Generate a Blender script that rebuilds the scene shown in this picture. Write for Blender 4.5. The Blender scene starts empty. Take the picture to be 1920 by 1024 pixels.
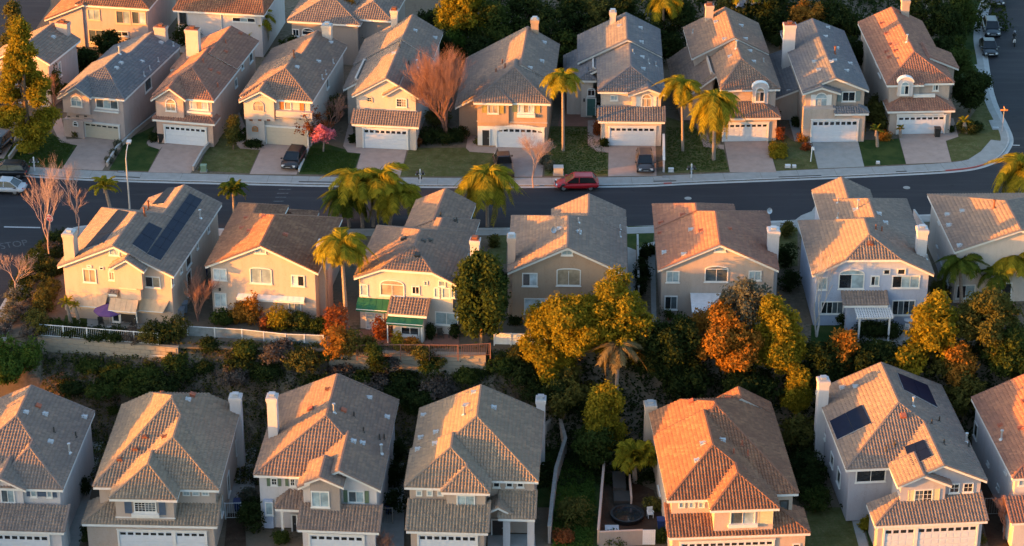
import bpy, math, random
import numpy as np
from math import sin, cos, radians, pi
random.seed(7); rng = np.random.default_rng(11)
SC = bpy.context.scene
COL = SC.collection

# ------------------------------------------------------------------ camera, sky, sun, exposure
F, PITCH, CH, CY = 4600.0, radians(27), 110.0, -216.0
cp, sp = cos(PITCH), sin(PITCH)
cd = bpy.data.cameras.new('camera'); cam = bpy.data.objects.new('camera', cd); COL.objects.link(cam)
cd.sensor_width = 36; cd.lens = F / 1920 * 36; cd.clip_start = 1; cd.clip_end = 3000
cam.location = (0, CY, CH); cam.rotation_euler = (radians(90) - PITCH, 0, 0)
SC.camera = cam
SUN_AZ, SUN_EL = 19.0, 4.8      # degrees in front of due left, above the horizon
w = bpy.data.worlds.new('World'); SC.world = w; w.use_nodes = True
nt = w.node_tree; nt.nodes.clear()
sk = nt.nodes.new('ShaderNodeTexSky'); sk.sky_type = 'NISHITA'; sk.sun_disc = False
sk.sun_elevation = radians(SUN_EL); sk.sun_rotation = radians(270 - SUN_AZ)
sk.air_density = 1.0; sk.dust_density = 2.2; sk.ozone_density = 1.9
bg = nt.nodes.new('ShaderNodeBackground'); bg.inputs[1].default_value = 0.15
wo = nt.nodes.new('ShaderNodeOutputWorld')
nt.links.new(sk.outputs[0], bg.inputs[0]); nt.links.new(bg.outputs[0], wo.inputs[0])
sd = bpy.data.lights.new('sun', 'SUN'); sd.energy = 2.3; sd.angle = radians(0.6); sd.color = (1.0, 0.325, 0.0)
sun = bpy.data.objects.new('sun', sd); COL.objects.link(sun)
az, el = radians(SUN_AZ), radians(SUN_EL)
sv = (-cos(az) * cos(el), -sin(az) * cos(el), sin(el))
from mathutils import Vector
sun.rotation_euler = Vector(sv).to_track_quat('Z', 'Y').to_euler(); sun.location = (-80, -60, 60)
SC.view_settings.view_transform = 'Standard'; SC.view_settings.look = 'None'
SC.view_settings.gamma = 1; SC.view_settings.use_curve_mapping = False
SC.view_settings.exposure = 2.8
SC.cycles.max_bounces = 5; SC.cycles.diffuse_bounces = 3; SC.cycles.transparent_max_bounces = 6
SC.cycles.sample_clamp_indirect = 4

def ray(px, py):
    dx = (px - 960) / F; dv = -(py - 512) / F
    return np.array([dx, cp + dv * sp, -sp + dv * cp])
CAM = np.array([0, CY, CH])
def gp(px, py, z=0.0):
    d = ray(px, py); t = (z - CH) / d[2]
    return CAM + d * t

# ------------------------------------------------------------------ materials
def new_mat(name, rough=0.8, spec=0.3):
    m = bpy.data.materials.new(name); m.use_nodes = True
    b = m.node_tree.nodes['Principled BSDF']
    b.inputs['Roughness'].default_value = rough; b.inputs['Specular IOR Level'].default_value = spec
    return m, m.node_tree, b
def ramp_mix(t, fac, c1, c2):
    n = t.nodes.new('ShaderNodeMix'); n.data_type = 'RGBA'
    t.links.new(fac, n.inputs[0])
    for i, c in ((6, c1), (7, c2)):
        if isinstance(c, tuple): n.inputs[i].default_value = (*c, 1)
        else: t.links.new(c, n.inputs[i])
    return n.outputs[2]
def noise(t, scale, detail=4, rough=.6, co=None, dist=0):
    n = t.nodes.new('ShaderNodeTexNoise'); n.inputs['Scale'].default_value = scale
    n.inputs['Detail'].default_value = detail; n.inputs['Roughness'].default_value = rough
    n.inputs['Distortion'].default_value = dist
    if co is not None: t.links.new(co, n.inputs['Vector'])
    return n.outputs['Fac']
def mrange(t, v, a, b, c=0., d=1.):
    n = t.nodes.new('ShaderNodeMapRange'); t.links.new(v, n.inputs[0])
    for i, x in enumerate((a, b, c, d)): n.inputs[i + 1].default_value = x
    return n.outputs[0]
def coords(t, kind='Object'):
    n = t.nodes.new('ShaderNodeTexCoord'); return n.outputs[kind]
def bump(t, b, h, strength=.3, dist=.02):
    n = t.nodes.new('ShaderNodeBump'); n.inputs['Strength'].default_value = strength; n.inputs['Distance'].default_value = dist
    t.links.new(h, n.inputs['Height']); t.links.new(n.outputs[0], b.inputs['Normal'])
def shade(c, k): return tuple(max(0, min(1, x * k)) for x in c)
def plain(name, c, rough=.7, spec=.3, var=.12, scale=3., metal=0.):
    m, t, b = new_mat(name, rough, spec); b.inputs['Metallic'].default_value = metal
    f = mrange(t, noise(t, scale, 5, .65, coords(t)), .3, .7)
    t.links.new(ramp_mix(t, f, shade(c, 1 - var), shade(c, 1 + var)), b.inputs['Base Color'])
    return m
def stucco(name, c):
    m, t, b = new_mat(name, .9, .15); co = coords(t)
    mp = t.nodes.new('ShaderNodeMapping'); mp.inputs['Scale'].default_value = (1.6, 1.6, .35); t.links.new(co, mp.inputs[0])
    f = mrange(t, noise(t, 1.1, 6, .75, mp.outputs[0]), .42, .82)
    c1 = ramp_mix(t, f, shade(c, 1.04), (c[0] * .72, c[1] * .68, c[2] * .62))
    f2 = mrange(t, noise(t, 9, 3, .6, co), .3, .7)
    c2 = ramp_mix(t, f2, c1, shade(c, 1.06))
    t.links.new(c2, b.inputs['Base Color'])
    bump(t, b, noise(t, 30, 3, .6, co), .5, .01)
    return m
def siding(name, c):
    m = stucco(name, c); return m
def roof_mat(name, c, c2, patch=.45):
    m, t, b = new_mat(name, .85, .2); co = coords(t)
    a = t.nodes.new('ShaderNodeAttribute'); a.attribute_name = 'rnd'
    base = ramp_mix(t, mrange(t, a.outputs['Fac'], 0, 1), shade(c, .90), shade(c2, 1.06))
    f = mrange(t, noise(t, .55, 5, .65, co), .42, .62)
    pc = ramp_mix(t, f, base, ramp_mix(t, a.outputs['Fac'], shade(c, .9), shade(c, 1.04)))
    f2 = mrange(t, noise(t, 1.5, 6, .8, co), .54, .70, 0, patch)
    out = ramp_mix(t, f2, pc, shade(c2, .55))
    t.links.new(out, b.inputs['Base Color'])
    bump(t, b, noise(t, 24, 3, .6, co), .35, .01)
    return m
MAT = {}
MAT['roof_greybrown'] = roof_mat('greybrown_tile', (.205, .156, .134), (.265, .192, .152))
MAT['roof_brown'] = roof_mat('brown_tile', (.205, .142, .115), (.275, .178, .128))
MAT['roof_slate'] = roof_mat('slate_tile', (.152, .142, .150), (.200, .172, .166))
MAT['roof_terra'] = roof_mat('terracotta_tile', (.205, .100, .064), (.290, .148, .086))
MAT['roof_rose'] = roof_mat('rose_tile', (.245, .124, .092), (.315, .162, .108))
MAT['roof_sand'] = roof_mat('sand_tile', (.230, .174, .132), (.290, .212, .150))
for n, c in dict(cream=(.50, .405, .315), peach=(.52, .37, .28), white=(.54, .52, .49), tan=(.38, .28, .19), sand=(.43, .36, .29),
                 grey=(.40, .39, .39), pinkish=(.45, .37, .32), blue=(.38, .44, .53), beige=(.42, .345, .27), ivory=(.54, .48, .40), taupe=(.31, .27, .23)).items():
    MAT['w_' + n] = stucco('stucco_' + n, (c[0] * .88, c[1] * .84, c[2] * .88))
MAT['trim'] = plain('white_trim', (.62, .60, .57), .6, .3, .06)
MAT['trim_tan'] = plain('tan_trim', (.55, .43, .30), .6, .3, .06)
MAT['door_white'] = plain('painted_door', (.56, .58, .61), .5, .4, .04)
MAT['door_beige'] = plain('beige_door', (.50, .42, .32), .5, .4, .04)
MAT['door_dark'] = plain('dark_door', (.035, .03, .028), .5, .4)
MAT['door_teal'] = plain('teal_door', (.05, .13, .12), .5, .4)
MAT['sh_blue'] = plain('blue_shutter', (.07, .10, .15), .6)
MAT['sh_green'] = plain('green_shutter', (.12, .16, .10), .6)
MAT['sh_grey'] = plain('grey_shutter', (.20, .23, .22), .6)
MAT['sh_mustard'] = plain('mustard_shutter', (.35, .27, .08), .6)
MAT['sh_orange'] = plain('orange_shutter', (.45, .16, .05), .6)
MAT['sh_cream'] = plain('cream_shutter', (.62, .50, .30), .6)
def glass(name, c, rough=.08, spec=.6):
    m, t, b = new_mat(name, rough, spec)
    co = coords(t); f = mrange(t, noise(t, 1.1, 3, .6, co), .35, .65)
    t.links.new(ramp_mix(t, f, shade(c, .7), shade(c, 1.25)), b.inputs['Base Color'])
    b.inputs['Coat Weight'].default_value = .5; b.inputs['Coat Roughness'].default_value = .05
    return m
MAT['g_d'] = glass('dark_glass', (.018, .022, .026))
MAT['g_t'] = glass('blind_glass', (.28, .36, .39))
MAT['g_m'] = glass('dim_glass', (.08, .10, .11))
MAT['g_b'] = glass('curtain_glass', (.34, .27, .19))
MAT['g_w'] = glass('bright_blind_glass', (.44, .52, .56))
MAT['metal'] = plain('galvanised_metal', (.45, .46, .47), .45, .5, .1, 5, .6)
MAT['dark_metal'] = plain('dark_metal', (.04, .035, .03), .6, .4)
MAT['rust'] = plain('rusty_cap', (.20, .07, .035), .8)
MAT['vent_red'] = plain('red_vent', (.30, .09, .05), .7)
MAT['white_vent'] = plain('pale_vent', (.36, .37, .38), .6)
MAT['solar'] = plain('solar_cell', (.006, .010, .026), .5, .12, .2, 2)

MAT['solar_frame'] = plain('solar_frame', (.30, .30, .31), .5, .5)
MAT['canvas_tan'] = plain('tan_canvas', (.50, .34, .22), .9, .1)
MAT['canvas_green'] = plain('green_canvas', (.022, .10, .055), .9, .1)
MAT['canvas_purple'] = plain('purple_canvas', (.10, .055, .16), .9, .1)
MAT['wood_white'] = plain('white_timber', (.56, .57, .58), .7)

# ------------------------------------------------------------------ mesh helpers
class MB:
    def __init__(s): s.v = []; s.f = []; s.mi = []
    def add(s, vs, fs, mi=0):
        o = len(s.v); s.v += [tuple(map(float, p)) for p in vs]; s.f += [tuple(o + i for i in f) for f in fs]; s.mi += [mi] * len(fs); return s
    def box(s, x0, x1, y0, y1, z0, z1, mi=0):
        return s.add([(x0, y0, z0), (x1, y0, z0), (x1, y1, z0), (x0, y1, z0), (x0, y0, z1), (x1, y0, z1), (x1, y1, z1), (x0, y1, z1)],
                     [(0, 3, 2, 1), (4, 5, 6, 7), (0, 1, 5, 4), (1, 2, 6, 5), (2, 3, 7, 6), (3, 0, 4, 7)], mi)
    def prism(s, pts, off, mi=0):      # polygon extruded by vector off
        n = len(pts); q = [tuple(np.array(p) + np.array(off)) for p in pts]
        return s.add(list(pts) + q, [tuple(range(n))[::-1], tuple(range(n, 2 * n))] + [(i, (i + 1) % n, n + (i + 1) % n, n + i) for i in range(n)], mi)
    def tube(s, a, b, r0, r1=None, n=6, mi=0, caps=True):
        r1 = r0 if r1 is None else r1; a = np.array(a, float); b = np.array(b, float); d = b - a; L = np.linalg.norm(d)
        if L < 1e-6: return s
        d /= L; u = np.cross(d, (0, 0, 1) if abs(d[2]) < .9 else (1, 0, 0)); u /= np.linalg.norm(u); w_ = np.cross(d, u)
        vs = []
        for p, r in ((a, r0), (b, r1)):
            for k in range(n):
                t = 2 * pi * k / n; vs.append(p + r * (cos(t) * u + sin(t) * w_))
        fs = [(k, (k + 1) % n, n + (k + 1) % n, n + k) for k in range(n)]
        if caps: fs += [tuple(range(n))[::-1], tuple(range(n, 2 * n))]
        return s.add(vs, fs, mi)
    def lathe(s, prof, n=12, c=(0, 0, 0), mi=0):
        vs = [(c[0] + r * cos(2 * pi * k / n), c[1] + r * sin(2 * pi * k / n), c[2] + z) for r, z in prof for k in range(n)]
        fs = [(j * n + k, j * n + (k + 1) % n, (j + 1) * n + (k + 1) % n, (j + 1) * n + k) for j in range(len(prof) - 1) for k in range(n)]
        fs += [tuple(range(n))[::-1], tuple(range((len(prof) - 1) * n, len(prof) * n))]
        return s.add(vs, fs, mi)
    def mesh(s, name, mats, smooth=False):
        me = bpy.data.meshes.new(name); me.from_pydata(s.v, [], s.f)
        for m in (mats if isinstance(mats, (list, tuple)) else [mats]): me.materials.append(m)
        if any(s.mi): me.polygons.foreach_set('material_index', s.mi)
        if smooth: me.polygons.foreach_set('use_smooth', [True] * len(s.f))
        me.update(); return me
    def build(s, name, mats, parent=None, smooth=False):
        return link(name, s.mesh(name, mats, smooth), parent)
def link(name, me, parent=None):
    o = bpy.data.objects.new(name, me); COL.objects.link(o)
    if parent is not None: o.parent = parent
    return o
def tag(o, label=None, cat=None, group=None, kind=None):
    for k, v in (('label', label), ('category', cat), ('group', group), ('kind', kind)):
        if v: o[k] = v
    return o
def empty(name, loc, rz=0., label=None, cat=None, group=None):
    o = bpy.data.objects.new(name, None); COL.objects.link(o); o.empty_display_size = .5
    o.location = tuple(float(x) for x in loc); o.rotation_euler = (0, 0, rz)
    return tag(o, label, cat, group)
def np_mesh(name, V, Fq, mats, attr=None):
    """V (n,3), Fq (m,4) quads"""
    me = bpy.data.meshes.new(name)
    me.vertices.add(len(V)); me.vertices.foreach_set('co', np.asarray(V, np.float32).ravel())
    k = Fq.shape[1]
    me.loops.add(Fq.size); me.loops.foreach_set('vertex_index', Fq.astype(np.int32).ravel())
    me.polygons.add(len(Fq)); me.polygons.foreach_set('loop_start', np.arange(0, Fq.size, k, dtype=np.int32))
    me.polygons.foreach_set('loop_total', np.full(len(Fq), k, np.int32))
    for m in (mats if isinstance(mats, (list, tuple)) else [mats]): me.materials.append(m)
    me.update(calc_edges=True)
    if attr is not None:
        a = me.attributes.new('rnd', 'FLOAT', 'FACE'); a.data.foreach_set('value', np.asarray(attr, np.float32))
    return me
def sheet(name, pts, z, mat, thick=.0, kind='structure', label=None, cat=None, zb=None):
    """flat polygon (world xy) as a slab from z-thick to z"""
    b = MB(); P3 = [(p[0], p[1], z) for p in pts]
    ar = sum(P3[i][0] * P3[(i + 1) % len(P3)][1] - P3[(i + 1) % len(P3)][0] * P3[i][1] for i in range(len(P3)))
    if ar < 0: P3 = P3[::-1]
    if thick: b.prism([(p[0], p[1], z - thick) for p in P3], (0, 0, thick))
    else: b.add(P3, [tuple(range(len(P3)))])
    o = b.build(name, mat); return tag(o, label, cat, kind=kind)
# ------------------------------------------------------------------ houses
class M(tuple): pass
def m_(x, y): return M((x, y))
TILE_W, TILE_C = .28, .36
def slope_tiles(acc, poly, amp, lift=.085):
    """poly: bl, br, [right chain up], tr, tl, [left chain down]; given as (bl, br, rights, lefts) lists going upward"""
    bl, br, rc, lc = poly
    bl, br = np.array(bl, float), np.array(br, float)
    L = np.linalg.norm(br - bl); e = (br - bl) / L
    top = np.array(rc[-1], float); n = np.cross(e, top - bl); n /= np.linalg.norm(n)
    if n[2] < 0: n = -n
    up = np.cross(n, e)
    def uv(p): d = np.array(p, float) - bl; return d @ e, d @ up
    R = [(L, 0.)] + [uv(p) for p in rc]; Lf = [(0., 0.)] + [uv(p) for p in lc]
    V = max(R[-1][1], Lf[-1][1])
    if V < .1: return
    R = np.array(R); Lf = np.array(Lf)
    rows = max(1, int(round(V / TILE_C))); c = V / rows
    umin, umax = Lf[:, 0].min(), R[:, 0].max()
    k0, k1 = math.floor(umin / TILE_W), math.ceil(umax / TILE_W)
    per = np.array([0, .14, .50, .64]); hh = np.array([0, 1, 1, 0.])
    ks = np.arange(k0, k1 + 1)
    U = ((ks[:, None] + per[None]) * TILE_W).ravel(); Hh = np.tile(hh, len(ks)); K = np.repeat(ks, 4)
    U = np.append(U, (k1 + 1) * TILE_W); Hh = np.append(Hh, 0)
    nu = len(U)
    v0 = np.arange(rows) * c; v1 = v0 + c + .02; v1[-1] = V
    lines = np.stack([v0, v0, v1], 1)                       # (rows,3)
    lf = np.interp(lines, Lf[:, 1], Lf[:, 0]); rt = np.interp(lines, R[:, 1], R[:, 0])
    u = np.clip(U[None, None], lf[..., None], rt[..., None])  # rows,3,nu
    base = np.array([-.0, lift, .006])[None, :, None]
    wob = rng.normal(0, .004, (rows, 1, nu))
    h = base + amp * Hh[None, None] * np.array([0., 1., .92])[None, :, None] + wob
    h[:, 0] = -.01
    P = bl + u[..., None] * e + lines[..., None, None] * up + h[..., None] * n
    idx = np.arange(rows * 3 * nu).reshape(rows, 3, nu)
    fs, rn = [], []
    trnd = rng.random((rows, len(ks) + 1))
    kk = np.append(np.repeat(np.arange(len(ks)), 4), len(ks))[:nu - 1]
    for a, b_ in ((0, 1), (1, 2)):
        q = np.stack([idx[:, a, :-1], idx[:, a, 1:], idx[:, b_, 1:], idx[:, b_, :-1]], -1)
        wd = np.maximum(u[:, a, 1:] - u[:, a, :-1], u[:, b_, 1:] - u[:, b_, :-1])
        keep = wd > .004
        fs.append(q[keep]); rn.append(trnd[:, kk][keep])
    Vv = P.reshape(-1, 3); Fq = np.concatenate(fs); r = np.concatenate(rn)
    used, inv = np.unique(Fq, return_inverse=True)
    acc.append((Vv[used], inv.reshape(-1, 4), r))
def ridge_caps(b, p, q, r=.11, step=.36):
    p, q = np.array(p, float), np.array(q, float); L = np.linalg.norm(q - p)
    if L < .3: return
    n = max(1, int(L / step)); d = (q - p) / L
    s_ = np.cross(d, (0, 0, 1)); s_ /= np.linalg.norm(s_); up = np.cross(s_, d)
    for k in range(n):
        a = p + d * L * k / n; c = p + d * (L * (k + 1) / n + .04)
        vs = []
        for pt, rr in ((a, r * 1.12), (c, r * .92)):
            for t in (0, 50, 130, 180):
                t = radians(t); vs.append(pt + s_ * rr * cos(t) * 1.1 + up * (rr * sin(t) + .0))
        b.add(vs, [(0, 1, 5, 4), (1, 2, 6, 5), (2, 3, 7, 6), (0, 3, 2, 1)])

class House:
    def __init__(s, label, view, A, B, C, side='R', zg=.12, wall='cream', roof='greybrown', ze=5.5, pitch=.46, amp=.065, group=None,
                 trim='trim', name='house', rot=None):
        s.view = view; s.zg = zg; s.ze = ze; s.pitch = pitch; s.amp = amp * 1.15; s.trim = MAT[trim]; s.wall = MAT['w_' + wall]; s.roofm = MAT['roof_' + roof]
        a = gp(*s.px(A), zg + ze); b = gp(*s.px(B), zg + ze); c = gp(*s.px(C), zg + ze)
        k = b if side == 'R' else a
        s.rot = math.atan2(-(c[0] - k[0]), c[1] - k[1]) if rot is None else radians(rot)
        s.O = np.array([a[0], a[1], zg])
        s.D = (c - k)[1] * cos(s.rot) - (c - k)[0] * sin(s.rot)
        s.R = np.array([[cos(s.rot), sin(s.rot), 0], [-sin(s.rot), cos(s.rot), 0], [0, 0, 1]])
        s.root = empty(name, s.O, s.rot, label, 'house', group)
        s.acc = []; s.slab = MB(); s.ridge = MB(); s.planes = []; s.k = 0; s.walls = {}
    def px(s, p): return (s.view[0] + p[0] / s.view[2], s.view[1] + p[1] / s.view[2])
    def lray(s, p):
        return s.R @ (CAM - s.O), s.R @ ray(*s.px(p))
    def T(s, p, z):
        if isinstance(p, M): return p
        o, d = s.lray(p); t = (z - o[2]) / d[2]; q = o + d * t; return q[0], q[1]
    def N(s, p, y):
        o, d = s.lray(p); t = (y - o[1]) / d[1]; q = o + d * t; return q[0], q[2]
    def S(s, p, x):
        o, d = s.lray(p); t = (x - o[0]) / d[0]; q = o + d * t; return q[1], q[2]
    def slope(s, bl, br, rc, lc, caps=(), amp=None):
        s.planes.append((bl, br, rc, lc))
        slope_tiles(s.acc, (bl, br, rc, lc), s.amp if amp is None else amp)
        pts = [bl, br] + list(rc) + list(lc)[::-1]
        out = []
        for p in pts:
            if not out or np.linalg.norm(np.array(p) - np.array(out[-1])) > .01: out.append(p)
        if np.linalg.norm(np.array(out[0]) - np.array(out[-1])) < .01: out.pop()
        top = [(p[0], p[1], p[2] - .03) for p in out]
        s.slab.prism([(p[0], p[1], p[2] - .21) for p in top], (0, 0, .21))
    def cap(s, *ps):
        for p, q in zip(ps, ps[1:]):
            ridge_caps(s.ridge, (p[0], p[1], p[2] + s.amp * .6), (q[0], q[1], q[2] + s.amp * .6))
    def wallbox(s, poly_or_box, mat=None):
        m = mat or s.wall
        b = s.walls.setdefault(m.name, (m, MB()))[1]
        return b
    def wing(s, a, b, y1=None, ze=None, pitch=None, ap=None, hn=1., hf=0., rx=None, zb=0., ov=.4, clip=0., wall=None, walls=True, fclip=0., nest=None, y0=None, ovf=.3, caps=True):
        """ridge runs in depth. ap: pixel of the near ridge end."""
        s.k += 1; ep = .003 * s.k; ze = (s.ze if ze is None else ze) + ep; pitch = pitch or s.pitch; y1 = s.D if y1 is None else y1
        xa, ya = s.T(a, ze); xb, yb = s.T(b, ze)
        y0 = (ya + yb) / 2 if y0 is None else y0
        if not isinstance(y1, (int, float)): y1 = s.T(y1, ze)[1]
        x0, x1 = xa, xb
        dn = None
        if ap is not None:
            if hn or clip:
                o, d = s.lray(ap)      # intersect with the right slope plane z = ze + (x1-x)*pitch
                t = (ze + (x1 - o[0]) * pitch - o[2]) / (d[2] + d[0] * pitch); q = o + d * t
                rx, zr, dn = q[0], q[2], max(.3, q[1] - y0)
            else:
                rx, zr = s.N(ap, y0); pitch = (zr - ze) / (x1 - rx)
        if rx is None: rx = (x0 + x1) / 2
        zr = ze + (x1 - rx) * pitch; pl = pitch; zL = ze
        if hn or clip: pl = (zr - zL) / (rx - x0)     # symmetric eaves; left pitch follows
        else: zL = zr - (rx - x0) * pitch
        if dn is None: dn = hn * (x1 - x0) / 2
        if not (hn or clip): dn = 0.
        if nest: y1 = nest['y0'] + (zr - nest['ze']) / (nest['zr'] - nest['ze']) * max(.5, nest['dn']) + .25
        df = hf * (x1 - x0) / 2
        df = min(df, max(0, y1 - y0 - dn - .2))
        if fclip: df = fclip_run = (x1 - x0) / 2 * (1 - fclip)
        N0, N1 = (rx, y0 + dn, zr), (rx, y1 - df, zr)
        BLn, BRn, BLf, BRf = (x0, y0, zL), (x1, y0, ze), (x0, y1, zL), (x1, y1, ze)
        if fclip:
            fl = (x0 + (rx - x0) * fclip, y1, zL + (zr - zL) * fclip); fr_ = (x1 + (rx - x1) * fclip, y1, ze + (zr - ze) * fclip)
            s.slope(BLf, BLn, [N0], [fl, N1]); s.slope(BRn, BRf, [fr_, N1], [N0]); s.slope(fr_, fl, [N1], [N1])
            if dn: s.slope(BLn, BRn, [N0], [N0]); s.cap(BLn, N0); s.cap(BRn, N0)
            s.cap(fl, N1); s.cap(fr_, N1)
        elif clip:
            cl = (x0 + (rx - x0) * clip, y0, zL + (zr - zL) * clip); cr = (x1 + (rx - x1) * clip, y0, ze + (zr - ze) * clip)
            s.slope(BLf, BLn, [cl, N0], [N1]); s.slope(BRn, BRf, [N1], [cr, N0]); s.slope(cl, cr, [N0], [N0])
            s.cap(BLn, cl); s.cap(BRn, cr); s.cap(cl, N0); s.cap(cr, N0)
        else:
            s.slope(BLf, BLn, [N0], [N1])
            if caps: s.slope(BRn, BRf, [N1], [N0])
            if dn: s.slope(BLn, BRn, [N0], [N0])
            if caps: s.cap(BLn, N0); s.cap(BRn, N0)
        if fclip: pass
        elif df: s.slope(BRf, BLf, [N1], [N1]); s.cap(BLf, N1); s.cap(BRf, N1)
        elif caps: s.cap(BLf, N1); s.cap(BRf, N1)
        if caps: s.cap(N0, N1)
        info = dict(x0=x0 + ov, x1=x1 - ov, wy=y0 + ov + ep, y1=y1 - ovf, ze=ze, zr=zr, rx=rx, y0=y0, ex0=x0, ex1=x1, yf=y1, pitch=pitch, dn=dn)
        if walls:
            bm = s.wallbox(None, MAT['w_' + wall] if wall else None)
            X0, X1, Y0, Y1 = x0 + ov + ep, x1 - ov - ep, y0 + ov + ep, y1 - ovf - ep
            info['x0'], info['x1'] = X0, X1
            tl_, tr_ = zL + ov * pl - .1, ze + ov * pitch - .1
            if zb < tl_ - .2:
                zt = min(tl_, tr_)
                bm.box(X0, X1, Y0, Y1, zb, zt)
                if not dn or clip:
                    if clip:
                        pts = [(X0, Y0, zt), (X1, Y0, zt), (X1, Y0, tr_), (cr[0], Y0, cr[2] - .12), (cl[0], Y0, cl[2] - .12), (X0, Y0, tl_)]
                    else: pts = [(X0, Y0, zt), (X1, Y0, zt), (X1, Y0, tr_), (rx, Y0, zr - .12), (X0, Y0, tl_)]
                    bm.prism(clean(pts), (0, .25, 0))
                elif abs(tl_ - tr_) > .02: bm.prism(clean([(X0, Y0, zt), (X1, Y0, zt), (X1, Y0, tr_), (X0, Y0, tl_)]), (0, .25, 0))
                if abs(tl_ - tr_) > .05:
                    xs = X1 if tr_ > tl_ else X0
                    bm.box(xs - .2 if xs == X1 else xs, xs if xs == X1 else xs + .2, Y0 + .25, Y1, zt, max(tl_, tr_))
                if fclip: bm.prism(clean([(X0, Y1, zt), (X1, Y1, zt), (X1, Y1, tr_), (fr_[0], Y1, fr_[2] - .12), (fl[0], Y1, fl[2] - .12), (X0, Y1, tl_)]), (0, -.25, 0))
                elif not df: bm.prism(clean([(X0, Y1, zt), (X1, Y1, zt), (X1, Y1, tr_), (rx, Y1, zr - .12), (X0, Y1, tl_)]), (0, -.25, 0))
        s.last = info; return info
    def wingx(s, a, b, y1, ze=None, pitch=None, hl=1., hr=1., zb=0., ov=.4, wall=None, walls=True):
        """ridge runs across; near slope faces the viewer"""
        s.k += 1; ep = .003 * s.k; ze = (s.ze if ze is None else ze) + ep; pitch = pitch or s.pitch
        xa, ya = s.T(a, ze); xb, yb = s.T(b, ze); y0 = (ya + yb) / 2
        if not isinstance(y1, (int, float)): y1 = s.T(y1, ze)[1]
        ry = (y0 + y1) / 2; h = (ry - y0); zr = ze + h * pitch; dl, dr = hl * h, hr * h
        A_, B_, C_, D_ = (xa, y0, ze), (xb, y0, ze), (xb, y1, ze), (xa, y1, ze); L_, R_ = (xa + dl, ry, zr), (xb - dr, ry, zr)
        s.slope(A_, B_, [R_], [L_]); s.slope(C_, D_, [L_], [R_]); s.cap(L_, R_)
        if hl: s.slope(D_, A_, [L_], [L_])
        if hr: s.slope(B_, C_, [R_], [R_])
        s.cap(A_, L_); s.cap(B_, R_)
        X0, X1, Y0, Y1 = xa + ov, xb - ov, y0 + ov, y1 - .3
        if walls:
            bm = s.wallbox(None, MAT['w_' + wall] if wall else None); zt = ze + ov * pitch - .1
            bm.box(X0, X1, Y0, Y1, zb, zt)
            for g, X, t in ((hl, X0, .2), (hr, X1, -.2)):
                if not g: bm.prism([(X, Y0, zt), (X, Y1, zt), (X, ry, zr - .12)], (t, 0, 0))
        s.last = dict(x0=X0, x1=X1, wy=Y0, y1=Y1, ze=ze, zr=zr, y0=y0, ex0=xa, ex1=xb, yf=y1); return s.last
    def skirt(s, a, b, depth, ze=2.9, pitch=None, hl=0., hr=0., zb=0., ov=.35, wall=None, walls=True, back=.6):
        s.k += 1; ep = .003 * s.k; ze = ze + ep; pitch = pitch or s.pitch
        xa, ya = s.T(a, ze); xb, yb = s.T(b, ze); y0 = (ya + yb) / 2
        zr = ze + depth * pitch; dl, dr = hl * depth, hr * depth; y1 = y0 + depth
        A_, B_, R_, L_ = (xa, y0, ze), (xb, y0, ze), (xb - dr, y1, zr), (xa + dl, y1, zr)
        s.slope(A_, B_, [R_], [L_]); s.cap(A_, L_); s.cap(B_, R_)
        if hl: s.slope((xa, y1 + back, ze), A_, [L_], [(xa + dl, y1 + back, zr)])
        if hr: s.slope(B_, (xb, y1 + back, ze), [(xb - dr, y1 + back, zr)], [R_])
        X0, X1, Y0, Y1 = xa + ov, xb - ov, y0 + ov, y1 + back
        if walls:
            bm = s.wallbox(None, MAT['w_' + wall] if wall else None)
            zt = ze + ov * pitch - .12
            bm.box(X0, X1, Y0, Y1, zb, zt)
            for g, X, t in ((hl, X0, .15), (hr, X1, -.15)):
                if not g: bm.prism([(X, Y0, zt), (X, Y1 - back, zt), (X, Y1 - back, zr - .15)], (t, 0, 0))
        s.last = dict(x0=X0, x1=X1, wy=Y0, y1=Y1, ze=ze, zr=zr, y0=y0, ex0=xa, ex1=xb); return s.last
    def blockpx(s, a, b, y, depth, wall=None, z0=None):
        """plain wall block: a top-left px, b bottom-right px on plane y"""
        x0, z1 = s.N(a, y); x1, zz = s.N(b, y)
        bm = s.wallbox(None, MAT['w_' + wall] if wall else None); bm.box(x0, x1, y, y + depth, zz if z0 is None else z0, z1)
        return dict(x0=x0, x1=x1, wy=y)
    def archblock(s, a, b, y, depth, wall=None):
        x0, z1 = s.N(a, y); x1, z0 = s.N(b, y); r = (x1 - x0) / 2; zs = z1 - r * .75; c = (x0 + x1) / 2
        pts = [(x0, y, z0), (x1, y, z0)] + [(c + r * cos(t), y, zs + r * .75 * sin(t)) for t in np.linspace(0, pi, 11)]
        s.wallbox(None, MAT['w_' + wall] if wall else None).prism(pts, (0, depth, 0))
        b2 = MB(); n = 10
        for k in range(n):
            t0, t1 = pi * k / n, pi * (k + 1) / n; b2.prism([(c + q * cos(t), y - .06, zs + q * .75 * sin(t)) for q, t in ((r, t0), (r + .1, t0), (r + .1, t1), (r, t1))], (0, depth + .06, 0))
        b2.build('arch_trim', s.trim, s.root)
    # -- openings. mapping functions put (u, z, out) on a wall
    def _map(s, plane):
        kind, c = plane
        if kind == 'N': return lambda u, z, o: (u, c - o, z)
        if kind == 'R': return lambda u, z, o: (c + o, u, z)
        return lambda u, z, o: (c - o, u, z)
    def _rect(s, a, b, plane):
        kind, c = plane
        f = s.N if kind == 'N' else s.S
        u0, z1 = f(a, c); u1, z0 = f(b, c)
        if u0 > u1: u0, u1 = u1, u0
        if z0 > z1: z0, z1 = z1, z0
        return u0, u1, z0, z1
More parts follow.
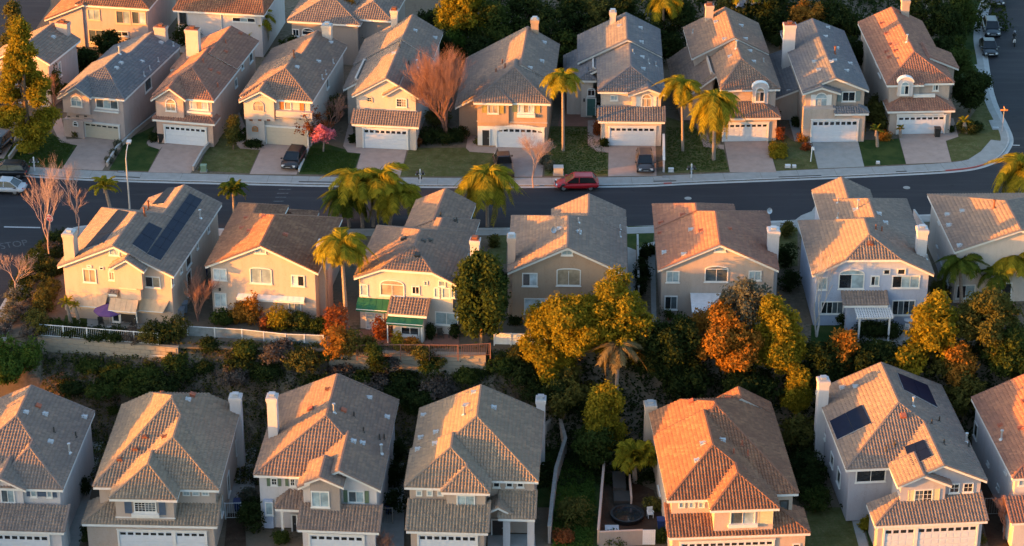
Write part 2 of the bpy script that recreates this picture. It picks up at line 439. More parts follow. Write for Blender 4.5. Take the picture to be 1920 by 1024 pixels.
    def win(s, a, b, plane, panes='tt', arch=0., trans=0., fr=.1, mat=None, sill=True, grid=(0, 0), rect=None, bars=.05):
        if isinstance(plane, (int, float)): plane = ('N', plane)
        u0, u1, z0, z1 = rect or s._rect(a, b, plane); mp = s._map(plane)
        if arch: zs = z1 - (u1 - u0) * .5 * arch
        else: zs = z1
        def outline(i):
            pts = [(u0 + i, z0 + i), (u1 - i, z0 + i), (u1 - i, zs - (0 if arch else i))]
            if arch:
                c = (u0 + u1) / 2; ra = (u1 - u0) / 2 - i; rb = (z1 - zs) - i
                pts += [(c + ra * cos(t), zs + rb * sin(t)) for t in np.linspace(0, pi, 9)[1:-1]]
            pts += [(u0 + i, zs - (0 if arch else i))]
            return pts
        def block(b_, pts, o0, o1):
            n = len(pts); b_.add([mp(u, z, o0) for u, z in pts] + [mp(u, z, o1) for u, z in pts],
                                 [tuple(range(n)), tuple(range(n, 2 * n))[::-1]] + [(i, (i + 1) % n, n + (i + 1) % n, n + i) for i in range(n)])
        def rectb(b_, ua, ub, za, zb_, o0, o1): block(b_, [(ua, za), (ub, za), (ub, zb_), (ua, zb_)], o0, o1)
        b_ = MB(); O, I = outline(0), outline(fr); n = len(O)
        vs = [mp(u, z, o) for (P_, o) in ((O, 0), (O, .08), (I, .08), (I, .015)) for u, z in P_]
        fs = []
        for k in range(3):
            fs += [(k * n + i, k * n + (i + 1) % n, (k + 1) * n + (i + 1) % n, (k + 1) * n + i) for i in range(n)]
        b_.add(vs, fs)
        np_ = len(panes); iw = (u1 - u0 - 2 * fr) / np_
        for k in range(1, np_): rectb(b_, u0 + fr + iw * k - bars / 2, u0 + fr + iw * k + bars / 2, z0 + fr, (zs if arch else z1) - fr * .5, .016, .06)
        zt = z1 - fr
        if arch and trans >= 0: zt = zs - .02; rectb(b_, u0 + fr, u1 - fr, zs - .04, zs + .03, .016, .06)
        elif arch: zt = zs
        elif trans: zt = z0 + (z1 - z0) * (1 - trans); rectb(b_, u0 + fr, u1 - fr, zt - .03, zt + .03, .016, .06)
        if sill: rectb(b_, u0 - .06, u1 + .06, z0 - .07, z0, .0, .13)
        gx, gz = grid
        for k in range(1, gx): uu = u0 + fr + (u1 - u0 - 2 * fr) * k / gx; rectb(b_, uu - .015, uu + .015, z0 + fr, z1 - fr, .016, .04)
        for k in range(1, gz): zz = z0 + fr + (z1 - z0 - 2 * fr) * k / gz; rectb(b_, u0 + fr, u1 - fr, zz - .015, zz + .015, .016, .04)
        wo_ = b_.build('window', mat or s.trim, s.root)
        for k, ch in enumerate(panes):
            p = MB(); rectb(p, u0 + fr + iw * k, u0 + fr + iw * (k + 1), z0 + fr, zt, .003, .02); p.build('pane', MAT['g_' + ch], wo_)
        if arch:
            p = MB(); pts = [q for q in I if q[1] >= zs - .001]; block(p, pts, .003, .02); p.build('pane', MAT['g_' + ('t' if 't' in panes else panes[0])], wo_)
        elif trans:
            p = MB(); rectb(p, u0 + fr, u1 - fr, zt, z1 - fr, .003, .02); p.build('pane', MAT['g_' + panes[0]], wo_)
        return (u0, u1, z0, z1)
    def slab_on(s, a, b, plane, mat, name, out=.08, rect=None, louvre=False):
        if isinstance(plane, (int, float)): plane = ('N', plane)
        u0, u1, z0, z1 = rect or s._rect(a, b, plane); mp = s._map(plane); b_ = MB()
        def rb(ua, ub, za, zb_, o0, o1):
            b_.add([mp(ua, za, o0), mp(ub, za, o0), mp(ub, zb_, o0), mp(ua, zb_, o0), mp(ua, za, o1), mp(ub, za, o1), mp(ub, zb_, o1), mp(ua, zb_, o1)],
                   [(0, 3, 2, 1), (4, 5, 6, 7), (0, 1, 5, 4), (1, 2, 6, 5), (2, 3, 7, 6), (3, 0, 4, 7)])
        if louvre:
            rb(u0, u1, z0, z1, 0, out * .5); rb(u0, u0 + .06, z0, z1, out * .5, out); rb(u1 - .06, u1, z0, z1, out * .5, out)
            n = max(3, int((z1 - z0) / .14))
            for k in range(n): zz = z0 + (z1 - z0) * k / n; rb(u0 + .06, u1 - .06, zz, zz + .06, out * .5, out * .85)
        else: rb(u0, u1, z0, z1, 0, out)
        return b_.build(name, MAT[mat] if isinstance(mat, str) else mat, s.root)
    def shut(s, a, b, plane, mat): return s.slab_on(a, b, plane, mat, 'shutter', .07, louvre=True)
    def door(s, a, b, plane, mat='door_dark', arch=0):
        if isinstance(plane, (int, float)): plane = ('N', plane)
        u0, u1, z0, z1 = s._rect(a, b, plane)
        b_ = MB(); c = plane[1]
        for q in ((u0 - .12, u0, z0, z1 + .12), (u1, u1 + .12, z0, z1 + .12), (u0, u1, z1, z1 + .12)): b_.box(q[0], q[1], c - .1, c, q[2], q[3])
        fr = b_.build('door_frame', s.trim, s.root)
        d = MB(); d.box(u0, u1, c - .04, c - .002, z0, z1)
        for k in range(2):
            for j in range(3):
                ww = (u1 - u0) / 2; hh = (z1 - z0) / 3; d.box(u0 + ww * k + .08, u0 + ww * (k + 1) - .08, c - .06, c - .04, z0 + hh * j + .08, z0 + hh * (j + 1) - .08)
        do = d.build('door', MAT[mat], s.root); h = MB(); h.box(u1 - .14, u1 - .09, c - .11, c - .06, z0 + (z1 - z0) * .45, z0 + (z1 - z0) * .52); h.build('handle', MAT['metal'], do)
    def garage(s, a, b, y, mat='door_white', lights=8, lt='g_d', arch=False, split=0, frame=True):
        u0, u1, z0, z1 = s._rect(a, b, ('N', y)); z0 = min(z0, .05) if z0 < .5 else z0
        z0 = 0.02; b_ = MB(); t = .16
        for q in ((u0 - t, u0, z0, z1 + t), (u1, u1 + t, z0, z1 + t), (u0, u1, z1, z1 + t)): b_.box(q[0], q[1], y - .12, y, q[2], q[3])
        b_.box(u0 - t - .06, u1 + t + .06, y - .16, y, z1 + t, z1 + t + .06)
        if frame: b_.build('garage_frame', s.trim, s.root)
        g = MB(); g.box(u0, u1, y - .02, y - .001, z0, z1); gd = g.build('garage_door', MAT[mat], s.root)
        segs = [(u0, u1)] if not split else [(u0, u0 + (u1 - u0) * split - .15), (u0 + (u1 - u0) * split + .15, u1)]
        if split: p = MB(); um = u0 + (u1 - u0) * split; p.box(um - .15, um + .15, y - .12, y - .02, z0, z1); p.build('door_post', s.trim, s.root)
        for (a0, a1) in segs:
            nn = max(3, int(round((a1 - a0) / .61))); pw = (a1 - a0) / nn; rh = (z1 - z0) / 4
            for r in range(4):
                q = MB(); zb = z0 + rh * r; q.box(a0 + .01, a1 - .01, y - .045, y - .021, zb + .012, zb + rh - .012)
                if r < 3 or not lights:
                    for k in range(nn): q.box(a0 + pw * k + .07, a0 + pw * (k + 1) - .07, y - .06, y - .045, zb + .1, zb + rh - .1)
                q.build('door_section', MAT[mat], gd)
            if lights:
                zb = z0 + rh * 3
                for k in range(nn):
                    q = MB(); q.box(a0 + pw * k + .09, a0 + pw * (k + 1) - .09, y - .052, y - .046, zb + .14, zb + rh - .13); q.build('door_pane', MAT[lt], gd)
        return (u0, u1, z0, z1)
    def band(s, a, b, plane, out=.08, mat=None): return s.slab_on(a, b, plane, mat or s.trim, 'trim_band', out)
    def chimney(s, a, b, zt=None, x=None, y=None, depth=.9, zb=0., cap='metal', wall=None, wide=None, h=None):
        """a, b: px of cap top-left and top-right on the near side"""
        if x is not None:
            y0, zt = s.S(a, x); x0 = x; x1 = s.N(b, y0)[0]
        elif y is not None:
            y0 = y; x0, zt = s.N(a, y); x1 = s.N(b, y)[0]
        elif zt is not None:
            x0, y0 = s.T(a, zt); x1, _ = s.T(b, zt)
        if wide: x1 = x0 + wide
        if h: pass
        b_ = MB(); m = MAT['w_' + wall] if wall else s.wall
        b_.box(x0 + .08, x1 - .08, y0 + .08, y0 + depth - .08, zb, zt - .55)
        b_.box(x0 + .04, x1 - .04, y0 + .04, y0 + depth - .04, zt - .55, zt - .38); b_.box(x0, x1, y0, y0 + depth, zt - .38, zt - .1)
        c = b_.build('chimney', m, s.root)
        k = MB(); xm, ym = (x0 + x1) / 2, y0 + depth / 2
        k.box(x0 + .1, x1 - .1, y0 + .1, y0 + depth - .1, zt - .1, zt - .02); k.box(xm - .22, xm + .22, ym - .2, ym + .2, zt - .02, zt + .16); k.box(xm - .28, xm + .28, ym - .26, ym + .26, zt + .16, zt + .2)
        k.build('chimney_cap', MAT[cap], c)
        return (x0, x1, y0, zt)
    def hit(s, p):
        o, d = s.lray(p); best = None
        for (bl, br, rc, lc) in s.planes:
            B0 = np.array(bl, float); e = np.array(br, float) - B0; L = np.linalg.norm(e); e /= L
            n = np.cross(e, np.array(rc[-1], float) - B0); n /= np.linalg.norm(n)
            if n[2] < 0: n = -n
            dn = d @ n
            if dn > -1e-5: continue
            t = ((B0 - o) @ n) / dn; q = o + d * t; up = np.cross(n, e)
            v = (q - B0) @ up; u = (q - B0) @ e
            Rr = np.array([(L, 0.)] + [((np.array(r) - B0) @ e, (np.array(r) - B0) @ up) for r in rc]); Ll = np.array([(0., 0.)] + [((np.array(r) - B0) @ e, (np.array(r) - B0) @ up) for r in lc])
            if v < -.1 or v > max(Rr[-1, 1], Ll[-1, 1]) + .1: continue
            if u < np.interp(v, Ll[:, 1], Ll[:, 0]) - .1 or u > np.interp(v, Rr[:, 1], Rr[:, 0]) + .1: continue
            if best is None or t < best[0]: best = (t, q, n, e, up)
        return best
    def vents(s, pts, kind='hood', mat=None):
        for p in pts:
            h = s.hit(p)
            if h is None: continue
            t, q, n, e, up = h; b_ = MB(); q = q + n * .02
            if kind == 'hood':      # low dormer vent
                w_, l_, hh = .24, .34, .26; q = q + n * .03
                P0 = [q - e * w_, q + e * w_, q + e * w_ * .75 + n * hh, q - e * w_ * .75 + n * hh, q + up * l_ * 1.7 + n * .05]
                b_.add(P0, [(0, 1, 2, 3), (0, 3, 4), (1, 4, 2), (3, 2, 4)])
                b_.prism([q - e * .30 - up * .08, q + e * .30 - up * .08, q + e * .30 + up * .42, q - e * .30 + up * .42], n * .08)
                b_.build('roof_vent', mat or MAT['white_vent'], s.root)
            elif kind == 'pipe':
                b_.tube(q, q + np.array((0, 0, .55)), .07, .07, 8); b_.tube(q, q + np.array((0, 0, .12)), .2, .1, 8); b_.build('vent_pipe', mat or MAT['metal'], s.root)
            elif kind == 'stack':
                b_.tube(q, q + np.array((0, 0, .9)), .09, .09, 8); b_.tube(q + np.array((0, 0, .9)), q + np.array((0, 0, 1.0)), .15, .15, 8); b_.tube(q, q + np.array((0, 0, .2)), .24, .1, 8)
                b_.build('vent_stack', mat or MAT['metal'], s.root)
            elif kind == 'box':
                b_.add([q - e * .25 - up * .25, q + e * .25 - up * .25, q + e * .25 + up * .25, q - e * .25 + up * .25] + [r + n * .28 for r in (q - e * .25 - up * .25, q + e * .25 - up * .25, q + e * .25 + up * .25, q - e * .25 + up * .25)],
                       [(4, 5, 6, 7), (0, 1, 5, 4), (1, 2, 6, 5), (2, 3, 7, 6), (3, 0, 4, 7)]); b_.build('roof_vent', mat or MAT['vent_red'], s.root)
            elif kind == 'dish':
                c = q + np.array((0, 0, .45)); b_.tube(q, c, .03, .03, 6)
                ax = np.array((.45, -.75, .35)); ax /= np.linalg.norm(ax); ax = s.R @ ax; u_ = np.cross(ax, (0, 0, 1)); u_ /= np.linalg.norm(u_); v_ = np.cross(u_, ax)
                vs = [c - ax * .08] + [c + (u_ * cos(k * pi / 6) + v_ * sin(k * pi / 6)) * .14 - ax * .03 for k in range(12)] + [c + (u_ * cos(k * pi / 6) + v_ * sin(k * pi / 6)) * .31 + ax * .05 for k in range(12)]
                b_.add(vs, [(0, 1 + k, 1 + (k + 1) % 12) for k in range(12)] + [(1 + k, 13 + k, 13 + (k + 1) % 12, 1 + (k + 1) % 12) for k in range(12)])
                b_.tube(c, c + ax * .45 - np.array((0, 0, .1)), .015, .015, 4); b_.build('satellite_dish', MAT['metal'], s.root)
    def solar(s, c4, nx, ny, mat='solar'):
        P = []
        h0 = s.hit(c4[0])
        ctr = s.hit((sum(c[0] for c in c4) / 4, sum(c[1] for c in c4) / 4))
        if ctr is None: return
        _, q0, n, e, up = ctr
        for c in c4:
            o, d = s.lray(c); t = ((q0 - o) @ n) / (d @ n); P.append(o + d * t + n * .16)
        fr = MB(); 
        for i in range(4):
            a, b = P[i], P[(i + 1) % 4]; fr.prism([a, b, b - n * .06, a - n * .06], (P[(i + 2) % 4] - b) / np.linalg.norm(P[(i + 2) % 4] - b) * .05)
        fo = fr.build('solar_array', MAT['solar_frame'], s.root)
        q = lambda u, v: (P[0] * (1 - u) * (1 - v) + P[1] * u * (1 - v) + P[2] * u * v + P[3] * (1 - u) * v)
        for i in range(nx):
            for j in range(ny):
                g = .012; b_ = MB(); b_.prism([q((i + g * nx / nx) / nx, (j + g) / ny), q((i + 1 - g) / nx, (j + g) / ny), q((i + 1 - g) / nx, (j + 1 - g) / ny), q((i + g) / nx, (j + 1 - g) / ny)], n * .035)
                b_.build('solar_panel', MAT[mat], fo)
    def gutterpipe(s, x, y, z1, z0=0.):
        b_ = MB(); b_.tube((x, y, z0 + .1), (x, y, z1), .05, .05, 6); b_.build('downspout', s.trim, s.root)
    def awning(s, a, b, c, d, y, mat, post=False, drop=None, slats=0):
        """a,b top corners on wall plane y; c,d front lower corners (px) at height found from 'drop' metres below the top"""
        (xa, za), (xb, zb) = s.N(a, y), s.N(b, y); zt = (za + zb) / 2; zl = zt - drop
        xc, yc = s.T(c, zl); xd, yd = s.T(d, zl); yl = (yc + yd) / 2
        b_ = MB(); b_.prism([(xa, y - .02, zt), (xb, y - .02, zt), (xd, yl, zl), (xc, yl, zl)], (0, 0, .04))
        b_.add([(xc, yl, zl), (xd, yl, zl), (xd, yl, zl - .22), (xc, yl, zl - .22)], [(0, 1, 2, 3)])
        nseg = int((xb - xa) / .5)
        for k in range(nseg + 1):
            u = k / nseg; p = np.array((xa + (xb - xa) * u, y - .02, zt + .05)); q = np.array((xc + (xd - xc) * u, yl, zl + .05))
            b_.tube(p, q, .012, .012, 4)
        o = b_.build('awning', MAT[mat], s.root)
        f = MB(); f.tube((xc, yl, zl - .02), (xd, yl, zl - .02), .04, .04, 6)
        if post:
            for x in (xc + .1, xd - .1): f.box(x - .05, x + .05, yl + .05, yl + .15, 0, zl)
        else:
            for x in (xc + .05, xd - .05): f.tube((x, yl, zl), (x, y, zl - .3), .025, .025, 5)
        f.build('awning_frame', s.trim, o)
        return yl, zl
    def finish(s):
        if s.acc:
            V, Fq, Rn, o = [], [], [], 0
            for v, f, r in s.acc: V.append(v); Fq.append(f + o); Rn.append(r); o += len(v)
            me = np_mesh('roof_tiles', np.concatenate(V), np.concatenate(Fq), s.roofm, np.concatenate(Rn))
            rt = link('roof_tiles', me, None); rt['kind'] = 'stuff'
            ro = s.slab.build('roof', s.trim, s.root); rt.parent = ro
            rc = s.ridge.build('ridge_cap', s.roofm, ro); rc['kind'] = 'stuff'
        for n, (m, b) in s.walls.items(): b.build('wall', m, s.root)
        return s
def clean(pts):
    out = []
    for p in pts:
        if not out or max(abs(a - b) for a, b in zip(p, out[-1])) > .004: out.append(p)
    if max(abs(a - b) for a, b in zip(out[0], out[-1])) < .004: out.pop()
    return out
G3 = 'houses along the far side of the street'; G2 = 'houses on the near side of the street'; G1 = 'houses of the front row'; G4 = 'houses behind the far row'
H = []
LOT = .12
# ================= far row (fronts with garages) =================
V = (0, 0, 2.925)
h = House('grey roofed house at the far left behind the tall golden tree', (0, 0, 6.4), (-255, 673), (600, 770), (975, 475), wall='pinkish', roof='greybrown', group=G3, pitch=.5); H.append(h)
h.wing((-255, 673), (600, 770), hn=0, rx=h.T((600, 770), 5.5)[0] - 3.3)
h.chimney((655, 268), (800, 268), y=h.D - 1.0, depth=1.0, cap='rust', zb=5.); h.vents([(655, 460)]); h.vents([(790, 250)], 'stack')
h.win((690, 760), (740, 900), ('R', h.last['x1']), 't')
m = h.last; h.skirt(m_(-7., -1.6), m_(2.5, -1.6), 2.2, ze=2.9); h.garage(m_(0, 0), m_(1, 1), h.last['wy']) if 0 else None
h.finish()

h = House('pinkish house with slate grey tiles, between the golden tree and the orange roofed house', V, (318, 512), (692, 538), (1000, 243), wall='pinkish', roof='slate', ze=5.15, pitch=.45, group=G3); H.append(h)
g = h.wing((318, 520), (692, 538), ap=(577, 366), y1=h.D * .55, hn=1)
h.wing(m_(-.5, 7.5), m_(g['ex1'] + .0, 7.5), rx=g['rx'] + .75, hn=0, ze=h.ze - .02, clip=0)
c = h.wing((318, 512), (507, 528), ap=(415, 478), nest=g, hn=0, zb=2.9, y0=g['y0'] - .45)
y = c['wy']; h.win((386, 520), (453, 588), y, 'tt', arch=.9)
yr = g['wy'] + .25; h.win((523, 538), (652, 603), g['wy'], 'mtm')
h.slab_on((520, 604), (655, 612), g['wy'], 'trim', 'window_ledge', .3)
h.band((345, 655), (460, 662), y, .05, h.wall)
for x in (378, 425, 470): h.slab_on((x - 8, 634), (x + 8, 642), y, 'dark_metal', 'vent_slot', .04)
b = h.blockpx((346, 655), (462, 755), y - .05, 1.0, z0=0)
h.blockpx((455, 655), (505, 672), y - .04, .8)
h.win((398, 662), (430, 695), y - .05, 'd', arch=.9, sill=False)
h.garage((466, 672), (655, 768), g['wy'] - .02, mat='door_beige', lights=8)
h.chimney((838, 145), (905, 145), y=h.D - .9, depth=1.0, cap='rust'); h.vents([(890, 240), (785, 345), (670, 352), (645, 380)]); h.vents([(822, 385), (868, 340), (790, 420), (950, 255)], 'pipe')
h.vents([(700, 225)], 'hood', MAT['vent_red']); h.vents([(656, 300)], 'stack')
h.win((790, 440), (830, 480), ('R', g['x1']), 'm')
h.finish()

h = House('peach house with rose tiles and a tall chimney at its left side', V, (832, 530), (1175, 550), (1424, 234), wall='peach', roof='rose', ze=5.5, pitch=.5, group=G3); H.append(h)
g = h.wing((832, 530), (1175, 550), ap=(1055, 372), y1=h.D * .6)
h.wing(m_(-.9, 9.), m_(g['ex1'], 9.), rx=g['rx'] + .5, hn=0, ze=h.ze + .22)
c = h.wing((832, 526), (1022, 542), ap=(926, 484), nest=g, hn=0, y0=g['y0'] - .45)
h.win((905, 537), (968, 612), c['wy'], 'bb', arch=1.)
h.win((1040, 550), (1145, 606), g['wy'], 'wbw'); h.slab_on((1028, 604), (1160, 626), g['wy'] - .02, 'trim', 'window_ledge', .25)
k = h.skirt((833, 655), (1178, 680), 1.5, ze=2.9, hl=1, hr=1); h.garage((905, 688), (1132, 795), k['wy'])
h.chimney((1008, 160), (1090, 160), zt=9.6, depth=1.1, cap='rust', wall='ivory')
h.vents([(1325, 190), (1245, 290), (1160, 390), (1205, 408)], 'hood', MAT['vent_red']); h.vents([(1238, 240), (1115, 345), (1195, 480)], 'pipe', MAT['vent_red'])
for a in ((1365, 300, 1385, 330), (1320, 345, 1335, 372), (1285, 440, 1300, 470)): h.win(a[:2], a[2:], ('R', g['x1']), 'm')
h.finish()

V = (440, 0, 2.925)
h = House('cream house with orange shutters behind the pink blossom tree', V, (22, 540), (432, 550), (625, 237), wall='ivory', roof='brown', ze=5.5, pitch=.47, group=G3); H.append(h)
g = h.wing((22, 540), (432, 550), ap=(280, 377), y1=h.D * .55)
h.wing(m_(-.7, 8.5), m_(g['ex1'], 8.5), rx=g['rx'] + .6, hn=0, ze=h.ze - .05)
c = h.wing((22, 540), (232, 547), ap=(137, 500), nest=g, hn=0, zb=2.9, y0=g['y0'] - .45)
h.blockpx((62, 650), (168, 775), c['wy'], 1.0, z0=0)
h.win((97, 550), (162, 612), c['wy'], 'bb', arch=.8, mat=h.wall)
y = g['wy']; h.shut((245, 553), (270, 602), y, 'sh_orange'); h.win((271, 556), (312, 604), y, 'b'); h.shut((356, 558), (382, 612), y, 'sh_orange')
b = h.blockpx((225, 608), (425, 655), y - .55, .8); h.band((225, 650), (430, 662), y - .56, .05, MAT['trim_tan'])
for x in (90, 138, 186): h.slab_on((x - 9, 654), (x + 9, 664), c['wy'], 'rust', 'vent_slot', .05)
h.win((95, 690), (130, 722), c['wy'], 'b', arch=.9, mat=MAT['sh_orange'], sill=False)
h.garage((172, 694), (400, 782), y - .15, mat='door_beige', lights=0)
h.chimney((472, 138), (528, 138), y=h.D - .9, depth=1.0); h.vents([(535, 240), (468, 345), (348, 375)]); h.vents([(540, 350), (480, 435), (500, 410)], 'pipe'); h.vents([(325, 320)], 'stack', MAT['rust'])
h.win((500, 440), (515, 475), ('R', g['x1']), 'm')
h.finish()

h = House('white gabled house with a round window, left of the tall bare red tree', V, (645, 516), (1007, 540), (1140, 200), wall='ivory', roof='greybrown', ze=5.5, pitch=.5, group=G3); H.append(h)
g = h.wing((645, 516), (1007, 540), ap=(830, 430), y1=h.D * .62, hn=0)
h.wing(m_(-1.8, h.D * .58), m_(g['ex1'], h.D * .58), rx=g['rx'] + .05, hn=0, ze=h.ze + .25, pitch=g['pitch'])
zl = g['zr'] - (g['rx'] - g['ex0']) * g['pitch']
h.wing(m_(-1.8, 4.), m_(g['ex0'] + .04, 4.), rx=g['ex0'] + .02, hn=0, y1=h.D * .58, pitch=g['pitch'], ze=zl - .02, caps=False)
c = h.wing((812, 528), (1008, 542), ap=(905, 474), y1=2., hn=0)
h.win((722, 528), (758, 562), g['wy'], 'd', arch=1., fr=.12, mat=MAT['trim_tan'], sill=False, grid=(2, 2))
h.win((884, 538), (945, 590), c['wy'], 'db', grid=(4, 3)); h.band((826, 600), (1002, 610), c['wy'], .1)
k = h.skirt((640, 684), (1010, 695), 1.9, ze=2.9); h.garage((708, 705), (946, 805), k['wy'], mat='door_white')
h.band((765, 716), (800, 722), k['wy'], .0)
h.chimney((850, 55), (893, 55), y=h.D - .9, depth=.9, cap='rust'); h.vents([(995, 175), (1105, 215), (870, 300)]); h.vents([(905, 265), (955, 358)], 'pipe', MAT['dark_metal']); h.vents([(1000, 375)], 'stack')
h.finish()

V = (860, 0, 2.925)
h = House('tan clapboard house with mustard shutters and a white brick garage arch', V, (75, 566), (505, 562), (552, 235), wall='tan', roof='greybrown', ze=5.45, pitch=.58, group=G3); H.append(h)
g = h.wing((78, 566), (505, 563), ap=(305, 368), y1=7.5, hn=1, pitch=.5)
mm = h.wing(m_(-2.2, 6.2), m_(g['ex1'] + .05, 6.2), rx=g['ex1'] - 3.6, hn=0, ze=h.ze)
h.wing(m_(-2.2, 3.2), m_(1.0, 3.2), rx=.9, hn=0, y1=6.2, pitch=mm['pitch'], ze=mm['zr'] - (mm['rx'] - .9) * mm['pitch'] - .1 * mm['pitch'], caps=False)
c = h.wing((80, 566), (294, 566), ap=(195, 460), nest=g, hn=1, pitch=.5, zb=2.9)
y = c['wy'] - .02; h.shut((128, 572), (156, 618), y, 'sh_mustard'); h.win((158, 572), (219, 624), y, 'bb'); h.shut((221, 572), (248, 622), y, 'sh_mustard')
y = g['wy']; h.shut((296, 570), (322, 614), y, 'sh_green'); h.win((324, 564), (415, 622), y, 'wbw'); h.shut((419, 570), (447, 620), y, 'sh_mustard')
h.slab_on((320, 622), (420, 641), y, 'trim', 'flower_box', .35)
h.band((95, 664), (488, 674), y - .06, .1)
h.slab_on((105, 690), (205, 797), y - .03, 'trim', 'stone_surround', .08); h.door((130, 712), (168, 797), y - .12, 'door_dark')
h.garage((212, 700), (462, 796), y - .05, lights=8)
b_ = MB(); x0, z0 = h.N((205, 712), y); x1, _ = h.N((470, 712), y); n = 14
pts = [(x0 + (x1 - x0) * k / n, y - .17, z0 + .55 * sin(pi * k / n)) for k in range(n + 1)] + [(x1, y - .17, z0 - .05 + .0), (x0, y - .17, z0 - .05)]
for k in range(n):
    a0, a1 = k / n, (k + .92) / n; b_.prism([(x0 + (x1 - x0) * a0, y - .18, z0 - .1 + .45 * sin(pi * a0)), (x0 + (x1 - x0) * a1, y - .18, z0 - .1 + .45 * sin(pi * a1)), (x0 + (x1 - x0) * a1, y - .18, z0 + .28 + .45 * sin(pi * a1)), (x0 + (x1 - x0) * a0, y - .18, z0 + .28 + .45 * sin(pi * a0))], (0, .17, 0))
b_.build('brick_arch', MAT['trim'], h.root)
h.blockpx((40, 600), (92, 690), g['wy'] + 3, 3, z0=0)
h.chimney((392, 108), (441, 108), y=h.D - .9, depth=.9); h.vents([(475, 240), (462, 342), (398, 380)]); h.vents([(205, 400), (240, 350), (255, 375)], 'pipe', MAT['rust'])
h.finish()

h = House('house with a teal front door between two palms, grey striped tiles', V, (763, 510), (1140, 498), (1113, 166), wall='ivory', roof='slate', ze=5.6, pitch=.52, group=G3); H.append(h)
g = h.wing((763, 512), (1128, 500), ap=(945, 365), y1=h.D * .55, hn=1)
g = dict(g, y1=h.D); sl = (g['zr'] - g['ze']) / (g['rx'] - g['ex0'])
h.wing(m_(-2.2, h.D * .55), m_(g['ex1'], h.D * .55), rx=g['rx'] - .3, hn=0, ze=h.ze + .3)

c = h.wing((930, 518), (1132, 520), ap=(1040, 487), y1=2.4, hn=0)
e = h.wing((652, 442), (757, 442), ze=4.6, y1=h.T((652, 442), 4.6)[1] + 2.4, hn=1, pitch=.52)
h.wing(m_(-3.8, e['y0'] + .7), m_(g['ex0'] + .04, e['y0'] + .7), rx=g['ex0'] + .02, hn=0, y1=h.D * .86, pitch=sl, ze=g['ze'] - .02, caps=False)
h.door((705, 540), (748, 634), e['wy'], 'door_teal'); h.win((705, 483), (749, 528), e['wy'], 'dd', arch=.5)
h.slab_on((684, 540), (692, 556), e['wy'], 'dark_metal', 'wall_lamp', .15)
h.win((832, 520), (874, 552), g['wy'], 'tt'); h.win((1003, 514), (1058, 586), c['wy'], 'bb', arch=1.); h.shut((974, 530), (1001, 586), c['wy'], 'trim'); h.shut((1060, 530), (1084, 586), c['wy'], 'trim')
k = h.skirt((765, 668), (1131, 668), 1.9, ze=3.0, hl=0, hr=0); h.garage((830, 697), (1072, 797), k['wy'])
h.chimney((826, 66), (866, 66), y=h.D - 1.6, depth=.9); h.vents([(1002, 160), (1008, 238), (1012, 320), (1018, 385)]); h.vents([(955, 295), (1080, 365), (1040, 350)], 'pipe'); h.vents([(858, 72)], 'dish')
h.vents([(875, 150), (885, 250)], 'hood')
h.finish()

V = (1220, 0, 2.926)
h = House('brown tiled house behind two joined palms with an arched white dormer window', V, (385, 492), (712, 492), (590, 150), wall='cream', roof='brown', ze=5.5, pitch=.52, group=G3); H.append(h)
g = h.wing((385, 492), (712, 492), ap=(497, 322), y1=h.D * .5, hn=1)
sl = (g['zr'] - g['ze']) / (g['rx'] - g['ex0'])
h.wing(m_(-2.2, h.D * .5), m_(g['ex1'], h.D * .5), rx=g['rx'] - .1, hn=0, ze=h.ze + .3)
h.wing(m_(-4.2, 4.), m_(g['ex0'] + .04, 4.), rx=g['ex0'] + .02, hn=0, y1=h.D * .88, pitch=sl, ze=g['ze'] - .02, caps=False)
c = h.wing((500, 492), (676, 492), ap=(590, 395), nest=g, hn=1, ov=.42)
h.archblock((562, 456), (642, 572), c['wy'] - .5, .62, wall='white'); h.win((575, 480), (624, 558), c['wy'] - .5, 'bd', arch=1.)
k = h.skirt((392, 655), (712, 642), 2.1, ze=2.9, hl=0, hr=1); h.garage((402, 680), (636, 777), k['wy'])
h.chimney((301, 30), (350, 30), y=h.D - 1.6, depth=.9, cap='rust', wall='cream'); h.vents([(502, 148), (526, 220), (550, 287), (570, 345)]); h.vents([(618, 345), (232, 185)], 'pipe')
h.vents([(352, 128), (398, 222), (430, 318)], 'hood'); h.vents([(470, 270)], 'stack')
h.finish()

h = House('house with slate tiles and a white shuttered arch window above the concrete driveway', V, (832, 512), (1194, 490), (1049, 150), wall='beige', roof='slate', ze=5.5, pitch=.46, group=G3); H.append(h)
g = h.wing((832, 512), (1194, 490), ap=(1015, 428), y1=h.D * .97, hn=0)
c = h.wing((834, 514), (1046, 514), ap=(940, 480), y1=2.2, hn=0)
h.wing(m_(-4.0, 5.), m_(1., 5.), ze=4.0, rx=.9, hn=0, y1=h.D * .9, pitch=.4)
h.door((752, 497), (786, 598), 5.6, 'door_dark')
h.win((903, 508), (968, 586), c['wy'], 'tt', arch=1.); h.shut((880, 520), (902, 588), c['wy'], 'trim'); h.shut((969, 520), (990, 588), c['wy'], 'trim'); h.slab_on((895, 588), (978, 600), c['wy'], 'trim', 'window_ledge', .25)
h.win((1051, 502), (1122, 556), g['wy'], 'dd'); h.shut((1026, 500), (1049, 556), g['wy'], 'sh_grey'); h.shut((1125, 498), (1149, 554), g['wy'], 'sh_grey')
k = h.skirt((1010, 624), (1198, 624), 1.0, ze=3.5, hl=0, hr=1, wall='cream'); b = h.blockpx((842, 600), (1004, 762), k['wy'] + .02, 1., wall='cream', z0=0); h.blockpx((1003, 640), (1170, 762), k['wy'] + .03, 1., wall='cream', z0=0)
h.garage((888, 664), (1128, 758), k['wy'])
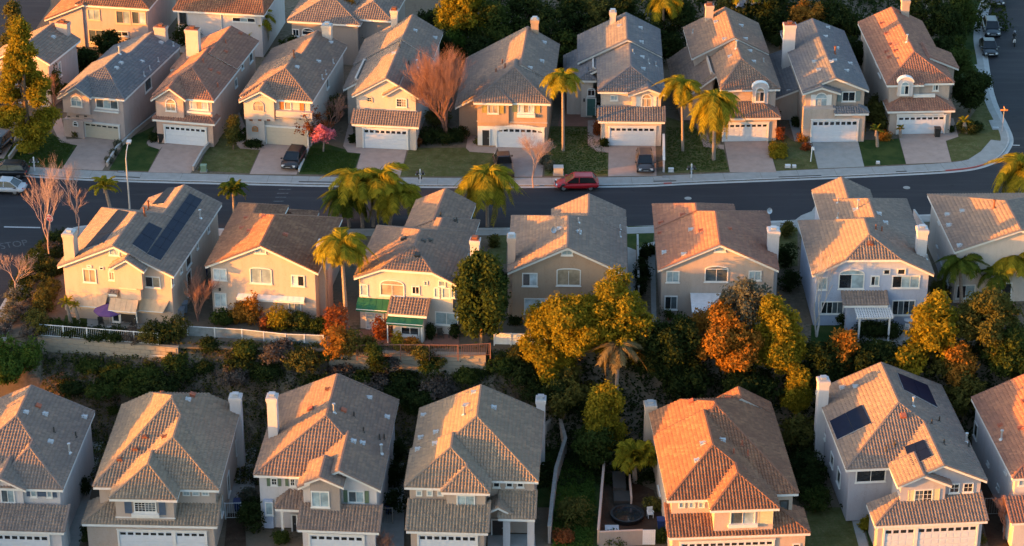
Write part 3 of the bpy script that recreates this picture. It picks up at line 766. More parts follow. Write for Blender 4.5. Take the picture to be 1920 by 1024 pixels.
h.chimney((732, 137), (808, 150), zt=9.0, depth=1.1, cap='rust', wall='white'); h.vents([(978, 158), (965, 207), (1028, 270), (1082, 395), (1016, 338), (1100, 355)]); h.vents([(1010, 300)], 'stack', MAT['rust'])
h.vents([(915, 390), (890, 345), (985, 345)], 'hood')
h.finish()

V = (1540, 0, 2.926)
h = House('corner house with rose tiles beside the side road, wheelie bin by its garage', V, (360, 466), (728, 450), (600, 120), wall='sand', roof='rose', ze=5.5, pitch=.5, group=G3, rot=2.6); H.append(h)
g = h.wing((360, 466), (728, 452), ap=(511, 286), hn=1, y1=h.D + .5)
c = h.wing((360, 467), (565, 467), ap=(450, 358), nest=g, hn=1)
h.wing(m_(g['ex1'] - 3, 4.5), m_(g['ex1'] + 1.4, 4.5), ze=5.4, rx=g['ex1'] - 1.9, y1=9, hn=0, pitch=.42)
h.archblock((425, 426), (500, 528), c['wy'] - .5, .62, wall='white'); h.win((437, 448), (480, 520), c['wy'] - .5, 'td', arch=1.)
h.win((612, 460), (642, 498), g['wy'], 'td'); h.band((505, 515), (622, 530), g['wy'] - .3, .2)
k = h.skirt((364, 612), (735, 606), 2.3, ze=2.9, hl=1, hr=1); h.garage((423, 640), (667, 736), k['wy'], lights=8)
h.band((415, 625), (670, 632), k['wy'], .12)
h.chimney((443, 2), (492, 2), y=h.D - .8, depth=.9, wall='sand')
h.vents([(325, 135), (350, 190), (375, 250), (400, 285), (350, 290), (365, 320)], 'hood', MAT['vent_red']); h.vents([(470, 235)], 'stack')
for p in ((250, 220), (275, 280), (300, 340), (315, 400)): h.win(p, (p[0] + 14, p[1] + 30), ('L', g['x0']), 't')
h.finish()

# ================= houses behind the far row =================
V = (0, 0, 6.4)
h = House('two storey house with a red tiled hip roof behind the chimneys at top left', V, (900, 52), (1785, 112), (1950, -40), wall='pinkish', roof='terra', ze=5.5, pitch=.45, group=G4, rot=-9.6); H.append(h)
g = h.wing((900, 52), (1785, 112), hn=1, y1=12., pitch=.4)
h.wing(m_(-3.9, -.3), m_(1.2, -.3), rx=1.1, hn=0, y1=9., pitch=.45, ze=5.6)
h.win((1045, 100), (1207, 245), g['wy'], 'tt', mat=MAT['trim_tan']); h.win((1385, 122), (1572, 290), g['wy'], 'mt', mat=MAT['trim_tan']); h.win((1574, 130), (1758, 296), g['wy'], 'mw', mat=MAT['trim_tan'])
h.win((888, 222), (975, 318), g['wy'], 'd'); h.win((1058, 348), (1252, 515), g['wy'], 'mm', mat=MAT['trim_tan']); h.win((1380, 368), (1545, 440), g['wy'], 'md')
h.win((915, 345), (985, 440), g['wy'], 't'); h.finish()
V = (300, 0, 6.4)
h = House('white house with striped red tiles behind the chimney of the peach house', V, (160, 118), (1240, 190), (1450, -60), wall='white', roof='terra', ze=5.5, pitch=.45, group=G4, rot=-8.5); H.append(h)
g = h.wingx((160, 118), (1240, 190), 12., hl=.3, hr=.3)
h.win((230, 132), (322, 285), g['wy'], 'd', mat=MAT['dark_metal']); h.win((865, 200), (1150, 275), g['wy'], 'dtd'); h.gutterpipe(h.N((735, 200), g['wy'])[0], g['wy'] - .06, 5.3)
h.finish()
V = (440, 0, 2.925)
h = House('grey house with an arched window at the top, right of the small top-left palm', V, (275, 135), (860, 110), (955, -60), wall='taupe', roof='greybrown', ze=5.3, pitch=.42, group=G4); H.append(h)
g = h.wing((275, 135), (700, 118), hn=1, y1=11.)
g2 = h.wing((600, 112), (872, 104), hn=1, y1=12., ze=5.6)
h.win((316, 158), (356, 200), g['wy'], 'dd'); h.win((368, 152), (436, 195), g['wy'], 'd', arch=.5)
h.finish()
h = House('pale house half hidden by trees at the top edge of the picture', (1100, 0, 3.84), (1080, -90), (1420, -90), (1400, -200), wall='blue', roof='slate', ze=5.3, pitch=.42, group=G4); H.append(h)
g = h.wing((1080, -90), (1420, -90), hn=1, y1=9.); h.win((1150, -40), (1230, 20), g['wy'], 'dd'); h.win((1290, -40), (1360, 20), g['wy'], 'dt'); h.finish()

# ================= near side of the street (backs) =================
V = (0, 320, 2.694)
h = House('corner house with solar panels on both roof slopes and tan awnings', V, (292, 482), (875, 540), (1118, 178), wall='cream', roof='greybrown', ze=5.5, pitch=.5, group=G2); H.append(h)
y1 = h.T((515, 192), 5.5)[1]
g = h.wing((292, 484), (875, 538), ap=(570, 382), hn=0, hf=1, y1=y1)
xl = h.T((732, 172), 5.5)[0]
h.wing(m_(xl, y1 - 3.6), m_(g['ex1'] - .02, y1 - 3.6), hn=0, hf=0, pitch=g['pitch'], walls=True, rx=(xl + g['ex1']) / 2)
y = g['wy']
h.win((549, 392), (606, 430), y, 'tt', trans=0); h.win((416, 492), (490, 568), y, 'bb'); h.win((438, 476), (464, 492), y, 'd', sill=False); h.win((502, 484), (524, 501), y, 'd', sill=False, fr=.06); h.win((547, 507), (583, 555), y, 'bb')
b = h.wing((548, 498), (726, 512), ap=(632, 450), hn=0, y1=1.2, walls=True, zb=4.2, ze=h.N((726, 512), -1.15)[1], y0=-1.15, ov=.35)
bb = h.blockpx((598, 490), (713, 655), y - .75, .9)
h.win((600, 500), (688, 596), y - .75, 'bb', trans=.3, sill=True); h.win((730, 530), (813, 594), y, 'db')
h.awning((348, 618), (545, 622), (398, 687), (530, 690), y, 'canvas_tan', drop=.9); h.awning((558, 645), (700, 655), (542, 710), (690, 713), y - .75, 'canvas_tan', drop=.8); h.awning((712, 650), (855, 655), (697, 708), (826, 714), y, 'canvas_tan', drop=.9)
h.skirt((538, 636), (600, 612), .9, ze=3.1, pitch=.4, walls=False)
h.win((430, 680), (528, 700), y, 'ttt', sill=False); h.win((750, 708), (820, 724), y, 'dd', sill=False); h.door((610, 715), (690, 768), y - .75, 'door_dark')
h.win((565, 712), (608, 765), y - .75, 'd')
h.chimney((308, 318), (380, 318), x=.55, depth=1.3, wide=1.2, cap='metal', wall='cream')
h.solar([(665, 377), (738, 424), (818, 300), (750, 268)], 3, 2); h.solar([(740, 427), (808, 460), (1020, 154), (955, 122)], 2, 7)
h.solar([(428, 402), (525, 372), (652, 216), (600, 205)], 3, 3) ; h.solar([(772, 178), (828, 172), (886, 90), (850, 94)], 2, 2)
h.vents([(752, 200), (730, 232)], 'stack', MAT['rust']); h.vents([(1012, 245)], 'stack')
for p in ((862, 545, 875, 575), (1045, 280, 1057, 305), (935, 425, 965, 465), (905, 480, 918, 510), (990, 370, 1000, 390)): h.win(p[:2], p[2:], ('R', g['x1']), 'd')
h.door((945, 525), (970, 600), ('R', g['x1']), 'door_dark') if 0 else h.win((940, 525), (970, 605), ('R', g['x1']), 'd')
h.finish()

V = (380, 320, 2.694)
h = House('orange tiled house with a wide cream gable, left of the tall palm', V, (10, 490), (590, 516), (708, 242), wall='cream', roof='terra', ze=5.5, pitch=.48, group=G2, rot=-7.5); H.append(h)
y1 = h.T((704, 243), 5.5)[1]
g = h.wing((10, 490), (585, 514), ap=(290, 380), hn=0, hf=1, y1=y1)
yb = h.T((205, 168), 5.5)[1]
h.wing(m_(g['ex0'], y1 - 4), m_(g['ex0'] + 5., y1 - 4), hn=0, hf=1, y1=yb, pitch=g['pitch'])
h.wingx(m_(2.4, yb - 2), m_(7.4, yb - 2), yb + 3, ze=3.6)
y = g['wy']; h.win((262, 392), (322, 420), y, 'tt'); h.win((52, 492), (124, 555), y, 'ww'); h.win((236, 485), (352, 574), y, 'tt', arch=.22, trans=-1); h.win((446, 525), (517, 586), y, 'wd'); h.win((58, 615), (124, 688), y, 'ww')
h.awning((180, 618), (515, 642), (172, 640), (510, 668), y, 'trim', drop=.25); h.win((205, 655), (290, 740), y, 'dt'); h.win((430, 660), (500, 720), y, 'tt')
h.slab_on((82, 592), (92, 605), y, 'dark_metal', 'wall_lamp', .15)
b = h.blockpx((588, 500), (640, 720), y + 2.2, 2., wall='peach', z0=0)
h.chimney((572, 372), (600, 372), x=g['x1'] - .1, depth=1.1, wide=.8)
h.vents([(425, 330), (305, 238), (192, 296), (230, 310), (215, 245)], 'hood', MAT['vent_red']); h.finish()

h = House('white house with green awnings on its back, left of the dense clipped tree', V, (750, 570), (1290, 552), (1463, 210), wall='ivory', roof='brown', ze=5.5, pitch=.5, group=G2, rot=-8.5); H.append(h)
V3 = (780, 320, 2.694)
g = h.wing((752, 568), (1290, 552), ap=(1070, 378), clip=.5, hn=0, hf=1, y1=h.T((815, 288), 5.5)[1] + .5)
D = h.D
h.wing(m_(g['ex0'] + 3.4, g['yf'] - 4.2), m_(g['ex1'], g['yf'] - 4.2), hn=0, hf=1, y1=D, pitch=.48)
h.wing(m_(g['ex0'] + 2.6, D - 3), m_(g['ex0'] + 8.6, D - 3), hn=0, hf=0, y1=D + 4.2, ze=5.2)
y = g['wy']; h.win((794, 572), (836, 632), y, 't'); h.win((894, 546), (1020, 637), y, 'bb', arch=.45); h.win((1055, 580), (1098, 626), y, 'dd'); h.win((1118, 556), (1138, 580), y, 't', sill=False, fr=.05)
h.win((822, 712), (918, 806), y, 'ww')
k = h.skirt((934, 727), (1132, 732), 1.9, ze=2.9, pitch=.42, wall='ivory')
h.awning((785, 644), (942, 648), (772, 703), (936, 706), y, 'canvas_green', drop=.75); h.awning((938, 730), (1118, 732), (925, 772), (1112, 778), k['wy'], 'canvas_green', drop=.5, post=True)
h.win((1000, 785), (1095, 842), k['wy'], 'dd')
h.view = V3; h.win((112, 552), (150, 586), y, 't'); h.win((90, 588), (120, 643), y, 't'); h.win((130, 588), (173, 645), y, 't'); h.win((175, 590), (197, 643), y, 't'); h.win((96, 710), (214, 784), y, 'tt')
h.chimney((268, 350), (322, 350), zt=8.9, depth=.9, cap='rust', wall='white')
h.vents([(205, 258), (80, 360), (45, 362)], 'hood', MAT['dark_metal']); h.vents([(125, 235), (205, 262)], 'pipe', MAT['dark_metal']); h.view = V; h.vents([(1018, 350), (1085, 430)], 'box', MAT['dark_metal'])
h.finish()

V = (780, 320, 2.694)
h = House('tan house behind the big golden tree, right of the dense clipped tree', V, (462, 522), (1066, 520), (1066, 196), wall='tan', roof='greybrown', ze=5.5, pitch=.5, group=G2, rot=-1.8); H.append(h)
y1 = h.T((475, 232), 5.5)[1]
g = h.wing((462, 522), (1066, 520), ap=(765, 389), hn=0, hf=1, y1=y1)
x = h.T((686, 186), 5.5)[0]
h.wing(m_(x, y1 - 3.4), m_(g['ex1'] - .02, y1 - 3.4), hn=0, hf=0, pitch=g['pitch'] * .98)
y = g['wy']; h.win((734, 398), (792, 428), y, 'tt'); h.win((536, 516), (614, 584), y, 'mw'); h.win((710, 492), (832, 582), y, 'bb', arch=.2, trans=-1); h.win((546, 644), (668, 724), y, 'ww'); h.win((985, 520), (1040, 590), y, 'tt'); h.win((860, 650), (990, 760), y, 'dd')
h.chimney((458, 340), (505, 340), zt=8.4, depth=1.2, wall='cream', cap='metal')
h.vents([(695, 322)], 'dish'); h.vents([(825, 322), (1030, 300), (820, 265), (1030, 335)], 'pipe'); h.vents([(830, 318), (718, 300)], 'hood'); h.finish()

V = (1180, 320, 2.6947)
h = House('cream house with rose tiles, a dark arched window and a white patio cover', V, (145, 503), (755, 503), (700, 210), wall='sand', roof='rose', ze=5.5, pitch=.48, group=G2, rot=-.8); H.append(h)
g = h.wing((145, 503), (755, 503), ap=(458, 374), hn=0, hf=1, y1=h.T((700, 210), 5.5)[1])
yb = h.T((115, 173), 5.5)[1]
h.wing(m_(g['ex0'], g['yf'] - 4), m_(g['ex0'] + 8., g['yf'] - 4), hn=0, hf=1, y1=yb, pitch=.5)
h.wingx(m_(3.6, yb - 1), m_(8.4, yb - 1), yb + 3.4, ze=3.7)
y = g['wy']; h.win((430, 385), (487, 410), y, 'tt'); h.win((187, 506), (252, 565), y, 'tt'); h.win((382, 480), (498, 562), y, 'mm', arch=.3); h.win((603, 505), (666, 555), y, 'tt'); h.win((178, 632), (242, 702), y, 'dm'); h.win((520, 640), (640, 720), y, 'dd')
h.chimney((700, 308), (746, 308), x=g['x1'] - .5, depth=1.3, wide=1.2, wall='white')
h.awning((308, 620), (497, 620), (316, 716), (482, 716), y, 'wood_white', drop=.35, post=True)
h.vents([(262, 230), (152, 270), (148, 322), (355, 310), (512, 300)], 'hood', MAT['vent_red']); h.vents([(268, 430), (170, 420), (305, 305)], 'hood'); h.vents([(706, 225)], 'dish'); h.finish()

V = (1460, 320, 2.6957)
h = House('pale blue grey house with a white pergola on its patio', V, (172, 530), (785, 527), (655, 148), wall='blue', roof='greybrown', ze=5.5, pitch=.5, group=G2, rot=.8); H.append(h)
g = h.wing((172, 530), (785, 527), ap=(460, 326), clip=.55, hn=0, hf=1, y1=h.T((95, 258), 5.5)[1])
D = h.T((655, 148), 5.5)[1]
h.wing(m_(g['ex0'] + 2.2, g['yf'] - 5), m_(g['ex1'], g['yf'] - 5), hn=0, hf=1, y1=D, pitch=.49)
x0 = h.T((176, 122), 5.5)[0]; x1 = h.T((475, 138), 5.5)[0]
h.wing(m_(x0, D - 4), m_(x1, D - 4), hn=0, hf=0, y1=D + 2.6, ze=5.3)
y = g['wy']; h.win((201, 538), (244, 602), y, 't'); h.win((306, 498), (430, 597), y, 'dt', arch=.45); h.win((466, 530), (507, 582), y, 'dt'); h.win((529, 497), (563, 526), y, 'd', sill=False); h.win((600, 494), (641, 526), y, 'd', sill=False); h.win((574, 529), (711, 593), y, 'dtt')
h.win((214, 660), (326, 724), y, 'ddmm'); h.win((574, 654), (686, 730), y, 'dmdm')
k = h.skirt((330, 682), (553, 682), 1.7, ze=2.9, pitch=.45); h.win((400, 760), (530, 805), k['wy'], 'dt')
h.chimney((703, 300), (756, 300), x=g['x1'] - .9, depth=1.2, wide=1.1, wall='white')
h.vents([(512, 225), (380, 205), (545, 270)], 'hood'); h.vents([(400, 195)], 'stack'); h.vents([(465, 380)], 'hood', MAT['rust']); h.vents([(520, 310), (490, 300)], 'pipe', MAT['rust']); h.vents([(300, 165), (300, 240), (745, 450)], 'pipe')
h.finish()

h = House('house at the right edge behind palms, its grey roof cut by the picture edge', V, (885, 412), (1570, 412), (750, 132), side='L', wall='ivory', roof='greybrown', ze=5.5, pitch=.45, group=G2, rot=3.); H.append(h)
g = h.wing((885, 412), (1570, 412), ap=(1225, 300), hn=0, hf=1, y1=h.D)
h.wingx(m_(4., h.D - 1), m_(11., h.D - 1), h.D + 5, ze=3.0)
y = g['wy']; h.win((1080, 568), (1170, 678), y, 'dd'); h.win((900, 578), (990, 645), y, 'dt'); h.win((955, 462), (1010, 510), y, 't')
h.vents([(845, 228), (920, 210), (852, 282), (905, 385)]); h.vents([(1088, 195)], 'stack', MAT['rust'])
for p in ((800, 375, 808, 390), (808, 250, 816, 275)): h.win(p[:2], p[2:], ('L', g['x0']), 'd')
h.finish()

# ================= front row (fronts, lower ground) =================
LOW = -6.88
V = (0, 660, 2.8125)
h = House('front row house at the left edge, its roof cut by the picture edge', V, (-330, 718), (335, 718), (508, 300), zg=LOW, wall='white', roof='greybrown', ze=5.5, pitch=.45, group=G1); H.append(h)
g = h.wing((-330, 718), (335, 718), ap=(90, 338), hn=1)
c = h.wing((-40, 722), (334, 722), ap=(155, 502), hn=1, nest=g, ze=5.5)
f = h.wing((-150, 726), (138, 726), ap=(0, 668), y1=4., hn=0)
y = c['wy']; h.shut((138, 724), (160, 760), y, 'sh_blue'); h.win((158, 722), (197, 766), y, 't'); h.shut((196, 724), (245, 762), y, 'sh_blue'); h.win((243, 722), (278, 768), y, 't'); h.shut((276, 724), (301, 766), y, 'sh_blue'); h.win((0, 722), (82, 796), f['wy'], 'mt', sill=True)
k = h.skirt((-200, 945), (340, 945), 2.6, ze=2.9, pitch=.42); h.garage((-60, 958), (262, 1060), k['wy'], lights=8)
h.vents([(200, 292)], 'box'); h.vents([(145, 325), (248, 335), (275, 480), (455, 350)], 'hood'); h.vents([(350, 240), (285, 425), (400, 450)], 'pipe', MAT['dark_metal']); h.vents([(367, 535)], 'stack'); h.vents([(446, 280)], 'dish')
h.finish()

h = House('front row house with stacked hip roofs and a three car garage', V, (490, 714), (1155, 724), (1272, 290), zg=LOW, wall='sand', roof='sand', ze=5.5, pitch=.44, amp=.07, group=G1); H.append(h)
g = h.wing((490, 716), (1155, 724), ap=(905, 246), hn=1, pitch=.46, fclip=.5)
c = h.wing((600, 722), (1155, 726), ap=(915, 452), hn=1, nest=g, pitch=.46)
d = h.wing((574, 778), (934, 780), ap=(782, 592), hn=1, nest=c, pitch=.5)
y = d['wy']; h.shut((655, 788), (698, 850), y, 'sh_blue'); h.win((704, 787), (828, 846), y, 'dm', grid=(6, 4)); h.shut((836, 790), (875, 858), y, 'sh_blue'); h.slab_on((695, 848), (842, 868), y, 'trim', 'window_ledge', .25); h.band((610, 868), (926, 878), y, .08)
for x in (962, 1012, 1062): h.win((x, 728), (x + 42, 758), c['wy'], 't', grid=(2, 2), sill=False)
k = h.skirt((430, 908), (1145, 920), 3.0, ze=2.9, hl=1., pitch=.44); h.garage((628, 942), (1088, 1050), k['wy'], split=.64)
h.chimney((1203, 242), (1270, 242), x=g['ex1'] - .85, wide=1.15, depth=1.1, cap='metal', wall='white')
h.vents([(968, 210), (1000, 258)]); h.vents([(1012, 232)], 'box'); h.vents([(855, 222), (765, 460), (860, 455), (715, 525), (630, 578)], 'hood', MAT['rust']); h.vents([(1215, 262)], 'dish')
for p in ((1195, 660, 1212, 730), (1240, 470, 1252, 520), (1160, 790, 1175, 840)): h.win(p[:2], p[2:], ('R', g['x1']), 'd')
h.finish()

V = (420, 660, 2.8125)
h = House('white front row house with green shutters and a small gabled bay', V, (155, 650), (826, 720), (917, 300), zg=LOW, wall='white', roof='brown', ze=5.5, pitch=.46, group=G1); H.append(h)
g = h.wing((155, 652), (826, 700), ap=(540, 338), hn=1, y0=0.)
c = h.wing((385, 725), (828, 722), ap=(605, 626), hn=0, nest=g)
d = h.wing((420, 720), (630, 716), ap=(505, 662), hn=0, y1=.6, wall='taupe', y0=c['y0'] - 1.1, ze=h.N((630, 716), c['y0'] - 1.1)[1])
y = d['wy']; h.win((457, 732), (558, 820), y, 'tt'); h.view = V
y = c['wy']; h.shut((630, 728), (652, 792), y, 'sh_green'); h.win((652, 730), (742, 796), y, 'mt'); h.shut((742, 732), (765, 796), y, 'sh_green')
y = g['wy']; h.win((246, 662), (283, 704), y, 'd', grid=(2, 2)); h.win((345, 664), (378, 708), y, 'd', grid=(2, 2)); 
for x in (225, 284, 322): h.shut((x, 662), (x + 19, 706), y, 'sh_green')
e = h.skirt((262, 850), (425, 812), 2.2, ze=3.0, hl=.6, pitch=.5, walls=False)
k = h.skirt((386, 946), (818, 946), 2.6, ze=2.9, pitch=.42); h.garage((455, 962), (735, 1060), k['wy'], lights=8)
h.blockpx((205, 780), (265, 960), g['wy'] - .2, .5, wall='blue', z0=0); h.win((215, 790), (262, 860), g['wy'] - .2, 't')
h.door((360, 860), (384, 945), g['wy'] - .6, 'door_dark'); b_ = MB(); q = h.N((305, 855), e['wy'])[0]; b_.box(q - .1, q + .1, e['wy'], e['wy'] + .2, 0, 3.0); b_.build('porch_post', h.trim, h.root)
h.chimney((218, 242), (277, 242), x=.35, wide=1., depth=1.1, wall='white')
h.vents([(460, 308)], 'box'); h.vents([(628, 315)], 'box'); h.vents([(580, 325)], 'stack'); h.vents([(775, 248), (868, 350), (690, 478), (738, 488)], 'hood'); h.vents([(820, 462), (845, 462), (685, 345), (735, 425)], 'pipe', MAT['dark_metal']); h.vents([(830, 540)], 'stack'); h.vents([(540, 205)], 'hood', MAT['rust'])
h.finish()

V = (740, 660, 2.8125)
h = House('front row house with nested hips and an open corner porch', V, (50, 718), (758, 676), (790, 265), zg=LOW, wall='beige', roof='sand', ze=5.5, pitch=.46, amp=.07, group=G1); H.append(h)
g = h.wing((70, 676), (758, 676), ap=(435, 340), hn=1)
c = h.wing((50, 720), (505, 720), ap=(297, 506), hn=1, nest=g, pitch=.5)
d = h.wing((245, 742), (502, 746), ap=(378, 606), hn=1, nest=c, pitch=.5)
y = d['wy']; h.win((326, 752), (424, 816), y, 'tt'); h.slab_on((314, 816), (440, 834), y, 'trim', 'window_ledge', .25)
for x in (112, 168, 224): h.win((x, 728), (x + 34, 760), c['wy'], 't', sill=False)
for x in (518, 586, 644): h.win((x, 680), (x + 38, 714), g['wy'], 'd', sill=True)
k = h.skirt((60, 948), (492, 954), 3., ze=2.9, pitch=.44); h.garage((128, 962), (430, 1060), k['wy'], lights=8)
k2 = h.skirt((545, 880), (740, 884), 2.6, ze=3.0, pitch=.5, walls=False); h.wing((470, 826), (622, 888), ze=3.2, hn=0, y1=5, walls=False, pitch=.55)
for p in ((590, 700 + 200), (718, 900)):
    q = h.N(p, k2['y0'] + .3)[0]; b_ = MB(); b_.box(q - .3, q + .3, k2['y0'] + .3, k2['y0'] + .7, 0, 2.9); b_.build('porch_column', MAT['w_white'], h.root)
h.door((515, 885), (575, 965), k2['y0'] + 2.2, 'door_dark')
h.chimney((742, 254), (792, 254), x=g['ex1'] - .75, wide=.95, depth=1.1, wall='white')
h.vents([(370, 288), (410, 220), (530, 300)], 'hood'); h.vents([(365, 335)], 'stack'); h.vents([(130, 458), (145, 340), (115, 520), (210, 430), (205, 490), (250, 245), (145, 290)], 'hood', MAT['white_vent'])
h.finish()

V = (1100, 660, 2.8136)
h = House('front row house with bright terracotta tiles, its left slope fully sunlit', V, (430, 786), (1118, 748), (965, 240), zg=LOW, wall='cream', roof='terra', ze=5.5, pitch=.46, amp=.07, group=G1, rot=3.5); H.append(h)
g = h.wing((430, 786), (1118, 748), ap=(680, 278), hn=1, y0=h.T((1118, 748), 5.5)[1], y1=14.6, fclip=.5)
h.wing(m_(g['rx'] - .3, 13.9), m_(g['ex1'] - .02, 13.9), hn=0, y1=15.8, ze=5.5, pitch=.58)
c = h.wing((428, 790), (1014, 812), ap=(667, 492), hn=1, nest=g, y0=0., pitch=.5)
d = h.wing((654, 840), (1018, 824), ap=(798, 640), hn=1, nest=c, pitch=.5)
y = d['wy']; h.win((757, 842), (888, 906), y, 'mt'); h.slab_on((745, 906), (900, 918), y, 'trim', 'window_ledge', .25); h.shut((905, 832), (980, 905), y, 'w_cream' if 0 else 'sh_cream')
for x in (485, 538, 588): h.win((x, 790), (x + 34, 822), c['wy'], 't', sill=False)
h.win((1018, 782), (1062, 850), g['wy'], 'm', mat=MAT['dark_metal'])
k = h.skirt((436, 990), (1178, 948), 3.2, ze=2.9, hr=1, pitch=.44); h.garage((500, 1008), (975, 1120), k['wy'], lights=8)
h.win((1086, 1010), (1125, 1040), k['wy'] + .02, 'd')
h.chimney((307, 286), (372, 286), x=-.35, wide=1.15, depth=1.2, wall='cream')
h.vents([(555, 268), (745, 250)], 'box'); h.vents([(605, 490), (575, 580), (632, 240), (725, 472)], 'hood'); h.vents([(820, 495), (850, 545), (775, 540)], 'pipe', MAT['vent_red'])
for p in ((380, 700, 392, 760),): h.win(p[:2], p[2:], ('L', c['x0']), 'd')
h.finish()

V = (1480, 660, 2.8136)
h = House('front row house with three sets of solar panels and white gabled bay', V, (300, 622), (1045, 684), (805, 180), zg=LOW, wall='grey', roof='greybrown', ze=5.5, pitch=.46, group=G1, rot=4.8); H.append(h)
g = h.wing((300, 622), (1045, 684), ap=(578, 268), hn=1, y0=0., y1=h.T((805, 180), 5.5)[1])
c = h.wing((570, 700), (1045, 684), ap=(815, 597), hn=0, nest=g)
d = h.wing((572, 722), (856, 702), ap=(712, 652), hn=0, y1=.4)
y = d['wy']; h.win((660, 726), (752, 800), y, 'md', grid=(4, 3)); h.shut((630, 730), (660, 806), y, 'sh_cream'); h.shut((756, 722), (788, 798), y, 'sh_cream')
y = c['wy']; h.win((845, 694), (895, 742), y, 'd', grid=(2, 2)); h.win((918, 690), (968, 738), y, 'd', grid=(2, 2))
y = g['wy']; h.win((352, 624), (506, 682), y, 'dd', sill=True)
k = h.skirt((455, 925), (1045, 888), 2.9, ze=2.9, hl=1, pitch=.42); h.garage((505, 935), (975, 1050), k['wy'], split=.34)
h.chimney((155, 156), (222, 156), x=-.5, wide=1.1, depth=1.1, wall='white')
h.solar([(255, 470), (435, 383), (385, 285), (215, 372)], 2, 1); h.solar([(600, 205), (778, 300), (725, 182), (566, 118)], 2, 1); h.solar([(645, 610), (755, 556), (712, 470), (610, 508)], 2, 2)
h.vents([(270, 195), (340, 190)], 'hood'); h.vents([(652, 290)], 'stack'); h.vents([(600, 342)], 'box'); h.vents([(932, 480)], 'stack'); h.vents([(750, 385), (790, 370), (815, 490), (945, 505), (555, 495), (510, 525)], 'pipe', MAT['dark_metal'])
for p in ((222, 520, 232, 620), (258, 600, 268, 720), (185, 420, 192, 470)): h.win(p[:2], p[2:], ('L', g['x0']), 'd')
h.finish()

h = House('front row house with rose tiles at the right edge of the picture', V, (1170, 655), (1800, 655), (960, 245), side='L', zg=LOW, wall='white', roof='rose', ze=5.5, pitch=.46, group=G1); H.append(h)
g = h.wing((1170, 655), (1800, 655), hn=1)
k = h.skirt((1165, 890), (1800, 890), 2.6, ze=2.9, pitch=.42); h.win((1210, 668), (1260, 704), g['wy'], 't')
h.vents([(1105, 395), (1210, 410), (1230, 268)], 'hood', MAT['vent_red']); h.vents([(1118, 465)], 'stack')
for p in ((980, 360, 990, 470), (1045, 570, 1055, 610), (1098, 690, 1108, 740), (1138, 620, 1148, 650)): h.win(p[:2], p[2:], ('L', g['x0']), 'd')
h.finish()
# ------------------------------------------------------------------ ground
def ground_mat(name, cols, scale=.35, fine=6., rough=.95):
    m, t, b = new_mat(name, rough, .1); co = coords(t)
    f = mrange(t, noise(t, scale, 6, .65, co, .4), .38, .62)
    f2 = mrange(t, noise(t, fine, 4, .7, co), .35, .65)
    a = ramp_mix(t, f, cols[0], cols[1]); b2 = ramp_mix(t, f2, a, ramp_mix(t, f, shade(cols[0], .55), shade(cols[2], 1.)))
    t.links.new(b2, b.inputs['Base Color']); bump(t, b, noise(t, fine * 3, 4, .7, co), .6, .05)
    return m
MAT['dirt'] = ground_mat('dry_slope_soil', ((.165, .122, .088), (.060, .055, .032), (.20, .155, .115)), .18, 2.5)
MAT['lawn'] = ground_mat('lawn_turf', ((.085, .085, .026), (.052, .080, .020), (.15, .12, .06)), .9, 5)
MAT['lawn_lush'] = ground_mat('lush_turf', ((.024, .052, .012), (.040, .064, .014), (.055, .062, .02)), .5, 9)
MAT['mulch'] = ground_mat('bark_mulch', ((.060, .036, .024), (.045, .028, .02), (.09, .06, .04)), .8, 8)
def asphalt():
    m, t, b = new_mat('asphalt', .85, .35); co = coords(t)
    f = mrange(t, noise(t, .12, 4, .6, co), .4, .62); f2 = mrange(t, noise(t, 14, 3, .7, co), .3, .7)
    a = ramp_mix(t, f, (.016, .0155, .020), (.021, .0205, .026)); mp = t.nodes.new('ShaderNodeMapping'); mp.inputs['Scale'].default_value = (.05, .9, 1); t.links.new(co, mp.inputs[0]); f3 = mrange(t, noise(t, 1.2, 5, .7, mp.outputs[0]), .5, .72)
    a = ramp_mix(t, f3, a, (.036, .035, .038)); f4 = mrange(t, noise(t, .5, 5, .75, co), .62, .68); a = ramp_mix(t, f4, a, (.010, .010, .013))
    t.links.new(ramp_mix(t, f2, shade_n(t, a, .8), a), b.inputs['Base Color'])
    bump(t, b, noise(t, 40, 2, .6, co), .4, .01); return m
def shade_n(t, col, k):
    n = t.nodes.new('ShaderNodeMix'); n.data_type = 'RGBA'; n.blend_type = 'MULTIPLY'; n.inputs[0].default_value = 1
    t.links.new(col, n.inputs[6]); n.inputs[7].default_value = (k, k, k, 1); return n.outputs[2]
MAT['asphalt'] = asphalt()
def slabs(name, c, scale=1.2, joint=.35):
    m, t, b = new_mat(name, .85, .2); co = coords(t)
    f = mrange(t, noise(t, 1.2, 6, .65, co), .35, .7); f2 = mrange(t, noise(t, 12, 3, .6, co), .3, .7)
    a = ramp_mix(t, f, c, shade(c, .8)); t.links.new(ramp_mix(t, f2, shade_n(t, a, .93), a), b.inputs['Base Color'])
    bump(t, b, noise(t, 30, 3, .6, co), .3, .01); return m
MAT['concrete'] = slabs('pavement_concrete', (.30, .295, .28)); MAT['kerbstone'] = slabs('kerb_concrete', (.40, .395, .38))
MAT['drive'] = slabs('driveway_concrete', (.38, .28, .235)); MAT['drive_grey'] = slabs('grey_driveway', (.31, .30, .28)); MAT['brickpave'] = slabs('brick_paving', (.26, .13, .095))
MAT['blockwall'] = stucco('retaining_wall', (.27, .225, .175)); MAT['red_paint'] = plain('red_kerb_paint', (.32, .07, .06)); MAT['white_paint'] = plain('road_paint', (.55, .55, .55), .7, .2, .2, 6)

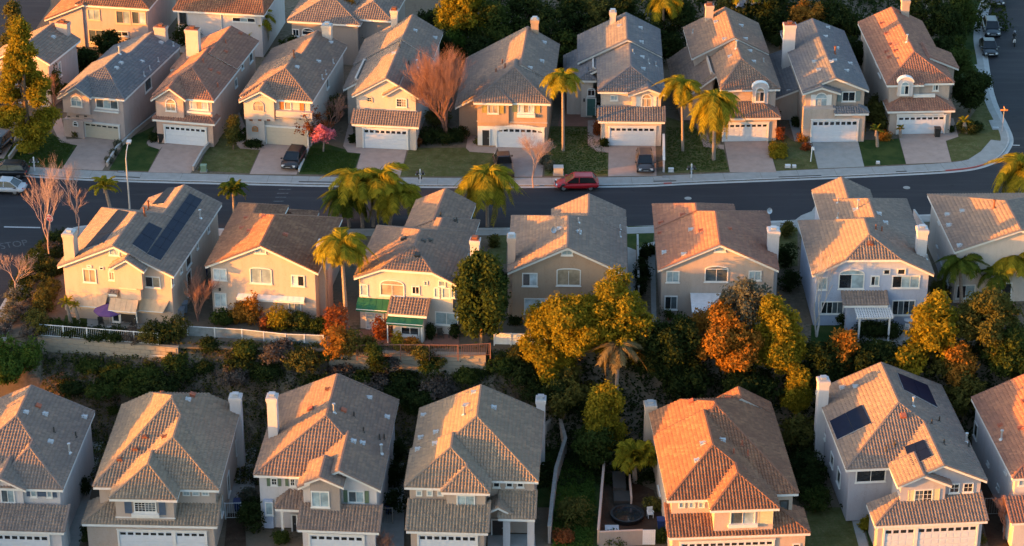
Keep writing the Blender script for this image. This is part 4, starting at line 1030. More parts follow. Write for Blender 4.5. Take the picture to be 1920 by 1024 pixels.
_a = [gp(*p, z)[:2] for p, z in (((73, 655), -1.25), ((336, 676), -1.25), ((618, 694), -1.9), ((911, 700), -1.9))]
WALLS = [(_a[0][0], _a[1][0], _a[0][1], _a[1][1], 1.15), (_a[2][0], _a[3][0], _a[2][1], _a[3][1], 1.8)]
def smooth(t): t = np.clip(t, 0, 1); return t * t * (3 - 2 * t)
def ground_z(x, y):
    x = np.asarray(x, float); y = np.asarray(y, float)
    edge = -14.6 + .6 * np.sin(x * .12)
    z = -7.0 * smooth((edge - y) / 7.5) - .02
    for x0, x1, y0_, y1_, dz in WALLS:      # the ground drops at the retaining walls
        yw = y0_ + (x - x0) / (x1 - x0) * (y1_ - y0_); inx = (x > x0 - .2) & (x < x1 + .2)
        z = np.where(inx & (y < yw + .1), np.minimum(z, -dz - .02 - np.clip((yw - y) * .5, 0, 5.5)), z)
    return z
xs = np.concatenate([[-900, -300], np.linspace(-80, 80, 161), [300, 900]]); ys = np.concatenate([[-900, -200], np.linspace(-60, 10, 351), [40, 120, 400, 1500]])
X, Y = np.meshgrid(xs, ys); Z = ground_z(X, Y)
Z = np.where((Y < -15.2) & (Y > -22), Z + .25 * np.sin(X * 1.3 + Y) * np.sin(Y * 1.1), Z)
idx = np.arange(X.size).reshape(X.shape); Q = np.stack([idx[:-1, :-1], idx[:-1, 1:], idx[1:, 1:], idx[1:, :-1]], -1).reshape(-1, 4)
tag(link('ground', np_mesh('ground', np.stack([X, Y, Z], -1).reshape(-1, 3), Q, MAT['dirt'])), kind='structure')

def PX(view, pts): return [(view[0] + x / view[2], view[1] + y / view[2]) for x, y in pts]
def G(pts, z): return [tuple(gp(x, y, z)[:2]) for x, y in pts]
def spline(pts, n=6):
    pts = [np.array(p, float) for p in pts]; P = [2 * pts[0] - pts[1]] + pts + [2 * pts[-1] - pts[-2]]; out = []
    for i in range(1, len(P) - 2):
        for k in range(n):
            t = k / n; out.append(.5 * ((2 * P[i]) + (-P[i - 1] + P[i + 1]) * t + (2 * P[i - 1] - 5 * P[i] + 4 * P[i + 1] - P[i + 2]) * t * t + (-P[i - 1] + 3 * P[i] - 3 * P[i + 1] + P[i + 2]) * t ** 3))
    out.append(pts[-1]); return out
def offset(line, d):
    out = []
    for i, p in enumerate(line):
        a = line[max(0, i - 1)]; b = line[min(len(line) - 1, i + 1)]; t = np.array(b) - np.array(a); t /= np.linalg.norm(t) + 1e-9
        out.append(np.array(p) + d * np.array((-t[1], t[0])))
    return out
def strip(name, A, B, z, mat, thick=0., kind='structure'):
    b = MB(); n = len(A)
    b.add([(p[0], p[1], z) for p in A] + [(p[0], p[1], z) for p in B], [(i, i + 1, n + i + 1, n + i) for i in range(n - 1)])
    if thick:
        for L_ in (A, B): b.add([(p[0], p[1], z) for p in L_] + [(p[0], p[1], z - thick) for p in L_], [(i, i + 1, n + i + 1, n + i) for i in range(n - 1)])
    return tag(b.build(name, mat), kind=kind)
# road surface: one sheet under every kerb
sheet('road', [(-260, 260), (260, 260), (260, 8.0), (120, 4), (60, 4), (-30, 4), (-44, -9), (-49.5, -13.6), (-260, -13.6)], .004, MAT['asphalt'])
far_kerb = [(-60, 318), (42, 326), (130, 332), (260, 337), (500, 343), (617, 345.5), (820, 347.5), (963, 347.5), (1186, 346), (1300, 341), (1500, 333), (1700, 324), (1798, 317.5), (1843, 309), (1873, 294), (1890, 272), (1892, 255), (1881, 229), (1865, 197), (1854, 160), (1846, 110), (1840, 70), (1846, 25), (1854, 0), (1868, -60)]
FK = spline([gp(x, y, .12)[:2] for x, y in far_kerb])
lot = FK + [np.array((58, 210.)), np.array((-160., 210.)), np.array((-160., 70.)), np.array((-62., 62.)), np.array((-58., 40.))]
sheet('back_road', G([(-200, -60), (85, -60), (95, 10), (62, 62), (20, 95), (-200, 120)], .112), .112, MAT['asphalt'])
sheet('lot_ground', lot, .100, MAT['dirt'], .10)
K1 = offset(FK, .18); strip('kerb', FK, K1, .124, MAT['kerbstone'], .124); strip('gutter', offset(FK, -.45), FK, .012, MAT['kerbstone'])
i_end = len(FK) - 8 * 6
SW = offset(FK, 1.9)[:i_end - 12]; strip('pavement', K1[:len(SW)], SW, .118, MAT['concrete'])
SW2 = offset(FK, .95)[i_end - 20:]; strip('side_pavement', K1[i_end - 20:], SW2, .116, MAT['concrete'])
# pavement joints and details
b = MB()
for i in range(0, len(SW) - 1, 2):
    a, c = np.array(K1[i]), np.array(SW[i]); d = (c - a) / np.linalg.norm(c - a); t = np.array((d[1], -d[0])) * .012
    b.add([(*(a - t), .1205), (*(a + t), .1205), (*(c + t), .1205), (*(c - t), .1205)], [(0, 1, 2, 3)])
tag(b.build('pavement_joints', MAT['dirt']), kind='stuff')
for (x0, x1) in ((1243, 1272), (1770, 1850)):
    seg = [p for p, q in zip(spline([gp(x, y, .12)[:2] for x, y in far_kerb]), range(999)) if x0 < 960 + F * p[0] / ((p[1] - CY) * cp + CH * sp) < x1 and p[1] < 30]
    if len(seg) > 1: strip('red_kerb', offset(seg, -.012), offset(seg, .16), .128, MAT['red_paint'], .11)
near_kerb = [(-20, 640), (0, 590), (29, 540), (53, 499), (76, 469), (117, 441), (164, 424), (300, 427), (500, 431), (925, 429), (1180, 426), (1447, 416), (1712, 405), (1900, 396), (1990, 391)]
NK = spline([gp(x, y, .12)[:2] for x, y in near_kerb])
tail = [np.array(p) for p in ((90., -13.5), (40., -13.6), (20., -13.8), (WALLS[1][1] + .3, -14.0), (WALLS[1][1], WALLS[1][3] + .15), (WALLS[1][0], WALLS[1][2] + .15), (WALLS[0][1], WALLS[0][3] + .15), (WALLS[0][0], WALLS[0][2] + .15), (WALLS[0][0] - .5, WALLS[0][2] + 1.5), (-46., -13.4))]
sheet('lot_ground_near', NK + tail, .100, MAT['dirt'], .14)
strip('kerb_near', NK, offset(NK, -.18), .124, MAT['kerbstone'], .124); strip('gutter_near', NK, offset(NK, .45), .012, MAT['kerbstone'])
strip('pavement_near', offset(NK, -.18), offset(NK, -1.5), .118, MAT['concrete'])
ZS = .108
V31 = (0, 0, 2.925); V33 = (440, 0, 2.925); V35 = (860, 0, 2.925); V37 = (1220, 0, 2.926); V39 = (1540, 0, 2.926)
V21 = (0, 320, 2.694); V22 = (380, 320, 2.694); V23 = (780, 320, 2.694); V25 = (1180, 320, 2.6947); V26 = (1460, 320, 2.6957)
V11 = (0, 660, 2.8125); V13 = (420, 660, 2.8125); V14 = (740, 660, 2.8125); V15 = (1100, 660, 2.8136); V16 = (1480, 660, 2.8136)
for v, pts, m in [(V31, [(455, 750), (680, 762), (560, 935), (340, 925)], 'drive'), (V31, [(905, 780), (1142, 785), (1045, 950), (812, 945)], 'drive'),
    (V33, [(165, 770), (430, 775), (338, 958), (82, 955)], 'drive'), (V33, [(703, 800), (950, 800), (906, 972), (655, 970)], 'drive'), (V35, [(205, 790), (480, 790), (458, 970), (270, 970)], 'drive'),
    (V35, [(823, 790), (1080, 790), (1085, 965), (820, 968)], 'drive'), (V37, [(402, 770), (640, 770), (690, 945), (435, 945)], 'drive'), (V37, [(880, 752), (1132, 752), (1172, 915), (918, 925)], 'drive_grey'),
    (V39, [(422, 734), (672, 734), (714, 890), (466, 900)], 'drive'), (V31, [(-60, 740), (95, 750), (20, 870), (-120, 860)], 'drive')]:
    DZ = globals().get('DZ', 0) + .0006; P_ = G(PX(v, pts), ZS + .012 + DZ); sheet('driveway', P_, ZS + .012 + DZ, MAT[m])
    if m == 'drive_grey':      # expansion joints
        b = MB()
        for (i, j, k_, l_, t) in ((0, 1, 3, 2, .5), (0, 3, 1, 2, .33), (0, 3, 1, 2, .66)):
            a = np.array(P_[i]) * (1 - t) + np.array(P_[j]) * t; c = np.array(P_[k_]) * (1 - t) + np.array(P_[l_]) * t
            d = (c - a) / np.linalg.norm(c - a); n_ = np.array((-d[1], d[0])) * .025
            b.add([(*(a - n_), ZS + .022), (*(a + n_), ZS + .022), (*(c + n_), ZS + .022), (*(c - n_), ZS + .022)], [(0, 1, 2, 3)])
        tag(b.build('driveway_joints', MAT['concrete'] if m == 'drive_grey' else MAT['mulch']), kind='stuff')
for v, pts, m in [(V31, [(165, 722), (290, 732), (330, 780), (425, 797), (342, 925), (30, 900)], 'lawn_lush'), (V31, [(-40, 880), (60, 800), (150, 735), (30, 900), (-80, 920)], 'lawn_lush'), (V31, [(700, 762), (850, 690), (800, 790), (875, 820), (812, 940), (598, 932)], 'lawn_lush'),
    ((0, 0, 1), [(392, 272), (415, 246), (448, 277), (486, 282), (467, 325), (370, 320)], 'lawn'), (V33, [(410, 800), (470, 780), (590, 815), (690, 842), (648, 962), (352, 955)], 'lawn_lush'),
    ((0, 0, 1), [(768, 277), (872, 277), (934, 288), (940, 331), (750, 331)], 'lawn'), (V35, [(490, 690), (705, 695), (708, 800), (760, 835), (822, 840), (822, 965), (470, 965)], 'lawn'),
    (V37, [(82, 640), (245, 690), (290, 800), (402, 820), (434, 942), (80, 952)], 'lawn'), (V37, [(645, 775), (740, 740), (785, 775), (885, 800), (918, 925), (688, 937)], 'lawn'), (V39, [(198, 770), (425, 760), (464, 900), (232, 912)], 'lawn_lush'),
    ((0, 0, 1), [(1774, 264), (1800, 250), (1840, 190), (1852, 190), (1868, 215), (1878, 240), (1880, 262), (1858, 264), (1839, 285), (1817, 299), (1784, 303)], 'lawn'), ((0, 0, 1), [(1816, 0), (1842, 0), (1832, 40), (1836, 100), (1848, 165), (1800, 165), (1805, 80)], 'lawn_lush'),
    (V23, [(1068, 280), (1205, 280), (1198, 362), (1110, 402), (1066, 385)], 'lawn_lush'), (V23, [(385, 292), (462, 292), (455, 470), (400, 480), (370, 440)], 'lawn'), (V25, [(710, 262), (850, 250), (850, 480), (745, 500)], 'lawn'), (V26, [(690, 228), (730, 232), (740, 275), (705, 275)], 'lawn_lush'),
    (V26, [(165, 780), (345, 760), (350, 900), (160, 930)], 'lawn_lush'), (V21, [(330, 730), (460, 730), (460, 790), (320, 780)], 'lawn_lush')]:
    LZ = globals().get('LZ', 0) + .0003; sheet('lawn', G(PX(v, pts), ZS + LZ), ZS + LZ, MAT[m])
for v, pts, m in [(V31, [(290, 700), (330, 620), (365, 765), (470, 760), (425, 797), (330, 780)], 'drive'), (V31, [(805, 780), (850, 720), (870, 790), (905, 790), (875, 820), (815, 800)], 'drive'), (V33, [(-5, 770), (20, 600), (60, 700), (60, 780), (165, 785), (140, 822), (30, 815)], 'drive'),
    (V33, [(595, 800), (635, 640), (665, 800), (710, 812), (690, 842), (620, 835)], 'drive'), (V35, [(40, 812), (60, 690), (95, 690), (100, 800), (215, 805), (200, 842), (60, 832)], 'drive'), (V35, [(545, 692), (590, 440), (668, 440), (672, 640), (770, 660), (780, 800), (822, 812), (822, 838), (760, 832), (708, 795), (705, 692)], 'brickpave'),
    (V35, [(708, 660), (770, 660), (780, 800), (822, 808), (822, 836), (760, 830), (710, 795)], 'drive'), (V37, [(240, 650), (280, 640), (330, 790), (402, 795), (402, 820), (290, 805)], 'drive'), (V37, [(730, 560), (800, 640), (830, 760), (885, 770), (885, 800), (790, 775)], 'concrete'),
    (V39, [(700, 640), (725, 650), (752, 750), (680, 774), (670, 745)], 'drive'), (V39, [(918, 660), (960, 655), (985, 710), (940, 712)], 'concrete'), (V39, [(840, 355), (880, 350), (900, 400), (875, 402)], 'concrete'), ((0, 0, 1), [(1858, 262), (1880, 265), (1886, 275), (1872, 292), (1843, 307), (1817, 310), (1817, 298), (1839, 284)], 'concrete'),
    (V23, [(1068, 385), (1112, 402), (1120, 760), (1075, 760)], 'concrete'), (V23, [(1122, 400), (1150, 372), (1207, 358), (1215, 760), (1190, 790), (1185, 540)], 'concrete'),
    ((0, 0, 1), [(1489, 414), (1502, 404), (1522, 396), (1532, 380), (1560, 380), (1560, 430), (1540, 440), (1500, 440)], 'concrete'), (V21, [(440, 745), (900, 745), (940, 790), (900, 830), (440, 800)], 'concrete'), (V22, [(780, 800), (1290, 830), (1290, 880), (860, 875), (770, 850)], 'brickpave'), (V23, [(0, 820), (215, 820), (220, 885), (0, 880)], 'brickpave'),
    (V26, [(350, 760), (700, 740), (720, 860), (590, 900), (350, 840)], 'concrete'), (V26, [(900, 660), (1200, 670), (1200, 740), (900, 740)], 'brickpave')]:
    QZ = globals().get('QZ', 0) + .0007; zz = ZS + .02 + QZ; sheet('paving', G(PX(v, pts), zz), zz, MAT[m])
ZL = -6.99
for v, pts, m in [(V16, [(100, 820), (330, 820), (370, 1060), (60, 1060)], 'lawn'), (V16, [(395, 900), (430, 1000), (470, 1060), (430, 1060)], 'lawn_lush'), (V14, [(790, 430), (870, 430), (850, 640), (820, 820), (745, 820), (760, 640)], 'lawn_lush'), (V14, [(930, 500), (1085, 560), (1070, 1060), (830, 1060), (870, 800)], 'lawn_lush')]:
    sheet('low_lawn', G(PX(v, pts), ZL), ZL, MAT[m])
for v, pts, m in [(V16, [(328, 880), (372, 880), (430, 1060), (375, 1060)], 'concrete'), (V11, [(1180, 640), (1290, 420), (1350, 500), (1340, 860), (1160, 870)], 'concrete'), (V13, [(820, 720), (900, 560), (950, 580), (950, 1050), (820, 1050)], 'concrete'), (V11, [(330, 1040), (380, 720), (500, 420), (560, 430), (520, 560), (410, 1060)], 'concrete'),
    ((1100, 840, 5.565), [(190, 220), (700, 440), (830, 870), (140, 890)], 'mulch'), (V14, [(490, 960), (740, 960), (745, 1060), (490, 1060)], 'concrete'), (V11, [(1200, 850), (1290, 850), (1300, 1060), (1180, 1060)], 'mulch'), (V16, [(960, 640), (1180, 640), (1200, 1060), (1060, 1060)], 'mulch')]:
    zz = ZL + .004 + (QZ := QZ + .0007) * .5; sheet('low_paving', G(PX(v, pts), zz), zz, MAT[m])
MAT['worn_paint'] = plain('worn_road_paint', (.075, .075, .08), .8, .2, .5, 4)
for i_, (px_, py_) in enumerate(((640, 372), (1290, 372), (1700, 352))):
    q = gp(px_, py_, 0); b = MB(); b.lathe([(.38, 0), (.38, .006)], 16); o = b.build('manhole_cover', MAT['concrete']); o.location = (q[0], q[1], .006); tag(o, ['round manhole cover in the road left of the palm cluster', 'round manhole cover in the road right of the red car', 'round manhole cover in the road near the corner'][i_], 'manhole cover', 'manhole covers in the road')
# road markings
def mark(pts, z=.009, name='road_marking'): return sheet(name, G(pts, z), z, MAT['white_paint'])
sheet('road_marking', G(PX(V21, [(20, 281), (205, 285), (205, 291), (20, 287)]), .009), .009, plain('faded_road_paint', (.32, .32, .33), .7, .2, .3, 6)); mark([(1891, 271.5), (1912, 272), (1912, 273), (1891, 272.5)])
for i in range(5):
    y = 72 + i * 20; x = 395 - i * 9; sheet('road_marking', G(PX(V22, [(x, y), (x + 66 - i * 3, y), (x + 60 - i * 3, y + 5), (x - 3, y + 5)]), .009), .009, MAT['worn_paint'])
def text(name, s, loc, rot, size, mat, parent=None, depth=.003):
    c = bpy.data.curves.new(name, 'FONT'); c.body = s; c.size = size; c.align_x = 'CENTER'; c.align_y = 'CENTER'; c.extrude = depth
    o = bpy.data.objects.new(name, c); dg = bpy.context.evaluated_depsgraph_get(); me = bpy.data.meshes.new_from_object(o); bpy.data.objects.remove(o)
    me.materials.clear(); me.materials.append(mat); q = link(name, me, parent); q.location = loc; q.rotation_euler = rot; return q
q = gp(26, 459, 0); o = text('road_lettering', 'STOP', (q[0], q[1], .012), (0, 0, radians(20)), 1.3, MAT['worn_paint']); o.scale = (.9, 1.5, 1); o['kind'] = 'structure'
# ------------------------------------------------------------------ vegetation
def leaf_mat(name, c, c2, trans=.35):
    m = bpy.data.materials.new(name); m.use_nodes = True; t = m.node_tree; t.nodes.clear()
    a = t.nodes.new('ShaderNodeAttribute'); a.attribute_name = 'rnd'
    col = ramp_mix(t, a.outputs['Fac'], c, c2)
    d = t.nodes.new('ShaderNodeBsdfDiffuse'); tr = t.nodes.new('ShaderNodeBsdfTranslucent'); mx = t.nodes.new('ShaderNodeMixShader'); o = t.nodes.new('ShaderNodeOutputMaterial')
    t.links.new(col, d.inputs[0]); t.links.new(col, tr.inputs[0]); mx.inputs[0].default_value = trans
    t.links.new(d.outputs[0], mx.inputs[1]); t.links.new(tr.outputs[0], mx.inputs[2]); t.links.new(mx.outputs[0], o.inputs[0]); return m
LM = dict(gold=leaf_mat('golden_leaves', (.150, .130, .013), (.31, .225, .022), .45), orange=leaf_mat('orange_leaves', (.190, .090, .018), (.330, .150, .026)),
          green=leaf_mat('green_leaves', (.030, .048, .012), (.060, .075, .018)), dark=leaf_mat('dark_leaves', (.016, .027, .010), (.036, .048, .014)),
          olive=leaf_mat('olive_leaves', (.060, .062, .018), (.130, .110, .026)), lime=leaf_mat('lime_leaves', (.045, .085, .014), (.075, .110, .022)),
          palm=leaf_mat('palm_fronds', (.15, .14, .014), (.36, .28, .026), .45), dry=leaf_mat('dry_fronds', (.120, .090, .045), (.200, .150, .070)),
          palmgreen=leaf_mat('green_fronds', (.055, .080, .014), (.13, .145, .02), .45), pink=leaf_mat('pink_blossom', (.50, .12, .16), (.68, .24, .28)), sage=leaf_mat('sage_leaves', (.085, .085, .06), (.13, .125, .085)),
          red=leaf_mat('red_leaves', (.16, .045, .02), (.26, .09, .03)), grey=leaf_mat('grey_scrub', (.075, .062, .055), (.11, .09, .075)), grass=leaf_mat('grass_blades', (.03, .065, .012), (.06, .085, .02)))
MAT['bark'] = plain('bark', (.14, .10, .07), .95, .1, .3, 6); MAT['barkgrey'] = plain('grey_bark', (.26, .20, .16), .95, .1, .25, 6); MAT['barkred'] = plain('reddish_bark', (.25, .130, .095), .95, .1, .25, 6); MAT['barkwhite'] = plain('pale_bark', (.45, .38, .33), .95, .1, .2, 6)
def quads_at(P, Nn, size, asp=1.7, curl=0.):
    n = len(P); r = rng.normal(size=(n, 3)); u = np.cross(Nn, r); u /= np.linalg.norm(u, axis=1)[:, None] + 1e-9; v = np.cross(Nn, u)
    s = size * rng.uniform(.6, 1.35, (n, 1)); a = u * s * asp * .5; b = v * s * .5
    V = np.stack([P - a, P - b * .9, P + a, P + b * .9], 1).reshape(-1, 3)
    return V, np.arange(4 * n).reshape(-1, 4)
def crown_mesh(name, blobs, n, size, mat, surf=.75, up=.35, clump=True):
    """leaf faces gathered in sprays on and inside a set of ellipsoid blobs"""
    B = np.array(blobs, float); w = B[:, 3] * B[:, 4] * B[:, 5]; w = w ** (2 / 3); w /= w.sum()
    nc = max(8, n // 14) if clump else n
    k = rng.choice(len(B), nc, p=w); d = rng.normal(size=(nc, 3)); d /= np.linalg.norm(d, axis=1)[:, None]
    rad = np.where(rng.random(nc) < surf, rng.uniform(.82, 1.06, nc), rng.uniform(.35, .85, nc))
    C = B[k, :3] + d * rad[:, None] * B[k, 3:6]
    if clump:
        m = rng.integers(9, 20, nc); idx = np.repeat(np.arange(nc), m); P = C[idx] + rng.normal(0, size * 1.1, (len(idx), 3)) * np.array([1, 1, .8])
        cr = rng.random(nc)[idx]; Dn = d[idx]
    else: P, Dn, cr = C, d, rng.random(nc)
    Nn = Dn * .7 + rng.normal(0, .55, P.shape) + np.array([0, 0, up]); Nn /= np.linalg.norm(Nn, axis=1)[:, None]
    V, Fq = quads_at(P, Nn, size)
    return np_mesh(name, V, Fq, mat, np.clip(cr * .6 + rng.random(len(P)) * .4, 0, 1))
def auto_blobs(h, rx, rz, n, seed, lean=0., base=.25, flat=1.):
    r = np.random.default_rng(seed); out = [(0, 0, h - rz, rx * .62, rx * .62, rz * .75)]
    n = int(n * 1.7); out = [(0, 0, h - rz, rx * .5, rx * .5, rz * .62)]
    for i in range(n):
        t = r.uniform(-1, 1); a = r.uniform(0, 2 * pi); q = math.sqrt(max(0, 1 - t * t)) * r.uniform(.5, .95) * (1 - .18 * t); s = r.uniform(.13, .36)
        out.append((rx * q * cos(a), rx * q * sin(a), h - rz + rz * t * .72, rx * s, rx * s, rz * s * flat))
    return out
def trunk_mesh(name, h, r, mat, blobs=None, seed=0, n=6):
    rr = np.random.default_rng(seed); b = MB(); top = (rr.normal(0, .15), rr.normal(0, .15), h * .55)
    b.tube((0, 0, -.15), top, r, r * .65, 8)
    if blobs:
        for i in rr.choice(len(blobs), min(n, len(blobs)), replace=False):
            B = blobs[i]; mid = np.array(top) * .5 + np.array(B[:3]) * .5 + rr.normal(0, .2, 3); s0 = np.array(top) * rr.uniform(.6, 1.)
            b.tube(s0, mid, r * .5, r * .3, 6); b.tube(mid, B[:3], r * .3, r * .1, 5)
    return b.mesh(name, mat)
TC = {}
def tree(px, py, z, h, rx, label, kind='green', species='round', rz=None, leaf=.30, n=5200, group='garden trees', name='tree', seed=None, trunk='bark', base=None):
    seed = int(px * 7 + py) if seed is None else seed
    x, y = gp(px, py, z)[:2] if base is None else base
    key = (species, round(h / rx, 1), seed % 5, kind, trunk, leaf > .34)
    rz = rz or h * .42
    key = None
    bl = {'round': lambda: auto_blobs(h, rx, rz, 15, seed), 'oval': lambda: auto_blobs(h, rx, rz, 22, seed, flat=1.1), 'loose': lambda: auto_blobs(h, rx, rz, 26, seed, flat=.8)}.get(species, lambda: None)()
    if species == 'conifer':
        r = np.random.default_rng(seed); bl = []
        for i in range(62):
            t = r.random() ** .8; a = r.uniform(0, 2 * pi); q = rx * (1 - t) * r.uniform(.5, 1.) + .15; bl.append((q * cos(a), q * sin(a), h * .12 + h * .86 * t, .5 + .6 * (1 - t), .5 + .6 * (1 - t), .5))
    root = empty(name, (x, y, z), 0, label, 'tree', group)
    link('trunk', trunk_mesh('trunk', h, max(.1, h * .022), MAT['bark' + trunk[4:]], bl, seed), root)
    leaf *= .66; n = int(n * 2.1)
    if species == 'conifer': me = crown_mesh('crown', bl, n, leaf, LM[kind], .9, .2)
    else: me = crown_mesh('crown', bl, n, leaf, LM[kind])
    link('crown', me, root)
    return root
def shrub(px, py, z, r, h, label, kind='green', n=900, leaf=.2, group='garden shrubs', name='shrub', base=None, tight=False):
    x, y = gp(px, py, z)[:2] if base is None else base
    sd_ = int(px * 3 + py * 5); rr = np.random.default_rng(sd_)
    bl = [(0, 0, h * .5, r * .85, r * .85, h * .5)] + ([] if tight else [(rr.uniform(-.5, .5) * r, rr.uniform(-.5, .5) * r, h * rr.uniform(.4, .75), r * .5, r * .5, h * .38) for _ in range(6)])
    o = link(name, crown_mesh(name, bl, int(n * 1.6), leaf * .75, LM[kind], .9), None); o.location = (x, y, z)
    return tag(o, label, 'shrub', group)
# --- palms
def frond(L, droop, nleaf, ll, mat, seed, up=.9, feather=1.):
    r = np.random.default_rng(seed); b = MB(); pts = []
    for k in range(11):
        t = k / 10; pts.append(np.array((L * (t - .18 * droop * t ** 3), 0, L * (up * t * .55 - droop * t ** 2.2))))
    V, Fq = [], []
    for a, c, k in zip(pts, pts[1:], range(10)):
        b.tube(a, c, .035 * (1 - k / 11), .035 * (1 - (k + 1) / 11), 4, caps=False)
    n0 = len(b.v)
    vs, fs = [], []
    for i in range(nleaf):
        t = .12 + .88 * i / nleaf; f_ = t * 10; k = min(9, int(f_)); p = pts[k] * (1 - (f_ - k)) + pts[k + 1] * (f_ - k); d = pts[k + 1] - pts[k]; d /= np.linalg.norm(d)
        for s_ in (-1, 1):
            l = ll * (sin(pi * min(1, t * .9 + .1)) ** .5 * .9 + .15) * r.uniform(.8, 1.15); w = .06
            q = d * .55 * l + np.array((0, s_ * l * r.uniform(.5, .75) * feather, -l * r.uniform(.25, .8)))
            m = p + q * .5 + np.array((0, s_ * .06, .10 * l)); e = p + q; n_ = d * w
            o = len(vs); vs += [p - n_, p + n_, m + n_ * 1.1, m - n_ * 1.1, e]; fs += [(o, o + 1, o + 2, o + 3), (o + 3, o + 2, o + 4)]
    b.add(vs, fs)
    me = b.mesh('frond', mat); a_ = me.attributes.new('rnd', 'FLOAT', 'FACE'); a_.data.foreach_set('value', r.random(len(me.polygons)).astype(np.float32)); return me
FR = {}
def frond_set(kind, style):
    k = (kind, style)
    if k not in FR:
        if style == 'queen': FR[k] = [frond(3.1, .95 + .3 * i, 46, .95, LM[kind], i, up=1.25, feather=1.15) for i in range(4)]
        elif style == 'weep': FR[k] = [frond(2.7, 1.3 + .35 * i, 46, 1.15, LM[kind], 10 + i, up=1.2) for i in range(4)]
        elif style == 'date': FR[k] = [frond(1.9, .45 + .25 * i, 26, .45, LM[kind], 20 + i, up=1.2) for i in range(4)]
        elif style == 'fan': FR[k] = [frond(1.5, .25 + .2 * i, 26, .6, LM[kind], 30 + i, up=.9) for i in range(4)]
        FR[k + ('d',)] = frond(1.8, 1.6, 22, .5, LM['dry'], 50)
    return FR[k]
def palm(px, py, z, ht, label, kind='palm', style='queen', n=17, sc=1., lean=(0, 0), r=.15, top=None, group='palms', skirt=0, base=None):
    """foot at px,py on level z; top = pixel of crown centre (gives height)"""
    x, y = gp(px, py, z)[:2] if base is None else base
    if top is not None:
        d = ray(*top); t = (y + lean[1] - CY) / d[1]; q = CAM + d * t; ht = q[2] - z; lean = (q[0] - x, lean[1])
    root = empty('palm_tree', (x, y, z), 0, label, 'palm', group); b = MB(); N = 8
    pr_ = None
    for k in range(N):
        t0, t1 = k / N, (k + 1) / N; f_ = lambda t: (lean[0] * t ** 1.3, lean[1] * t ** 1.3, ht * t)
        b.tube(f_(t0), f_(t1), r * (1.25 - .35 * t0) * (1.04 if k % 2 else 1), r * (1.25 - .35 * t1), 8, caps=False)
    b.tube((lean[0], lean[1], ht - .7), (lean[0], lean[1], ht + .1), r * 1.1, r * .7, 8)
    b.build('trunk', MAT['barkgrey'], root)
    fs = frond_set(kind, style); rr = np.random.default_rng(int(px + py))
    for i in range(n):
        a = i * 2.399963 + rr.uniform(-.2, .2); me = fs[min(3, int(4 * ((i * .618) % 1)))] ; o = link('frond', me, root)
        o.location = (lean[0], lean[1], ht); ti = rr.uniform(-.5, .3) if i % 3 else rr.uniform(-.95, -.5)
        o.rotation_euler = (rr.uniform(-.2, .2), ti, a); s_ = sc * rr.uniform(.85, 1.1); o.scale = (s_, s_, s_)
    for i in range(skirt):
        o = link('dead_frond', FR[(kind, style, 'd')], root); o.location = (lean[0], lean[1], ht - .2); o.rotation_euler = (0, .5, rr.uniform(0, 6.28)); o.scale = (sc,) * 3
    return root
# --- bare trees
def bare(px, py, z, h, spread, label, mat='barkred', depth=5, seed=1, nb=3, r0=None, up=.6, stems=1, group='leafless trees', name='bare_tree', base=None, cat='tree'):
    x, y = gp(px, py, z)[:2] if base is None else base
    rr = random.Random(seed); root = empty(name, (x, y, z), 0, label, cat, group); tr = MB(); tw = MB(); r0 = r0 or h * .02
    def grow(p, d, L, r, lv):
        q = p + d * L; mid = p + d * L * .5 + np.array([rr.gauss(0, .06) * L for _ in range(3)])
        m = tr if lv < 2 else tw
        m.tube(p, mid, r, r * .85, 5 if lv < 3 else 3, caps=False); m.tube(mid, q, r * .85, r * .65, 5 if lv < 3 else 3, caps=False)
        if lv >= depth: return
        for k in range(nb + (1 if lv > 1 else 0)):
            ax = np.array([rr.gauss(0, 1) for _ in range(3)]); ax -= ax @ d * d; ax /= np.linalg.norm(ax) + 1e-9
            nd = d * 1. + ax * spread * rr.uniform(.6, 1.2) + np.array((0, 0, up * .5)); nd /= np.linalg.norm(nd)
            st = p + (q - p) * (1 if k == 0 else rr.uniform(.45, 1.)); grow(st, nd, L * rr.uniform(.6, .86), r * .62, lv + 1)
    tot = sum(.74 ** k for k in range(depth + 1))
    for s_ in range(stems):
        d = np.array((rr.gauss(0, .25) * (stems > 1), rr.gauss(0, .25) * (stems > 1), 1.)); d /= np.linalg.norm(d); grow(np.array((0, 0, -.1)), d, h / tot * 1.15, r0, 0)
    tr.build('trunk', MAT[mat], root); tw.build('twigs', MAT[mat], root); return root
